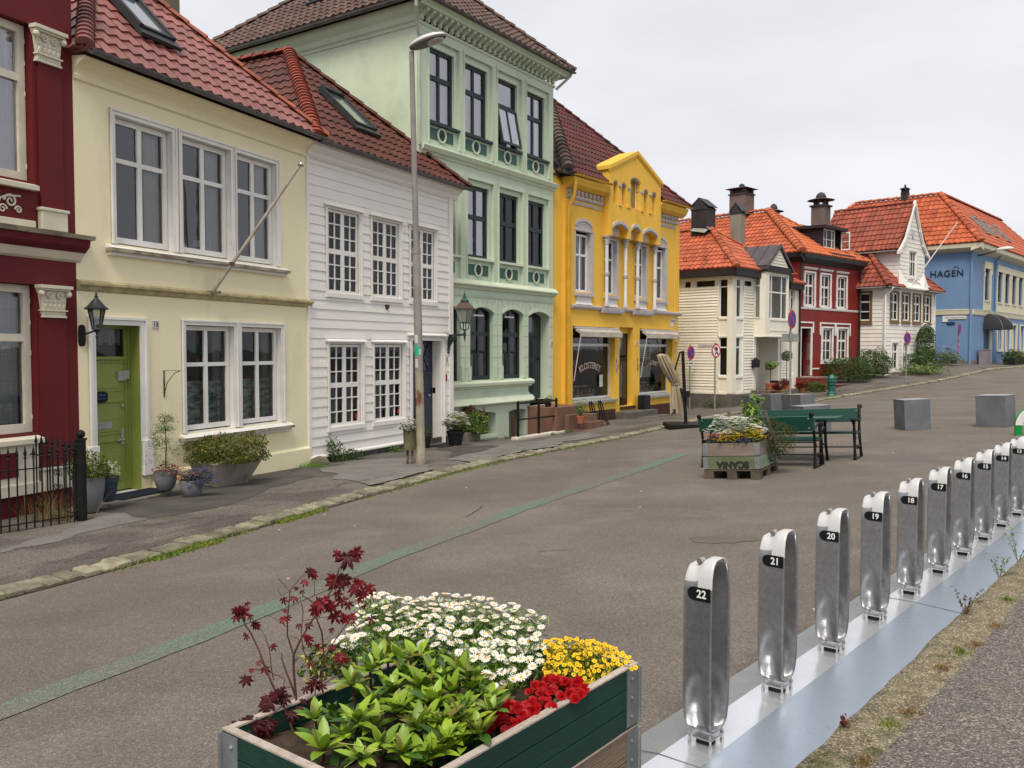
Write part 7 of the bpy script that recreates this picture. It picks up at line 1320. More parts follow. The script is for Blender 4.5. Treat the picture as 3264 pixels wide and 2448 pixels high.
# ---- hydrant and hedges
p=at(2651,1259,.06);t=thing('hydrant','dark green cast iron hydrant on the pavement before the red house','hydrant',p);b=MB();m_hyd=mat('hydrant_green',(.008,.10,.075),.4,col2=(.006,.075,.06),scale=4,spec=.5)
b.lathe([(.24,0),(.24,.06),(.21,.10),(.20,.16),(.16,.20),(.155,.46),(.185,.48),(.185,.54),(.16,.56)],n=8);mk('body',b,m_hyd,t,off=False,bevel=.008);b=MB();b.lathe([(.18,.56),(.20,.60),(.20,.78),(.16,.84),(.12,.86),(.10,.90),(.001,.92)],n=8);b.box(-.22,-.12,-.07,.07,.6,.74);mk('cap',b,m_hyd,t,off=False,bevel=.008)
plant('hedge_bush','left dark green hedge bush under the windows of the red house',hp(T7,3.1,-1.0),(1.15,.7,.66),6500,.07,[l_dark,l_mid,l_dark],sq=.8,c=(0,0,.56),seed=42,cat='hedge',lump=.14);plant('hedge_bush','right taller hedge bush between the red and white houses',hp(T7,5.35,-1.25),(.85,.7,.78),5600,.07,[l_dark,l_mid,l_dark],sq=.85,c=(0,0,.68),seed=43,cat='hedge',lump=.16)
# ---- white gabled house garden
q=hp(T8,3.75,-.55);t=plant('arched_hedge','tall dark evergreen arch over the door of the white gabled house',q,(.44,.38,1.0),7500,.065,[l_dark,l_dark,l_mid],c=(0,0,1.25),seed=44,cat='hedge',lump=.06,flat=-1.2,sq=.7)
plant('flowering_shrub','dark shrub with a few white roses left of the arched hedge',hp(T8,2.4,-.9),(.85,.6,.65),3000,.085,[l_dark,l_mid],flowers=[(f_white,22,.13,-.2)],seed=45,cat='shrub',lump=.3);plant('white_flower_bed','low bed of white and yellow flowers before the gabled house',hp(T8,1.5,-1.3),(1.2,.45,.26),1500,.07,[l_mid,l_lime],flowers=[(f_white,150,.09,-.3),(f_yellow,110,.07,-.4)],seed=46,cat='flowers',lump=.35);plant('low_shrub','pale low shrub with white blooms at the right corner of the gabled house',hp(T8,6.4,-.7),(.65,.5,.42),1600,.08,[l_mid,l_grey],flowers=[(f_white,40,.1,-.3)],seed=47,cat='shrub',lump=.3)
t=thing('garden_arch','white curved trellis arch beside the arched hedge','trellis',hp(T8,4.75,-.12));b=MB();P=[(-.45,0,0),(-.45,0,1.9)]+[(.45*math.cos(math.pi-i*math.pi/8),0,1.9+.4*math.sin(i*math.pi/8))for i in range(9)]+[(.45,0,0)];b.tube(P,.03,6);o=mk('arch_frame',b,m_wwhite,t,off=False);t.rotation_euler=T8.rotation_euler
fp0=hp(T8,2.85,-.15,5.0);fp1=hp(T8,5.2,-1.45,8.25);t=thing('flagpole','long thin white flagpole slanting from the gabled house facade','flagpole',fp0);b=MB();b.tube([(0,0,0),tuple(fp1-fp0)],[.045,.022],8);mk('pole',b,mat('flagpole_paint',(.55,.55,.52),.5),t,off=False);b=MB();b.ball(tuple(fp1-fp0),.05,8);mk('knob',b,mat('flagpole_paint',(.55,.55,.52),.5),t,off=False)
# ---- blue house front
t=fit(T9,'canopy','black domed fabric canopy over the corner door of the blue building','canopy',2.5,2.85);b=MB();n=10;m_=12;vs=[]
for i in range(n+1):
    a=math.pi/2*i/n
    for j in range(m_+1):f=math.pi*j/m_;vs.append((1.25-1.3*math.cos(f)*(.35+.65*math.cos(a)),-1.35*math.sin(f)*math.cos(a)-.02,.95*math.sin(a)))
b.add(vs,[(i*(m_+1)+j,i*(m_+1)+j+1,(i+1)*(m_+1)+j+1,(i+1)*(m_+1)+j)for i in range(n)for j in range(m_)]);mk('fabric',b,mat('black_canopy',(.03,.028,.032),.8),t,off=False,smooth=True)
b=MB()
for f in(.25,.5,.75):a_=math.pi*f;b.tube([(1.25-1.31*math.cos(a_)*(.35+.65*math.cos(math.pi/2*i/8)),-1.36*math.sin(a_)*math.cos(math.pi/2*i/8)-.02,.96*math.sin(math.pi/2*i/8))for i in range(9)],.012,5)
mk('rib',b,mat('canopy_rib',(.3,.3,.3),.5),t,off=False)
t=fit(T9,'wall_street_lamp','white oval street lamp on a short arm from the blue wall','street lamp',1.0,7.12);b=MB();b.tube([(0,0,0),(.1,-.4,.08),(.3,-.9,.25)],.04,8);mk('arm',b,m_black,t,off=False);b=MB();b.T=Matrix.Translation((.55,-1.3,.33))@Matrix.Rotation(R(-40),4,'Z')@Matrix.Rotation(R(-6),4,'Y');b.lathe([(1e-4,.16),(.2,.14),(.38,.08),(.44,0),(.40,-.03),(1e-4,-.04)],n=20,sx=1.3,sy=.6);mk('lamp_hood',b,mat('lamp_hood_white',(.62,.62,.60),.35),t,off=False,smooth=True)
b=MB();b.box(0,.95,-.42,0,0,1.0);b.box(-.02,.97,-.44,.01,1.0,1.06);b.box(.46,.48,-.425,-.42,.06,.96);o=mk('utility_cabinet',b,mat('grey_cabinet',(.24,.22,.25),.5),bevel=.01);o.location=hp(T9,1.1,-.15,.58);o.rotation_euler=T9.rotation_euler;tag(o,'grey metal utility cabinet at the foot of the blue corner','cabinet')
for i,(u,lab,rr_)in enumerate(((3.6,'black tub with a dark bush nearest the blue corner door',.5),(5.3,'dark leafy bush in a tub left of the blonde bench',.55),(8.3,'green leafy planting right of the blonde bench',.8),(10.2,'pale flowering planting at the right end of the blue house',.7))):plant('tub_bush',lab,hp(T9,u,-1.3),(rr_,.4,.45),1300,.09,[l_dark,l_mid],flowers=[(f_white,60,.09,-.1)]if i==3 else None,seed=50+i,cat='shrub',lump=.3);b=MB();b.box(-rr_*.8,rr_*.8,-.3,.3,0,.42);o=mk('planter_tub',b,m_potblack,bevel=.02);o.location=hp(T9,u,-1.3);o.rotation_euler=T9.rotation_euler;tag(o,['black planter tub nearest the blue corner door','black planter tub left of the blonde bench','black planter tub right of the blonde bench','black planter tub farthest along the blue house'][i],'planter','planter tubs before the blue building')
t=fit(T9,'wooden_bench','blonde wooden bench between the tubs before the blue building','bench',6.6,gz(*hp(T9,6.6,-1.5).xy)+.06,-1.5);b=MB();b.box(-.8,.8,-.22,.22,.40,.46);mk('seat',b,mat('blonde_wood',(.50,.42,.28),.7),t,off=False);b=MB();b.box(-.8,.8,.2,.25,.46,.85);mk('backrest',b,MATS['blonde_wood'],t,off=False)
for x in(-.65,.65):b=MB();b.box(x-.05,x+.05,-.2,.2,0,.40);mk('leg',b,MATS['blonde_wood'],t,off=False)
# bicycle against the blue wall
p=at(3012,1178,.06);q=at(3066,1172,.06);t=thing('bicycle','pale step-through bicycle leaning against the blue wall','bicycle',p+Vector((0,0,.06)));D=Vector((q.x-p.x,q.y-p.y,0)).normalized();up=Vector((0,0,1));Wb=1.06
def bpnt(a,z,s=0):return tuple(D*a+up*z+Vector((-D.y,D.x,0))*s)
for a in(0,Wb):
    b=MB();b.tube([bpnt(a+.33*math.cos(i*math.pi/12),.34+.33*math.sin(i*math.pi/12))for i in range(25)],.020,6);w_=mk('wheel',b,mat('pale_tyre',(.42,.40,.36),.7),t,off=False);b=MB()
    for i in range(10):f=i*math.pi/5;b.tube([bpnt(a,.34),bpnt(a+.32*math.cos(f),.34+.32*math.sin(f))],.003,4)
    mk('spokes',b,m_galv,w_,off=False)
b=MB();m_bf=mat('pale_bike_paint',(.45,.48,.48),.4)
for u,v_ in(((.0,.34),(.13,.80)),((.15,.72),(.55,.32)),((.55,.32),(.78,.78)),((.55,.32),(1.06,.34)),((1.06,.34),(.76,.72)),((.17,.62),(.70,.45))):b.tube([bpnt(*u),bpnt(*v_)],.016,6)
mk('frame',b,m_bf,t,off=False);b=MB();b.tube([bpnt(.13,.80),bpnt(.12,.98),bpnt(.2,1.0,.22)],.012,6);b.tube([bpnt(.12,.98),bpnt(.2,1.0,-.22)],.012,6);mk('handlebar',b,m_galv,t,off=False);b=MB();b.T=Matrix.Translation(bpnt(.79,.84));b.ball((0,0,0),.11,8,sz=.35);mk('saddle',b,m_potblack,t,off=False)
# ---- grey steel-clad blocks
m_blk=mat('brushed_grey_block',(.175,.185,.21),.5,col2=(.12,.13,.15),scale=2.2,metal=.25,fine=.12,fscale=60,rvar=.1)
blocks=[(2416,1314,.56,.56,.60,12,'grey block behind the trellis, farthest left of the group'),(2484,1313,.56,.6,.60,14,'grey block second from left behind the rear bench'),(2546,1313,.52,.6,.56,10,'grey block just right of the tall no parking sign pole'),(2577,1318,.5,.5,.58,16,'grey block behind the low one, third in the group'),(2608,1378,.66,.6,.60,8,'nearest grey block, directly behind the rear bench backrest'),(2927,1371,.56,.56,.66,-1,'lone grey block in the open square, left of the pair by the green sign'),(3175,1359,.60,.60,.68,42,'grey block seen corner-on near the green sign')]
for(px,py,w,d,h,rz,lab)in blocks:
    p=at(px,py);t=thing('grey_block',lab,'block',p,R(rz),'grey metal-clad blocks on the square',tilt=slope(p.x,p.y));b=MB();b.box(-w/2,w/2,0 if rz<40 else-d/2,d if rz<40 else d/2,-.03,h);mk('cladding',b,m_blk,t,off=False,bevel=.006);b=MB();b.box(-w/2-.004,w/2+.004,(-.004 if rz<40 else-d/2-.004),(d if rz<40 else d/2)+.004,h,h+.012);mk('top_plate',b,m_galv,t,off=False)
# ---- benches and table
m_bgreen=mat('bench_green',(.006,.062,.043),.45,col2=(.005,.048,.034),scale=3,stretch=(.3,3,3),spec=.45);m_cast=mat('cast_iron',(.006,.007,.008),.45,spec=.22)
def bench(label,p0,p1,side):
    """p0, p1: ground points below the backrest ends; side=+1 when the sitter faces away from the camera"""
    d=(p1-p0);L=d.length;rz=math.atan2(d.y,d.x);t=thing('park_bench',label,'bench',p0,rz,'green cast iron park benches');dz=(p1.z-p0.z);t.rotation_euler=Euler((0,-math.atan2(dz,d.xy.length),rz));S=side
    for k,(z,y,w)in enumerate(((.70,-.035,.145),(.855,-.075,.05))):pass
    b=MB();b.T=Matrix.Translation((0,-.03*S,.60))@Matrix.Rotation(R(9*S),4,'X');b.box(-.0,L,-.018,.018,0,.235);mk('backrest',b,m_bgreen,t,off=False,bevel=.006)
    b=MB()
    for k in range(3):y0=S*(.07+.145*k);b.box(.02,L-.02,min(y0,y0+S*.13),max(y0,y0+S*.13),.425+.006*k,.455+.006*k)
    mk('seat',b,m_bgreen,t,off=False,bevel=.005)
    for x in(.02,L-.02):
        b=MB();b.tube([(x,-.02*S,0),(x,.03*S,.25),(x,.055*S,.44),(x,.01*S,.66),(x,-.045*S,.84),(x,-.085*S,.875)],[.026,.022,.024,.02,.02,.028],8);b.ball((x,-.08*S,.86),.042,8)
        b.tube([(x,.52*S,0),(x,.49*S,.2),(x,.47*S,.42),(x,.46*S,.56),(x,.49*S,.66)],[.026,.022,.028,.02,.034],8);b.ball((x,.50*S,.66),.048,10);b.tube([(x,.05*S,.43),(x,.48*S,.43)],.022,8);b.tube([(x,.02*S,.62),(x,.2*S,.655),(x,.42*S,.70),(x,.50*S,.68)],.017,8)
        b.tube([(x,.03*S,.20),(x,.26*S,.19),(x,.49*S,.20)],.014,6);b.ball((x,.26*S,.19),.035,8);b.tube([(x,.08*S,.42),(x,.14*S,.34),(x,.08*S,.30)],.012,6);b.tube([(x,.44*S,.42),(x,.37*S,.34),(x,.45*S,.30)],.012,6);b.box(x-.022,x+.022,min(-.06*S,.56*S),max(-.06*S,.56*S),0,.018)
        mk('end_frame',b,m_cast,t,off=False,smooth='auto')
    b=MB();b.tube([(.02,.26*S,.19),(L-.02,.26*S,.19)],.011,6);b.tube([(.02,.06*S,.41),(L-.02,.06*S,.41)],.013,6);mk('tie_bar',b,m_cast,t,off=False)
    b=MB()
    for x in(.07,L-.07):
        for z in(.64,.79):b.ball((x,-(z-.6)*.16*S-.03*S-.02*S,z),.012,6);b.ball((x,-(z-.6)*.16*S-.03*S+.02*S,z),.012,6)
    mk('bolt',b,m_galv,t,off=False);return t
B0=at(2238,1489);B1=at(2603,1493);bench('nearer green park bench seen from behind, beside the SCANIA planter',B0,B1,1)
C1=at(2749,1455);dB=(B1-B0).normalized();C0=C1-Vector((dB.x,dB.y,0)).normalized()*1.93;C0.z=gz(C0.x,C0.y);C1=Vector((C1.x,C1.y,gz(C1.x,C1.y)));bench('farther green park bench facing the camera behind the long table',C0,C1,-1)
m0=(B0+C0)/2;m1=(B1+C1)/2;d=m1-m0;L=1.95;rz=math.atan2(d.y,d.x);t=thing('long_table','long green plank table on black iron legs between the benches','table',m0-Vector((d.x,d.y,0)).normalized()*.0,rz);t.rotation_euler=Euler((0,-math.atan2(d.z,d.xy.length),rz))
for k in range(4):b=MB();b.box(-.05,L-.02,-.30+.152*k,-.30+.152*k+.145,.72,.752);mk('tabletop_plank',b,m_bgreen,t,off=False,bevel=.004)
for x in(.22,L-.3):b=MB();b.tube([(x,-.25,0),(x,-.17,.3),(x,-.2,.71)],.024,8);b.tube([(x,.25,0),(x,.17,.3),(x,.2,.71)],.024,8);b.tube([(x,-.17,.3),(x,.17,.3)],.018,6);b.box(x-.03,x+.03,-.28,.28,.69,.72);b.tube([(x,-.2,.6),(x,0,.5),(x,.2,.6)],.014,6);mk('leg_frame',b,m_cast,t,off=False)
# ---- far planter (two pallet collars on a pallet)
m_coll=mat('greywashed_boards',(.23,.185,.16),.8,col2=(.16,.13,.11),scale=3,stretch=(.35,.35,4),dirt=(.10,.07,.05),dlo=.64,dhi=.76,dscale=3.5,bump=.3,bscale=30);m_collg=mat('mint_stained_boards',(.22,.30,.205),.8,col2=(.17,.22,.15),scale=2.5,stretch=(.35,.35,4),dirt=(.14,.15,.10),dlo=.55,dhi=.75,dscale=3,bump=.3,bscale=30);m_collo=mat('olive_boards',(.155,.165,.10),.8,col2=(.11,.12,.075),scale=2.5,stretch=(.35,.35,4),bump=.3,bscale=30)
m_pal=mat('pallet_wood',(.12,.10,.075),.85,col2=(.08,.065,.05),scale=4);m_hinge=mat('zinc_hinge',(.32,.35,.37),.5,col2=(.22,.24,.26),scale=9,metal=.7,dirt=(.2,.2,.2),dlo=.6,dhi=.8,dscale=6)
def collar(root,w,l,z0,z1,m,th=.022,gap=True,mr=None,planks=1):
    b=MB();P=[(0,0,l,th,0),(0,l-0,0,0,0)]
    for i in range(planks):
        a,c=z0+(z1-z0)*i/planks+.0015,z0+(z1-z0)*(i+1)/planks-.0015
        b.box(0,w,0,th,a,c,0);b.box(0,w,l-th,l,a,c,0);b.box(0,th,th,l-th,a,c,0);b.box(w-th,w,th,l-th,a,c,1)
    o=mk('wooden_collar',b,[m,mr or m],root,off=False,bevel=.002)
    for x,y,sx,sy in((0,0,-1,-1),(w,0,1,-1),(w,l,1,1),(0,l,-1,1)):
        b=MB();e=.003;a,c=z0+.008,z1-.008
        b.box(min(x,x-sx*.07),max(x,x-sx*.07),y if sy>0 else y-e,y+e if sy>0 else y,a,c);b.box(x if sx>0 else x-e,x+e if sx>0 else x,min(y,y-sy*.07),max(y,y-sy*.07),a,c);b.tube([(x+sx*.004,y+sy*.004,a),(x+sx*.004,y+sy*.004,c)],.007,8)
        for zz in(a+.03,(a+c)/2,c-.03):b.ball((x-sx*.045,y+sy*.004,zz),.007,6);b.ball((x+sx*.004,y-sy*.045,zz),.007,6)
        mk('corner_hinge',b,m_hinge,o,off=False)
    return o
pm=at(2422,1529);pl=at(2246,1527);d=Vector((pl.x-pm.x,pl.y-pm.y)).normalized();rz=math.atan2(-d.y,-d.x);t=thing('pallet_planter','planter of two hinged wooden pallet collars stamped SCANIA upside down','planter',pl,0,None);W_,L_=.84,1.2
tl=slope(pm.x,pm.y);t.rotation_euler=(tl@Matrix.Rotation(rz,3,'Z')).to_euler();
b=MB()
for x in(.0,.35,.70):
    for y in(0,.53,1.05):b.box(x,x+.14,y,y+.15,.0,.10)
for x in(.0,.35,.70):b.box(x,x+.14,0.002,L_,.10,.12)
for i in range(6):b.box(0,W_,.0+i*.21,.0+i*.21+.13,.1205,.14)
mk('pallet',b,m_pal,t,off=False)
collar(t,W_,L_,.145,.34,m_collo,mr=m_collg);collar(t,W_,L_,.345,.54,m_coll);b=MB();b.box(.02,W_-.02,.02,L_-.02,.14,.50);mk('soil',b,m_soil,t,off=False)
text_mesh('stamp','SCANIA',.135,mat('stencil_ink',(.03,.032,.025),.8),t,(.44,-.0015,.215),rot=(R(90),R(180),0),off=False,sx=1.0,bold=.010,depth=.002);text_mesh('stamp','LI   34-43   207',.035,mat('faint_ink',(.10,.10,.07),.8),t,(.42,-.0015,.305),rot=(R(90),R(180),0),off=False,sx=1.3,depth=.002)
Mt=Matrix.Translation(t.location)@t.rotation_euler.to_matrix().to_4x4()
def pin(x,y,z):return Mt@Vector((x,y,z))
plant('white_daisy_clump','dense clump of white daisies in the SCANIA planter',pin(.46,.40,.50),(.36,.28,.22),1500,.045,[l_mid,l_lime],flowers=[(f_white,1500,.042,-.1)],seed=60,cat='flowers',up=.6,lump=.3,asp=.25)
plant('yellow_flower_clump','low yellow flowers in front of the daisies in the SCANIA planter',pin(.42,.13,.50),(.22,.12,.11),400,.03,[l_dark,l_mid],flowers=[(f_yellow,420,.03,-.3)],seed=61,cat='flowers');plant('yellow_flower_clump','yellow flowers at the front right corner of the SCANIA planter',pin(.72,.22,.50),(.13,.18,.13),400,.03,[l_mid,l_lime],flowers=[(f_yellow,260,.03,-.2)],seed=62,cat='flowers')
plant('red_flower_clump','small red and violet flowers at the front left planter corner',pin(.15,.12,.50),(.12,.09,.09),200,.03,[l_dark],flowers=[(mat('vivid_red_petal',(.75,.03,.03),.5,island=.2),110,.035,.1),(f_blue,90,.03,-.8)],seed=63,cat='flowers',stem=False);plant('violet_flower_clump','dark violet pansies along the front board of the SCANIA planter',pin(.62,.08,.50),(.16,.08,.06),160,.03,[l_dark],flowers=[(f_blue,90,.032,-.6)],seed=64,cat='flowers',stem=False)
plant('spilling_shrub','brown-green feathery shrub spilling over the right side of the planter',pin(.84,.72,.44),(.32,.34,.34),4200,.035,[lf('brown_green',(.06,.075,.02),(.12,.09,.03)),l_dark],c=(.05,0,.10),seed=65,cat='shrub',flat=-1,lump=.2,asp=.3)
plant('lime_vine','bright lime vine climbing the wire between two stakes',pin(.60,.62,.50),(.13,.10,.34),420,.075,[l_lime,l_lime,l_mid],c=(0,0,.36),seed=66,cat='vine',lump=.35,asp=.8,flat=-1)
t=thing('wire_trellis','two weathered wooden stakes with thin wire mesh in the planter','trellis',pin(0,0,.5));o_=pin(0,0,.5)
a0,a1,c0,c1=pin(.33,.62,.45)-o_,pin(.25,.66,.98)-o_,pin(.98,.58,.45)-o_,pin(.82,.60,.99)-o_
for(u,v_)in((a0,a1),(c0,c1)):b=MB();b.beam(tuple(u),tuple(v_),.05,.03);mk('stake',b,m_pal,t,off=False)
b=MB()
for i in range(7):f=i/6;b.tube([tuple(a0.lerp(a1,f)),tuple(c0.lerp(c1,f))],.0018,4)
for i in range(1,9):f=i/9;b.tube([tuple(a0.lerp(c0,f)),tuple(a1.lerp(c1,f))],.0018,4)
mk('wire_mesh',b,m_galv,t,off=False)
# ---- green city sign at the right edge
p=at(3240,1388);t=thing('green_info_stand','green-framed half-round white info stand at the right edge','sign',p,R(-8));m_gs2=mat('sign_green',(.01,.24,.05),.4);b=MB();R_=.36;z0=.20;cx=.34;n=16
P=[(cx+R_*math.cos(math.pi-i*math.pi/n),0,z0+R_*math.sin(math.pi*i/n))for i in range(n+1)];b.prism(P,(0,.05,0));mk('panel',b,m_swhite,t,off=False)
b=MB();b.tube([(x,.025,z)for x,y,z in P],.022,8);b.box(-.02,.0,0,.05,0,z0);b.box(.02,.10,.0,.05,-.05,z0);mk('frame',b,m_gs2,t,off=False);b=MB();b.box(.0,.02,.0,.06,-.05,z0-.01);b.box(.68,.78,0,.05,-.05,z0);mk('post',b,m_gs2,t,off=False)
text_mesh('lettering','bergenbysykkel',.06,mat('mint_ink',(.2,.5,.4),.5),t,(.30,-.002,z0+.05),off=False,depth=.002)
# ================================================================== foreground planter
n1=Vector((.616,.788,0));n2=Vector((.788,-.616,0));PO=Vector((-.774,2.267,0));PLW,PLL,PH=.633,1.108,.61
FL=PO+n2*PLW*0
rzp=math.atan2(-.616,.788);base=PO.copy();base.z=PH-.605
t=thing('wooden_planter','large planter of dark green and bare wooden collars in the foreground','planter',base,rzp)
m_pgreen=mat('dark_green_planks',(.010,.048,.036),.55,col2=(.008,.036,.026),scale=2.2,stretch=(4,.35,5),dirt=(.035,.05,.035),dlo=.60,dhi=.78,dscale=3,bump=.25,bscale=30,fine=.08,fscale=60)
m_pwood=mat('bare_weathered_planks',(.19,.145,.105),.8,col2=(.12,.085,.06),scale=2.2,stretch=(4,.35,5),dirt=(.05,.035,.025),dlo=.62,dhi=.74,dscale=4,bump=.5,bscale=30,fine=.15,fscale=60)
m_rim=mat('bare_plank_edge',(.45,.39,.34),.8,col2=(.34,.29,.25),scale=5,stretch=(4,.4,4),fine=.2,fscale=80,bump=.4)
def col2_(root,z0,z1,m,planks,rim=True):
    c=collar(root,PLW,PLL,z0,z1,m,th=.021,planks=planks)
    if rim:
        b=MB();z=z1+.001;T_=.0235;b.box(-.001,PLW+.001,-.001,T_,z-.004,z+.001);b.box(-.001,PLW+.001,PLL-T_,PLL+.001,z-.004,z+.001);b.box(-.001,T_,T_,PLL-T_,z-.004,z+.001);b.box(PLW-T_,PLW+.001,T_,PLL-T_,z-.004,z+.001);mk('board_edge',b,m_rim,c,off=False)
col2_(t,.0,.20,m_pwood,2);col2_(t,.203,.403,m_pwood,2);col2_(t,.406,.604,m_pgreen,3)
b=MB();n=26;xs_=[.022+(PLW-.044)*i/n for i in range(n+1)];ys_=[.022+(PLL-.044)*i/n for i in range(n+1)]
for y in ys_:
    for x in xs_:b.v.append((x,y,.535+.018*math.sin(x*23+y*9)*math.sin(y*17)+random.uniform(-.006,.006)))
b.f=[[j*(n+1)+i,j*(n+1)+i+1,(j+1)*(n+1)+i+1,(j+1)*(n+1)+i]for j in range(n)for i in range(n)];b.m=[0]*len(b.f);mk('soil',b,m_soil,t,off=False)
# ---- Japanese maple
def fpt(px,py,Y):r_=ray(px,py);return Vector((0,0,H))+r_*(Y/r_.y)
Z2=lambda x,y:(650+x/2.2175,1700+y/2.2175)
mb0=fpt(*Z2(660,1340),2.44);t=thing('japanese_maple','young red-leaved Japanese maple with bare twiggy stems in the planter','maple',mb0)
def ml(x,y,d=0):return fpt(*Z2(x,y),2.44+d)-mb0
m_twig=mat('red_brown_twig',(.13,.055,.04),.6,col2=(.07,.04,.03),scale=20)
br=[([(660,1420),(655,1190),(625,1090),(580,980),(555,890),(548,850)],0,.0055),([(650,1180),(632,960),(632,860),(680,760),(760,620),(870,450),(920,380),(955,250),(1000,190)],.02,.006),([(632,860),(590,720),(590,600),(605,410),(530,320)],-.03,.004),([(605,410),(690,310),(750,270)],-.03,.0022),
      ([(840,1300),(835,1050),(845,880),(830,700),(795,590),(760,480),(690,440)],.08,.005),([(845,880),(900,800),(960,700),(1090,540),(1150,500)],.08,.003),([(640,1420),(570,1240),(500,1110),(440,960),(390,820),(330,700),(290,650),(260,580)],-.05,.0055),([(490,1040),(480,950),(460,820),(430,720),(390,660)],-.03,.0025),
      ([(770,1300),(800,1000),(760,930),(700,820),(690,700),(700,550),(680,450)],.0,.003),([(340,960),(440,970),(570,1025),(560,1100),(600,1200)],-.04,.003),([(850,1060),(960,1000),(1090,930)],.05,.003),([(850,960),(940,905)],.07,.0022),([(780,440),(775,300)],.0,.0022),([(690,760),(610,720)],0,.0018),([(1000,470),(1080,400)],.05,.002),([(870,450),(940,430),(1000,480)],.03,.002),([(590,660),(520,610),(440,575)],-.03,.0016),([(620,1080),(560,1100),(500,1180),(430,1220)],-.06,.003),([(560,1210),(420,1340),(300,1420)],-.10,.003),([(690,620),(800,600),(880,590)],.03,.0018),([(605,410),(545,440),(520,385)],-.03,.0014)]
b=MB()
for P,d,r_ in br:
    n=len(P);Q=[ml(p[0]+random.uniform(-4,4),p[1],d+.01*math.sin(i*1.7))for i,p in enumerate(P)];b.tube([tuple(q)for q in Q],[r_*.68*(1-.5*i/(n-1))for i in range(n)],6)
mk('branches',b,m_twig,t,off=False,smooth='auto')
LV=[(1010,185,95,.04),(1060,150,75,.05),(945,150,55,.06),(755,280,58,0),(780,300,45,.01),(715,350,42,-.02),(925,330,75,.03),(985,330,80,.04),(905,360,60,.02),(960,370,55,.03),(1100,360,70,.06),(1160,395,65,.07),(1060,400,62,.05),(1120,430,55,.06),(560,475,46,-.03),(640,465,42,-.03),(575,550,24,-.02),(690,415,28,-.02),(655,390,26,-.02),(240,550,62,-.05),(270,570,66,-.04),(225,600,48,-.05),(330,590,40,-.04),(305,500,30,-.03),(360,650,52,-.04),(300,730,42,-.04),(820,510,85,.02),(790,545,65,.02),(890,520,66,.03),(850,480,55,.02),(920,590,72,.04),(970,480,60,.05),(1020,510,50,.05),(940,430,48,.04),(990,600,56,.05),(1040,590,46,.06),(560,610,50,-.03),(590,600,36,-.03),(670,655,34,0),(740,650,40,.0),(735,750,58,-.02),(750,790,40,-.02),(900,685,32,.06),(800,800,42,.02),(905,810,42,.05),(485,805,40,-.03),(430,965,48,-.04),(390,915,34,-.04),(335,970,30,-.05),(295,1045,62,-.05),(960,880,60,.06),(1005,895,42,.07),(755,930,34,0),(1180,610,50,.10),(540,1120,55,-.06),(460,1190,90,-.07),(500,1160,60,-.06),(430,1240,60,-.08),(570,1170,70,-.05),(700,1190,45,.0),(770,1075,70,.02),(715,1105,44,.01),(830,1090,50,.03),(250,1400,120,-.13),(350,1360,100,-.12),(430,1390,85,-.11),(190,1390,70,-.14),(300,1330,70,-.12),(230,1540,66,-.15),(285,1560,70,-.15),(470,1350,70,-.1),(620,1290,70,-.05),(1130,520,30,.09),(1050,640,34,.07),(1100,470,44,.07),(760,1200,44,.0),(670,1250,50,-.03)]
b=MB();rs=random.Random(9)
def mapleleaf(b,c,R_,ax,dn,mi):
    """seven pointed lobes; ax = axis of the middle lobe, dn = blade normal"""
    ax=ax.normalized();sd_=dn.cross(ax).normalized();dn=ax.cross(sd_).normalized();vs=[tuple(c)];fs=[]
    angs=[-128,-88,-45,0,45,88,128];lens=[.42,.72,.92,1.0,.92,.72,.42]
    for a,l in zip(angs,lens):
        a=R(a+rs.uniform(-6,6));d=ax*math.cos(a)+sd_*math.sin(a);s_=dn.cross(d);w=R_*.145*(.6+.4*l);dr=-dn*(.10+.25*rs.random())*R_*l*l;k=len(vs)
        vs+=[tuple(c+d*R_*l*.28-s_*w*.75),tuple(c+d*R_*l*.6-s_*w+dr*.3),tuple(c+d*R_*l+dr),tuple(c+d*R_*l*.6+s_*w+dr*.3),tuple(c+d*R_*l*.28+s_*w*.75),tuple(c+d*R_*l*.55+dn*R_*.03)]
        fs+=[(0,k,k+5),(k,k+1,k+5),(k+1,k+2,k+5),(k+2,k+3,k+5),(k+3,k+4,k+5),(k+4,0,k+5)]
    b.add(vs,fs,mi)
for x,y,s_,d in LV:
    Y=2.44+d;R_=s_/2.2175*Y/F*1.2
    for k in range(2 if s_>50 else 1):
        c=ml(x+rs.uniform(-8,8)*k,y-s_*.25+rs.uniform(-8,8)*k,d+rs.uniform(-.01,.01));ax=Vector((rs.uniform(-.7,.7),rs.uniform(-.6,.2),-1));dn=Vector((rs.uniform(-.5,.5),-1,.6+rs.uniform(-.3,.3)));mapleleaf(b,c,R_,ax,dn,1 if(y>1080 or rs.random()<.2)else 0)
mk('leaves',b,[mat('crimson_maple_leaf',(.20,.006,.014),.42,col2=(.12,.004,.010),scale=10,island=.4,trans=.35,spec=.4),mat('dusky_maple_leaf',(.075,.012,.018),.5,col2=(.05,.010,.014),scale=10,island=.3,trans=.25)],t,off=False)
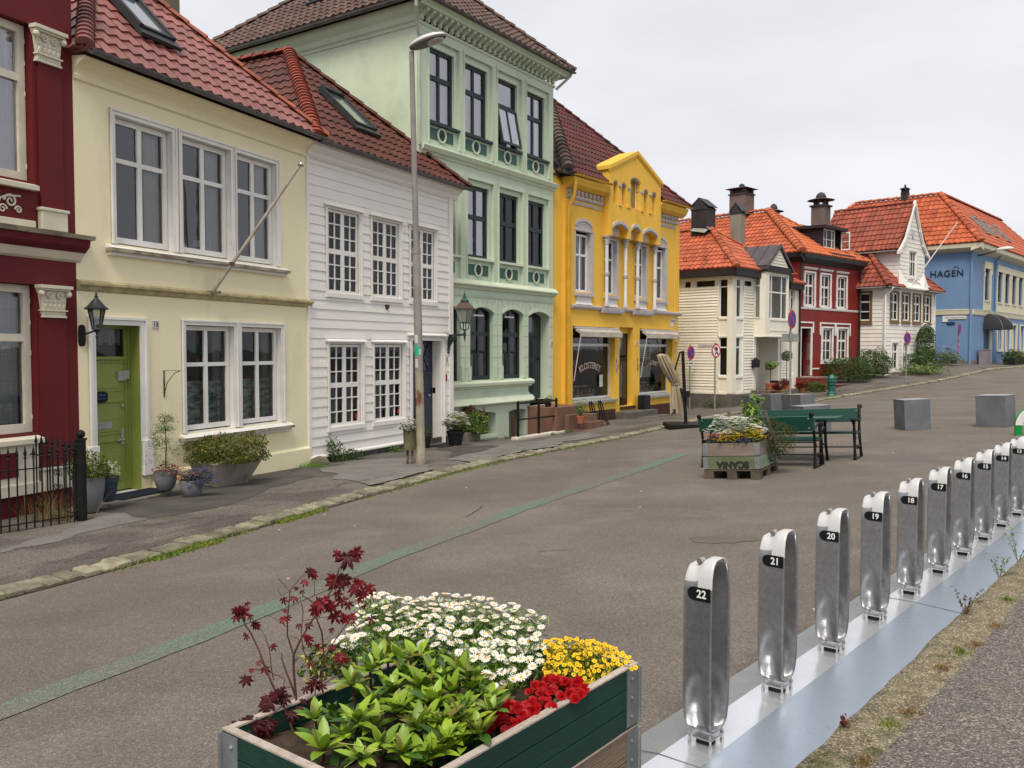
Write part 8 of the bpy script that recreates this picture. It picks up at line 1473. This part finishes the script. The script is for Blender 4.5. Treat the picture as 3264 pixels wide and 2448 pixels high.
# ---- rhododendron
ZB=lambda x,y:(1350+x/2.765,1950+y/2.765)
whorls=[Z2(*p)for p in[(1380,900),(1300,850),(1175,980),(1240,930),(1050,1080),(790,1320),(1080,1340),(1200,1380),(1530,1100),(1500,1270),(1520,1390),(1670,1080),(850,1540),(1110,1600),(1250,1520),(1560,1620),(1700,1480),(990,1430),(1600,980),(1430,1010),(1330,1130),(1180,1200),(1620,1230),(1400,1560),(1350,1280),(1500,900)]]+[ZB(*p)for p in[(150,600),(330,560),(420,600),(250,720),(340,870),(460,800),(600,890),(90,860),(215,1150),(100,1250),(490,1090),(350,1200),(30,960),(430,690),(560,800),(280,980),(20,700),(400,1010),(150,1010)]]
rb0=fpt(1500,2400,2.2);t=thing('rhododendron','glossy bright green rhododendron with whorled leaves filling the near corner','rhododendron',rb0);b=MB();bs=MB();rs=random.Random(12)
def rleaf(b,c,d,nrm,L,w,mi,droop=.25):
    d=d.normalized();s_=d.cross(nrm).normalized();nrm=s_.cross(d);K=5;prev=None;vs=[];fs=[]
    for i in range(K+1):
        f=i/K;p=c+d*(L*f)-nrm*(droop*L*f*f);ww=w*math.sin(math.pi*min(1,f*.93+.05))**.75*(1 if f<.97 else .2);vs+=[tuple(p-s_*ww+nrm*ww*.28),tuple(p),tuple(p+s_*ww+nrm*ww*.28)]
    for i in range(K):q=i*3;fs+=[(q,q+3,q+4,q+1),(q+1,q+4,q+5,q+2)]
    b.add(vs,fs,mi)
def whorl(c,L,n,tilt,old,mi0):
    a0=rs.uniform(0,6.28)
    for k in range(n):
        a=a0+k*2.4+rs.uniform(-.25,.25);el=rs.uniform(.2,.85)if k<n*.5 else rs.uniform(.85,1.35);d=Vector((math.cos(a)*math.cos(el),math.sin(a)*math.cos(el),math.sin(el)))+tilt;l=L*rs.uniform(.75,1.15)*(1 if k<n*.6 else .75)
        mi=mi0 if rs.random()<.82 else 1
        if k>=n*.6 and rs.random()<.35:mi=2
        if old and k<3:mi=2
        rleaf(b,c,d,Vector((0,0,1))+Vector((-math.cos(a)*.3,-math.sin(a)*.3,0)),l,l*rs.uniform(.155,.20),mi,rs.uniform(.05,.3))
for i,(px,py)in enumerate(whorls):
    Y=2.58-(py-2080)/370*.50+rs.uniform(-.03,.03);c=fpt(px,py,Y)-rb0;whorl(c,.075+rs.uniform(-.012,.01),rs.randint(11,15),Vector((rs.uniform(-.15,.15),-.25,.1)),i%4==0,0)
    q=c+Vector((rs.uniform(-.02,.02),.03,-.12));r0=Vector(((c.x)*.55,.10+c.y*.55,min(-.02,c.z-.25)));bs.tube([tuple(r0),tuple(q),tuple(c)],[.007,.005,.004],6)
    if i in(6,7,13,25):
        for k in range(5):bs.tube([tuple(c),tuple(c+Vector((rs.uniform(-.03,.03),rs.uniform(-.03,.01),.03))),tuple(c+Vector((rs.uniform(-.06,.06),rs.uniform(-.05,.02),rs.uniform(-.02,.05))))],[.0012,.001,.0008],4,1)
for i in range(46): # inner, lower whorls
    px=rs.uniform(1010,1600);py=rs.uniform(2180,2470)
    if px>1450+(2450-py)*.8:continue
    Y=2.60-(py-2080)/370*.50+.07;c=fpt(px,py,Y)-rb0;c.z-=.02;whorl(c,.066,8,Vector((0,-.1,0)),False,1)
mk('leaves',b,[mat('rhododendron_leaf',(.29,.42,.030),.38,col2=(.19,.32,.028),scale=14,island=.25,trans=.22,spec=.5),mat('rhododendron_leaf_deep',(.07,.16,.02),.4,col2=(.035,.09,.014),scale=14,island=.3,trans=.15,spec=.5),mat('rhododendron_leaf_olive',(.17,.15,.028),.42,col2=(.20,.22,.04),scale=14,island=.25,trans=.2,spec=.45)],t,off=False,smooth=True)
mk('branches',bs,[m_bark,mat('pale_seed_stalk',(.45,.42,.15),.6)],t,off=False)
# ---- flowers: one head mesh copied over the plant
def inbox(x,y):d=Vector((x,y,0))-PO;return .02<d.dot(n2)<PLW-.03 and .02<d.dot(n1)<PLL-.03
def in_poly(x,y,P):
    c=False;j=len(P)-1
    for i in range(len(P)):
        if(P[i][1]>y)!=(P[j][1]>y)and x<(P[j][0]-P[i][0])*(y-P[i][1])/(P[j][1]-P[i][1])+P[i][0]:c=not c
        j=i
    return c
def daisy_mesh(b,M,r,npet,mi=(0,1),petw=.2,disc=.26,cup=.1,double=False):
    for k in range(npet):
        a=2*math.pi*k/npet+.13*math.sin(k*7);c,s_=math.cos(a),math.sin(a);w=r*petw;L=r*(1+.08*math.sin(k*5.1));q=[Vector((c*r*.2-s_*w*.4,s_*r*.2+c*w*.4,.0)),Vector((c*L*.72-s_*w,s_*L*.72+c*w,cup*r)),Vector((c*L,s_*L,cup*r*.8)),Vector((c*L*.72+s_*w,s_*L*.72-c*w,cup*r)),Vector((c*r*.2+s_*w*.4,s_*r*.2-c*w*.4,.0))];b.add([tuple(M@x)for x in q],[(0,1,2,3,4)],mi[0])
    T_=b.T;b.T=M if T_ is None else T_@M;b.lathe([(r*disc,-.001),(r*disc*.9,r*.07),(r*disc*.5,r*.12),(1e-4,r*.13)],n=8,mi=mi[1]);b.T=T_
def headM(c,tx,ty,rz,s_=1):return Matrix.Translation(c)@Matrix.Rotation(tx,4,'X')@Matrix.Rotation(ty,4,'Y')@Matrix.Rotation(rz,4,'Z')@Matrix.Scale(s_,4)
m_disc=mat('daisy_disc',(.80,.42,.02),.7,bump=.5,bscale=300);m_stem=mat('fresh_green_stem',(.16,.27,.045),.55,col2=(.11,.2,.035),scale=9,island=.3,trans=.25)
def flower_plant(name,label,cat,poly,Yf,n,r,npet,mats,stemr,zsoil,leafn,leafm,leafs,seed,mind,petw=.2,disc=.26,cup=.1,lean=(-.5,.25),asp=.25,hz=None,pname='flower_head'):
    rs=random.Random(seed);xs_=[p[0]for p in poly];ys_=[p[1]for p in poly];H_=[];tries=0
    while len(H_)<n and tries<60000:
        tries+=1;x,y=rs.uniform(min(xs_),max(xs_)),rs.uniform(min(ys_),max(ys_))
        if in_poly(x,y,poly)and all((x-a)**2+(y-c)**2>mind**2*(.4+1.2*(y-min(ys_))/(max(ys_)-min(ys_)))for a,c in H_):H_.append((x,y))
    cx,cy=sum(xs_)/len(xs_),sum(ys_)/len(ys_);c0=fpt(cx,cy,Yf(cx,cy));c0.z=zsoil;t=thing(name,label,cat,c0);hs=[]
    H_.sort(key=lambda p:-p[1])
    for(x,y)in H_:hs.append((fpt(x,y,Yf(x,y)+rs.uniform(-.05,.05))-c0,rs.uniform(*lean)+.6*(y-min(ys_))/(max(ys_)-min(ys_)),rs.uniform(-.35,.35),rs.uniform(0,6.28),rs.uniform(.8,1.15)))
    proto=None
    b2=MB()
    for i,(c,tx,ty,rz_,s_)in enumerate(hs):
        if i<100:
            if proto is None:b=MB();daisy_mesh(b,Matrix.Identity(4),r,npet,petw=petw,disc=disc,cup=cup);o=proto=mk(pname,b,mats,t,off=False)
            else:o=proto.copy();COL.objects.link(o);o.parent=t
            o.matrix_local=headM(c,tx,ty,rz_,s_)
        else:daisy_mesh(b2,headM(c,tx,ty,rz_,s_),r,npet,petw=petw,disc=disc,cup=cup)
    if b2.v:tag(mk(pname+'_mass',b2,mats,t,off=False),kind='stuff')
    b=MB()
    for(c,tx,ty,rz_,s_)in hs:g=Vector((c.x*.6,c.y*.6,0));m_=(c+g)/2+Vector((rs.uniform(-.02,.02),rs.uniform(-.02,.02),.03));b.tube([tuple(g),tuple(m_),tuple(c-Vector((0,0,r*.1)))],[stemr,stemr*.8,stemr*.6],4)
    mk('stems',b,m_stem,t,off=False);b=MB();RR=np.random.RandomState(seed);P=[]
    for i in range(leafn):c=hs[RR.randint(len(hs))][0];f=RR.uniform(.2,.99)**.6;g=Vector((c.x*.6,c.y*.6,0));q=g.lerp(c,f);P.append(np.array([q.x,q.y,q.z-.012])+RR.normal(size=3)*np.array([.016,.016,.012]))
    P=[p for p in P if p[2]+zsoil>.61 or inbox(p[0]+c0.x,p[1]+c0.y)]
    leaves(b,P,leafs,list(range(len(leafm))),.4,asp);mk('foliage',b,leafm,t,off=False);return t
fern0=lf('feathery_lime',(.26,.40,.06));fern1=lf('feathery_green',(.14,.26,.035),(.20,.33,.05));fern2=lf('feathery_deep',(.055,.12,.02),(.09,.17,.03))
YD=lambda x,y:3.04-(y-1880)/300*.45+(x-1400)/400*.02
flower_plant('marguerite_daisies','big bush of white marguerite daisies with yellow centres in the planter','daisies',[(1175,1878),(1300,1900),(1420,1892),(1560,1902),(1640,1925),(1700,1945),(1750,1950),(1725,2010),(1740,2070),(1715,2130),(1640,2175),(1570,2205),(1545,2150),(1500,2090),(1400,2075),(1300,2040),(1215,2010),(1130,2070),(1050,2060),(1090,2025),(1130,1985),(1140,1900)],YD,225,.0178,13,[f_white,m_disc],.0010,1*.54,6800,[fern0,fern1,fern1,fern2],.030,77,17,petw=.15,disc=.27,lean=(-.2,.25),asp=.14)
YY=lambda x,y:2.86-(y-2040)/150*.22
flower_plant('yellow_daisies','low mound of tiny yellow daisies at the right corner of the planter','yellow flowers',[(1735,2045),(1790,2030),(1860,2035),(1940,2050),(1990,2085),(2022,2105),(2028,2128),(1985,2150),(1930,2175),(1890,2190),(1840,2165),(1790,2150),(1740,2155),(1725,2120)],YY,230,.0088,9,[f_yellow,mat('ochre_disc',(.55,.26,.01),.7)],.0008,.54,2600,[l_dark,l_mid,fern2],.013,78,8.5,petw=.30,disc=.42,lean=(-.1,.7),asp=.4)
# red begonias along the rim
rs=random.Random(21);c0=fpt(1730,2260,2.42);c0.z=.54;t=thing('red_begonias','bright red begonias along the green front rim of the planter','begonias',c0);proto=None
spots=[ZB(*p)for p in[(980,620),(1090,600),(1160,570),(1240,600),(1270,640),(1350,600),(1410,650),(1030,700),(1070,740),(1110,700),(1150,690),(1210,730),(1060,760),(960,790),(1000,850),(920,830),(840,820),(760,830),(880,850),(950,850),(730,850),(680,880),(700,950),(740,970),(610,940),(650,960),(800,980),(850,960),(910,940),(780,1020),(730,1050),(1130,820),(1080,800),(1190,610),(1330,740),(590,1000),(870,900),(1000,930),(620,900),(560,850),(1290,690),(1380,690),(940,690),(1040,650)]]
for(px,py)in spots:
    Y=2.55-(py-2160)/150*.24;c=fpt(px,py,Y)-c0+Vector((0,rs.uniform(-.02,.02),-.004))
    if proto is None:
        b=MB()
        for k,(a,r_,el)in enumerate([(0,.019,.5),(2.1,.020,.45),(4.2,.018,.55),(1.1,.013,1.0),(3.3,.013,.9),(5.3,.012,1.1)]):
            d=Vector((math.cos(a)*math.cos(el),math.sin(a)*math.cos(el),math.sin(el)));s_=Vector((-math.sin(a),math.cos(a),0));q=[Vector((0,0,0))];n_=d.cross(s_)
            for w,l in((-.75,.45),(-.8,.85),(-.35,1.15),(.35,1.15),(.8,.85),(.75,.45)):q.append(d*r_*l+s_*r_*w-n_*r_*.25*abs(w))
            b.add([tuple(x)for x in q],[(0,1,2,3),(0,3,4),(0,4,5,6)])
        o=proto=mk('flower_head',b,f_red,t,off=False,smooth=True)
    else:o=proto.copy();COL.objects.link(o);o.parent=t
    o.matrix_local=headM(c,rs.uniform(.2,1.0),rs.uniform(-.5,.5),rs.uniform(0,6.28),rs.uniform(.65,1.05))
b=MB();RR=np.random.RandomState(5);P=[]
for i in range(950):px,py=spots[RR.randint(len(spots))];Y=2.56-(py-2160)/150*.24;c=fpt(px+RR.normal()*14,py+abs(RR.normal())*12,Y)-c0;P.append(np.array([c.x,c.y,c.z-.02-abs(RR.normal())*.015]))
P=[p for p in P if inbox(p[0]+c0.x,p[1]+c0.y)];leaves(b,P,.030,[0,1],.4,.8);mk('foliage',b,[mat('begonia_leaf',(.035,.045,.015),.4,col2=(.06,.03,.015),scale=9,island=.3,spec=.5),l_dark],t,off=False)
# small edging plant at the back-left of the box
p=fpt(*Z2(900,1100),2.75);plant('variegated_plant','small yellow variegated plant behind the maple with a magenta flower',Vector((p.x,p.y,.56)),(.10,.09,.06),420,.025,[mat('variegated_leaf',(.50,.48,.14),.6,island=.3,trans=.2),l_mid,l_dark],flowers=[(mat('magenta_petal',(.35,.01,.12),.6),8,.02,0)],seed=70,stem=False,cat='plant',lump=.3)
# ================================================================== bicycle docks on their steel base
b=MB();ss=np.arange(-1.6,12.5,.35);prof=[(-.088,.030),(-.088,.034),(.088,.034),(.088,.030)]
for s_ in ss:
    for o_,z in prof:q=rowp(s_,o_);b.v.append((q.x,q.y,gz(q.x,q.y)*.3+z))
k=len(prof);b.f=[[i*k+j,(i+1)*k+j,(i+1)*k+j+1,i*k+j+1]for i in range(len(ss)-1)for j in range(k-1)];b.m=[0]*len(b.f)
t=mk('dock_base',b,mat('galvanised_sheet',(.80,.83,.86),.22,col2=(.72,.75,.79),scale=1.6,metal=.72,fine=.05,fscale=60,rvar=.07,spec=.6,bump=.05,bscale=3));tag(t,'long folded sheet steel base plate carrying the row of bicycle docks','base plate')
def dock_sheet(name,prof,m):
    b=MB();k=len(prof)
    for s_ in ss:
        for o_,z in prof:q=rowp(s_,o_);b.v.append((q.x,q.y,gz(q.x,q.y)*.3+z))
    b.f=[[i*k+j,(i+1)*k+j,(i+1)*k+j+1,i*k+j+1]for i in range(len(ss)-1)for j in range(k-1)];b.m=[0]*len(b.f);return mk(name,b,m,t)
dock_sheet('left_flange',[(-.27,-.02),(-.27,.002),(-.268,.005),(-.088,.0335)],mat('sheet_dim_reflection',(.42,.46,.47),.38,col2=(.34,.37,.38),scale=4,metal=.7,fine=.08,fscale=60,rvar=.08))  # uneven sky reflection across the folds is put into the sheet colours
dock_sheet('right_flange',[(.088,.0335),(.46,.004)],mat('sheet_sky_reflection',(.50,.58,.68),.30,col2=(.43,.50,.59),dirt=(.36,.40,.45),dlo=.62,dhi=.75,dscale=14,scale=1.4,metal=.72,fine=.04,fscale=60,rvar=.08))  # bluish tone paints in the sky mirrored on this slope; dirt specks on top
m_seamline=mat('sheet_seam',(.12,.13,.14),.6);b=MB()
for s_ in(-.22,2.6,5.4,8.2):q0,q1=rowp(s_,-.088),rowp(s_,-.268);b.beam((q0.x,q0.y,.0348),(q1.x,q1.y,.0108),.004,.002);q0,q1=rowp(s_,.088),rowp(s_,.42);b.beam((q0.x,q0.y,.0345),(q1.x,q1.y,.0135),.004,.002);q0,q1=rowp(s_,.088),rowp(s_,-.088);b.beam((q0.x,q0.y,.0350),(q1.x,q1.y,.0350),.004,.002)
mk('sheet_seam',b,m_seamline,t,off=False)
m_dock=mat('cast_aluminium',(.40,.40,.415),.36,col2=(.25,.25,.265),scale=5,metal=.85,fine=.16,fscale=35,rvar=.10,dirt=(.20,.20,.21),dlo=.5,dhi=.75,dscale=5,stretch=(1,1,.5),bump=.08,bscale=12)
m_docktop=mat('dock_head_sky_sheen',(.62,.62,.63),.45,metal=.15);m_label=mat('black_label',(.010,.010,.012),.35);m_digit=mat('white_digits',(.80,.80,.80),.5);m_bolt=mat('bright_bolt',(.6,.6,.6),.3,metal=.9)  # docktop: sky reflection on the dock heads, put in as a pale colour
DW,DD,DH=.062,.078,.755 # half width across the row, half depth along it, height
def dock_surface():
    """closed band: local x across the row, y along it (front face at -y), z up"""
    NT,NS=64,10;path=[]
    zb,zt=.055,DH;r=DD
    for i in range(NT):
        f=i/NT
        # stadium: up the front, over the top, down the back, under the bottom
        if f<.36:g=f/.36;y,z=-DD,zb+.05+(zt-.15-zb-.05)*g
        elif f<.54:g=(f-.36)/.18;a=math.pi*(1-g);cs_=math.cos(a);y,z=DD*math.copysign(abs(cs_)**.55,cs_),zt-.15+.15*math.sin(a)
        elif f<.90:g=(f-.54)/.36;y,z=DD,zt-.15+(zb+.05-zt+.15)*g
        else:g=(f-.90)/.10;a=math.pi*g;y,z=DD*.99*math.cos(a),zb+.05-.05*math.sin(a)**.6
        if z<.22:t_=(.22-z)/.22;y*=1-.20*t_*t_
        path.append((y,z,f))
    vs=[]
    for(y,z,f)in path:
        for j in range(NS+1):
            s_=-1+2*j/NS;x=DW*s_;yy,zz=y,z
            if z>zt-.13: # lowered left half of the head
                k_=1/(1+math.exp((s_-.02)*9));zz-=.030*k_*min(1,(z-zt+.13)/.10)
            for(zc,hz,hw,dep)in((.13,.165,.92,.014),(.07,.115,.66,-.018)): # dished wheel guides
                q=((z-zc)/hz)**2+(s_/hw)**2
                if q<1 and abs(y)>.04:yy-=math.copysign(dep*(1-q)**.45 if dep>0 else dep*(1-q)**.5,y)
            xx=x*(1-.05*max(0,(z-.6)/.15))*(1-.16*max(0,(.20-z)/.15)**2);vs.append((xx,yy,zz))
    n=NS+1;fs=[(i*n+j,i*n+j+1,((i+1)%NT)*n+j+1,((i+1)%NT)*n+j)for i in range(NT)for j in range(NS)];return vs,fs,[p[1]for p in path],NS
def dock(s_,num,label):
    q=rowp(s_,0);t=thing('bike_dock',label,'bicycle dock',(q.x,q.y,gz(q.x,q.y)*.3+.034),-ra,'numbered bicycle docks in a row');return t
vs,fs,zz,NS=dock_surface();b=MB();b.v=vs;b.f=[list(f)for f in fs];b.m=[0]*len(fs)
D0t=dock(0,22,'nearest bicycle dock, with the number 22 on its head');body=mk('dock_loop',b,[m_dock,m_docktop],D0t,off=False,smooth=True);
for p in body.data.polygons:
    if p.center.z>DH-.10 and p.center.y<.05:p.material_index=1  # head faces get the painted sky sheen
sm=body.modifiers.new('solid','SOLIDIFY');sm.thickness=.007;sm.offset=0;bv=body.modifiers.new('bev','BEVEL');bv.width=.002;bv.segments=1;bv.limit_method='ANGLE'
b=MB();b.box(-.052,.052,-.056,.056,.026,.034);mk('foot_plate',b,m_bolt,D0t,off=False,bevel=.004)
for x in(-.046,.046):
    for y in(-.050,.050):b=MB();b.lathe([(.005,-.002),(.005,.052)],(x,y,0),8);b.lathe([(.009,.0),(.009,.012)],(x,y,0),6);b.lathe([(.009,.034),(.009,.044)],(x,y,0),6);mk('bolt',b,m_bolt,D0t,off=False)
b=MB();b.lathe([(.036,-.001),(.036,.020)],n=16,sx=1.1);mk('cable_grommet',b,m_potblack,D0t,off=False)
b=MB();b.tube([(-.012,-.012,DH-.012),(-.012,-.045,DH-.012)],.012,10);b.tube([(-.012,-.047,DH-.012),(-.012,-.050,DH-.012)],.006,6);b.box(-.02,.02,-.03,.03,DH-.04,DH-.02);mk('lock_pin',b,m_bolt,D0t,off=False,smooth='auto')
b=MB();b.ball((-DW-.003,-.05,.64),.006,8);mk('side_button',b,m_potblack,D0t,off=False)
def add_label(root,num):
    x0,x1,z0,z1=-.016,.0575,.595,.648;y=-DD-.006;r_=(z1-z0)/2;b=MB();P=[(x1,y,z0),(x1,y,z1)]+[(x0+r_*math.cos(a),y,(z0+z1)/2+r_*math.sin(a))for a in[math.pi/2+math.pi*i/10 for i in range(11)]];b.prism(P,(0,.003,0));o=mk('number_label',b,m_label,root,off=False)
    text_mesh('number',str(num),.044,m_digit,o,(.019,y-.0008,(z0+z1)/2),off=False,sx=.95,bold=.0009,depth=.0015)
labs=['']+[w+' bicycle dock from the front, carrying the number %d'%(22-i)for i,w in enumerate(['second','third','fourth','fifth','sixth','seventh','eighth','ninth'],1)]+['farthest bicycle dock, number 13, cut by the right edge']
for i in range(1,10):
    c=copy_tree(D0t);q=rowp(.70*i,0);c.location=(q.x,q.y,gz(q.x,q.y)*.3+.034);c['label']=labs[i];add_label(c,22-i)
add_label(D0t,22)
# ---- weeds at the footway edge and scattered crumbs
for i,(px,py,h,lab,ms)in enumerate(((3078,1962,.17,'spindly weed with reddish leaves on the footway edge',[l_mid,l_olive,l_red]),(3185,1842,.19,'pale green sprig on the footway edge, middle of three',[l_lime,l_grey]),(3245,1790,.22,'bushier pale green weed at the right edge of the photo',[l_lime,l_grey]),(2694,2325,.05,'tiny brown dead sprig on the concrete footway edge',[l_red]))):
    q=None;r_=ray(px,py);k=(.10-H)/r_.z;q=Vector((r_.x*k,r_.y*k,.10));t=thing('edge_weed',lab,'weed',q);b=MB();RR=np.random.RandomState(80+i);P=[]
    for j in range(4 if h>.1 else 2):
        a=RR.uniform(0,6.28);l=h*RR.uniform(.6,1);e_=np.array([math.cos(a)*l*.45,math.sin(a)*l*.45,l]);b.tube([(0,0,-.01),tuple(e_*.5+np.array([0,0,.01])),tuple(e_)],[.0022,.0016,.001],5,len(ms)-1);P+=[e_*RR.uniform(.25,1.02)+RR.normal(size=3)*.008 for _ in range(17)]
    leaves(b,P,.020,list(range(len(ms))),.2,.5);mk('foliage',b,ms,t,off=False)
b=MB();rs=random.Random(6)
for i in range(46):
    x,y=rs.uniform(-3,9),rs.uniform(4,20);z=gz(x,y)+.004;r_=rs.uniform(.006,.016);a=rs.uniform(0,3);b.box(x-r_,x+r_,y-r_*.6,y+r_*.6,z-.004,z+.006)
tag(mk('litter_specks',b,mat('pale_specks',(.5,.48,.42),.8)),'scattered small white specks and crumbs on the road',kind='stuff')
# ---- trees on the far side of the square behind the photographer (they show in the panes and the metal)
rs=random.Random(55);tproto=None
for i,(x,y,sc_)in enumerate(((-16,-12,1.0),(-6,-17,1.15),(5,-14,.95),(15,-15,1.1),(26,-9,1.0),(34,2,1.1),(-26,-4,.9))):
    if tproto is None:
        tproto=o=thing('leafy_tree','leafy tree across the square behind the photographer','tree',(x,y,gz(x,y)),0,'trees across the square');b=MB();b.tube([(0,0,-.3),(.1,0,1.6),(.0,.1,3.4),(.2,0,5.5)],[.26,.2,.15,.07],8)
        for k in range(7):a=k*.9;b.tube([(0,0,2.2+k*.35),(math.cos(a)*1.2,math.sin(a)*1.2,3.4+k*.4),(math.cos(a)*2.2,math.sin(a)*2.2,4.6+k*.35)],[.09,.06,.03],6)
        mk('trunk',b,m_bark,o,off=False);b=MB();P,d=crown_pts(4200,(0,0,5.2),(2.9,2.9,2.7),.28,.45,90,-.9);leaves(b,P,.34,[0,1],.3,.6);mk('crown',b,[l_dark,l_mid],o,off=False)
    else:o=copy_tree(tproto);o.location=(x,y,gz(x,y))
    o.rotation_euler=(0,0,rs.uniform(0,6));o.scale=(sc_,)*3;o['label']=['leafy tree behind the photographer, far to the left','largest leafy tree behind the photographer, left of centre','leafy tree directly behind the photographer','leafy tree behind the photographer, right of centre','leafy tree behind the photographer, far to the right','leafy tree beyond the footway to the right, outside the frame','smallest leafy tree beyond the red town house to the left'][i]
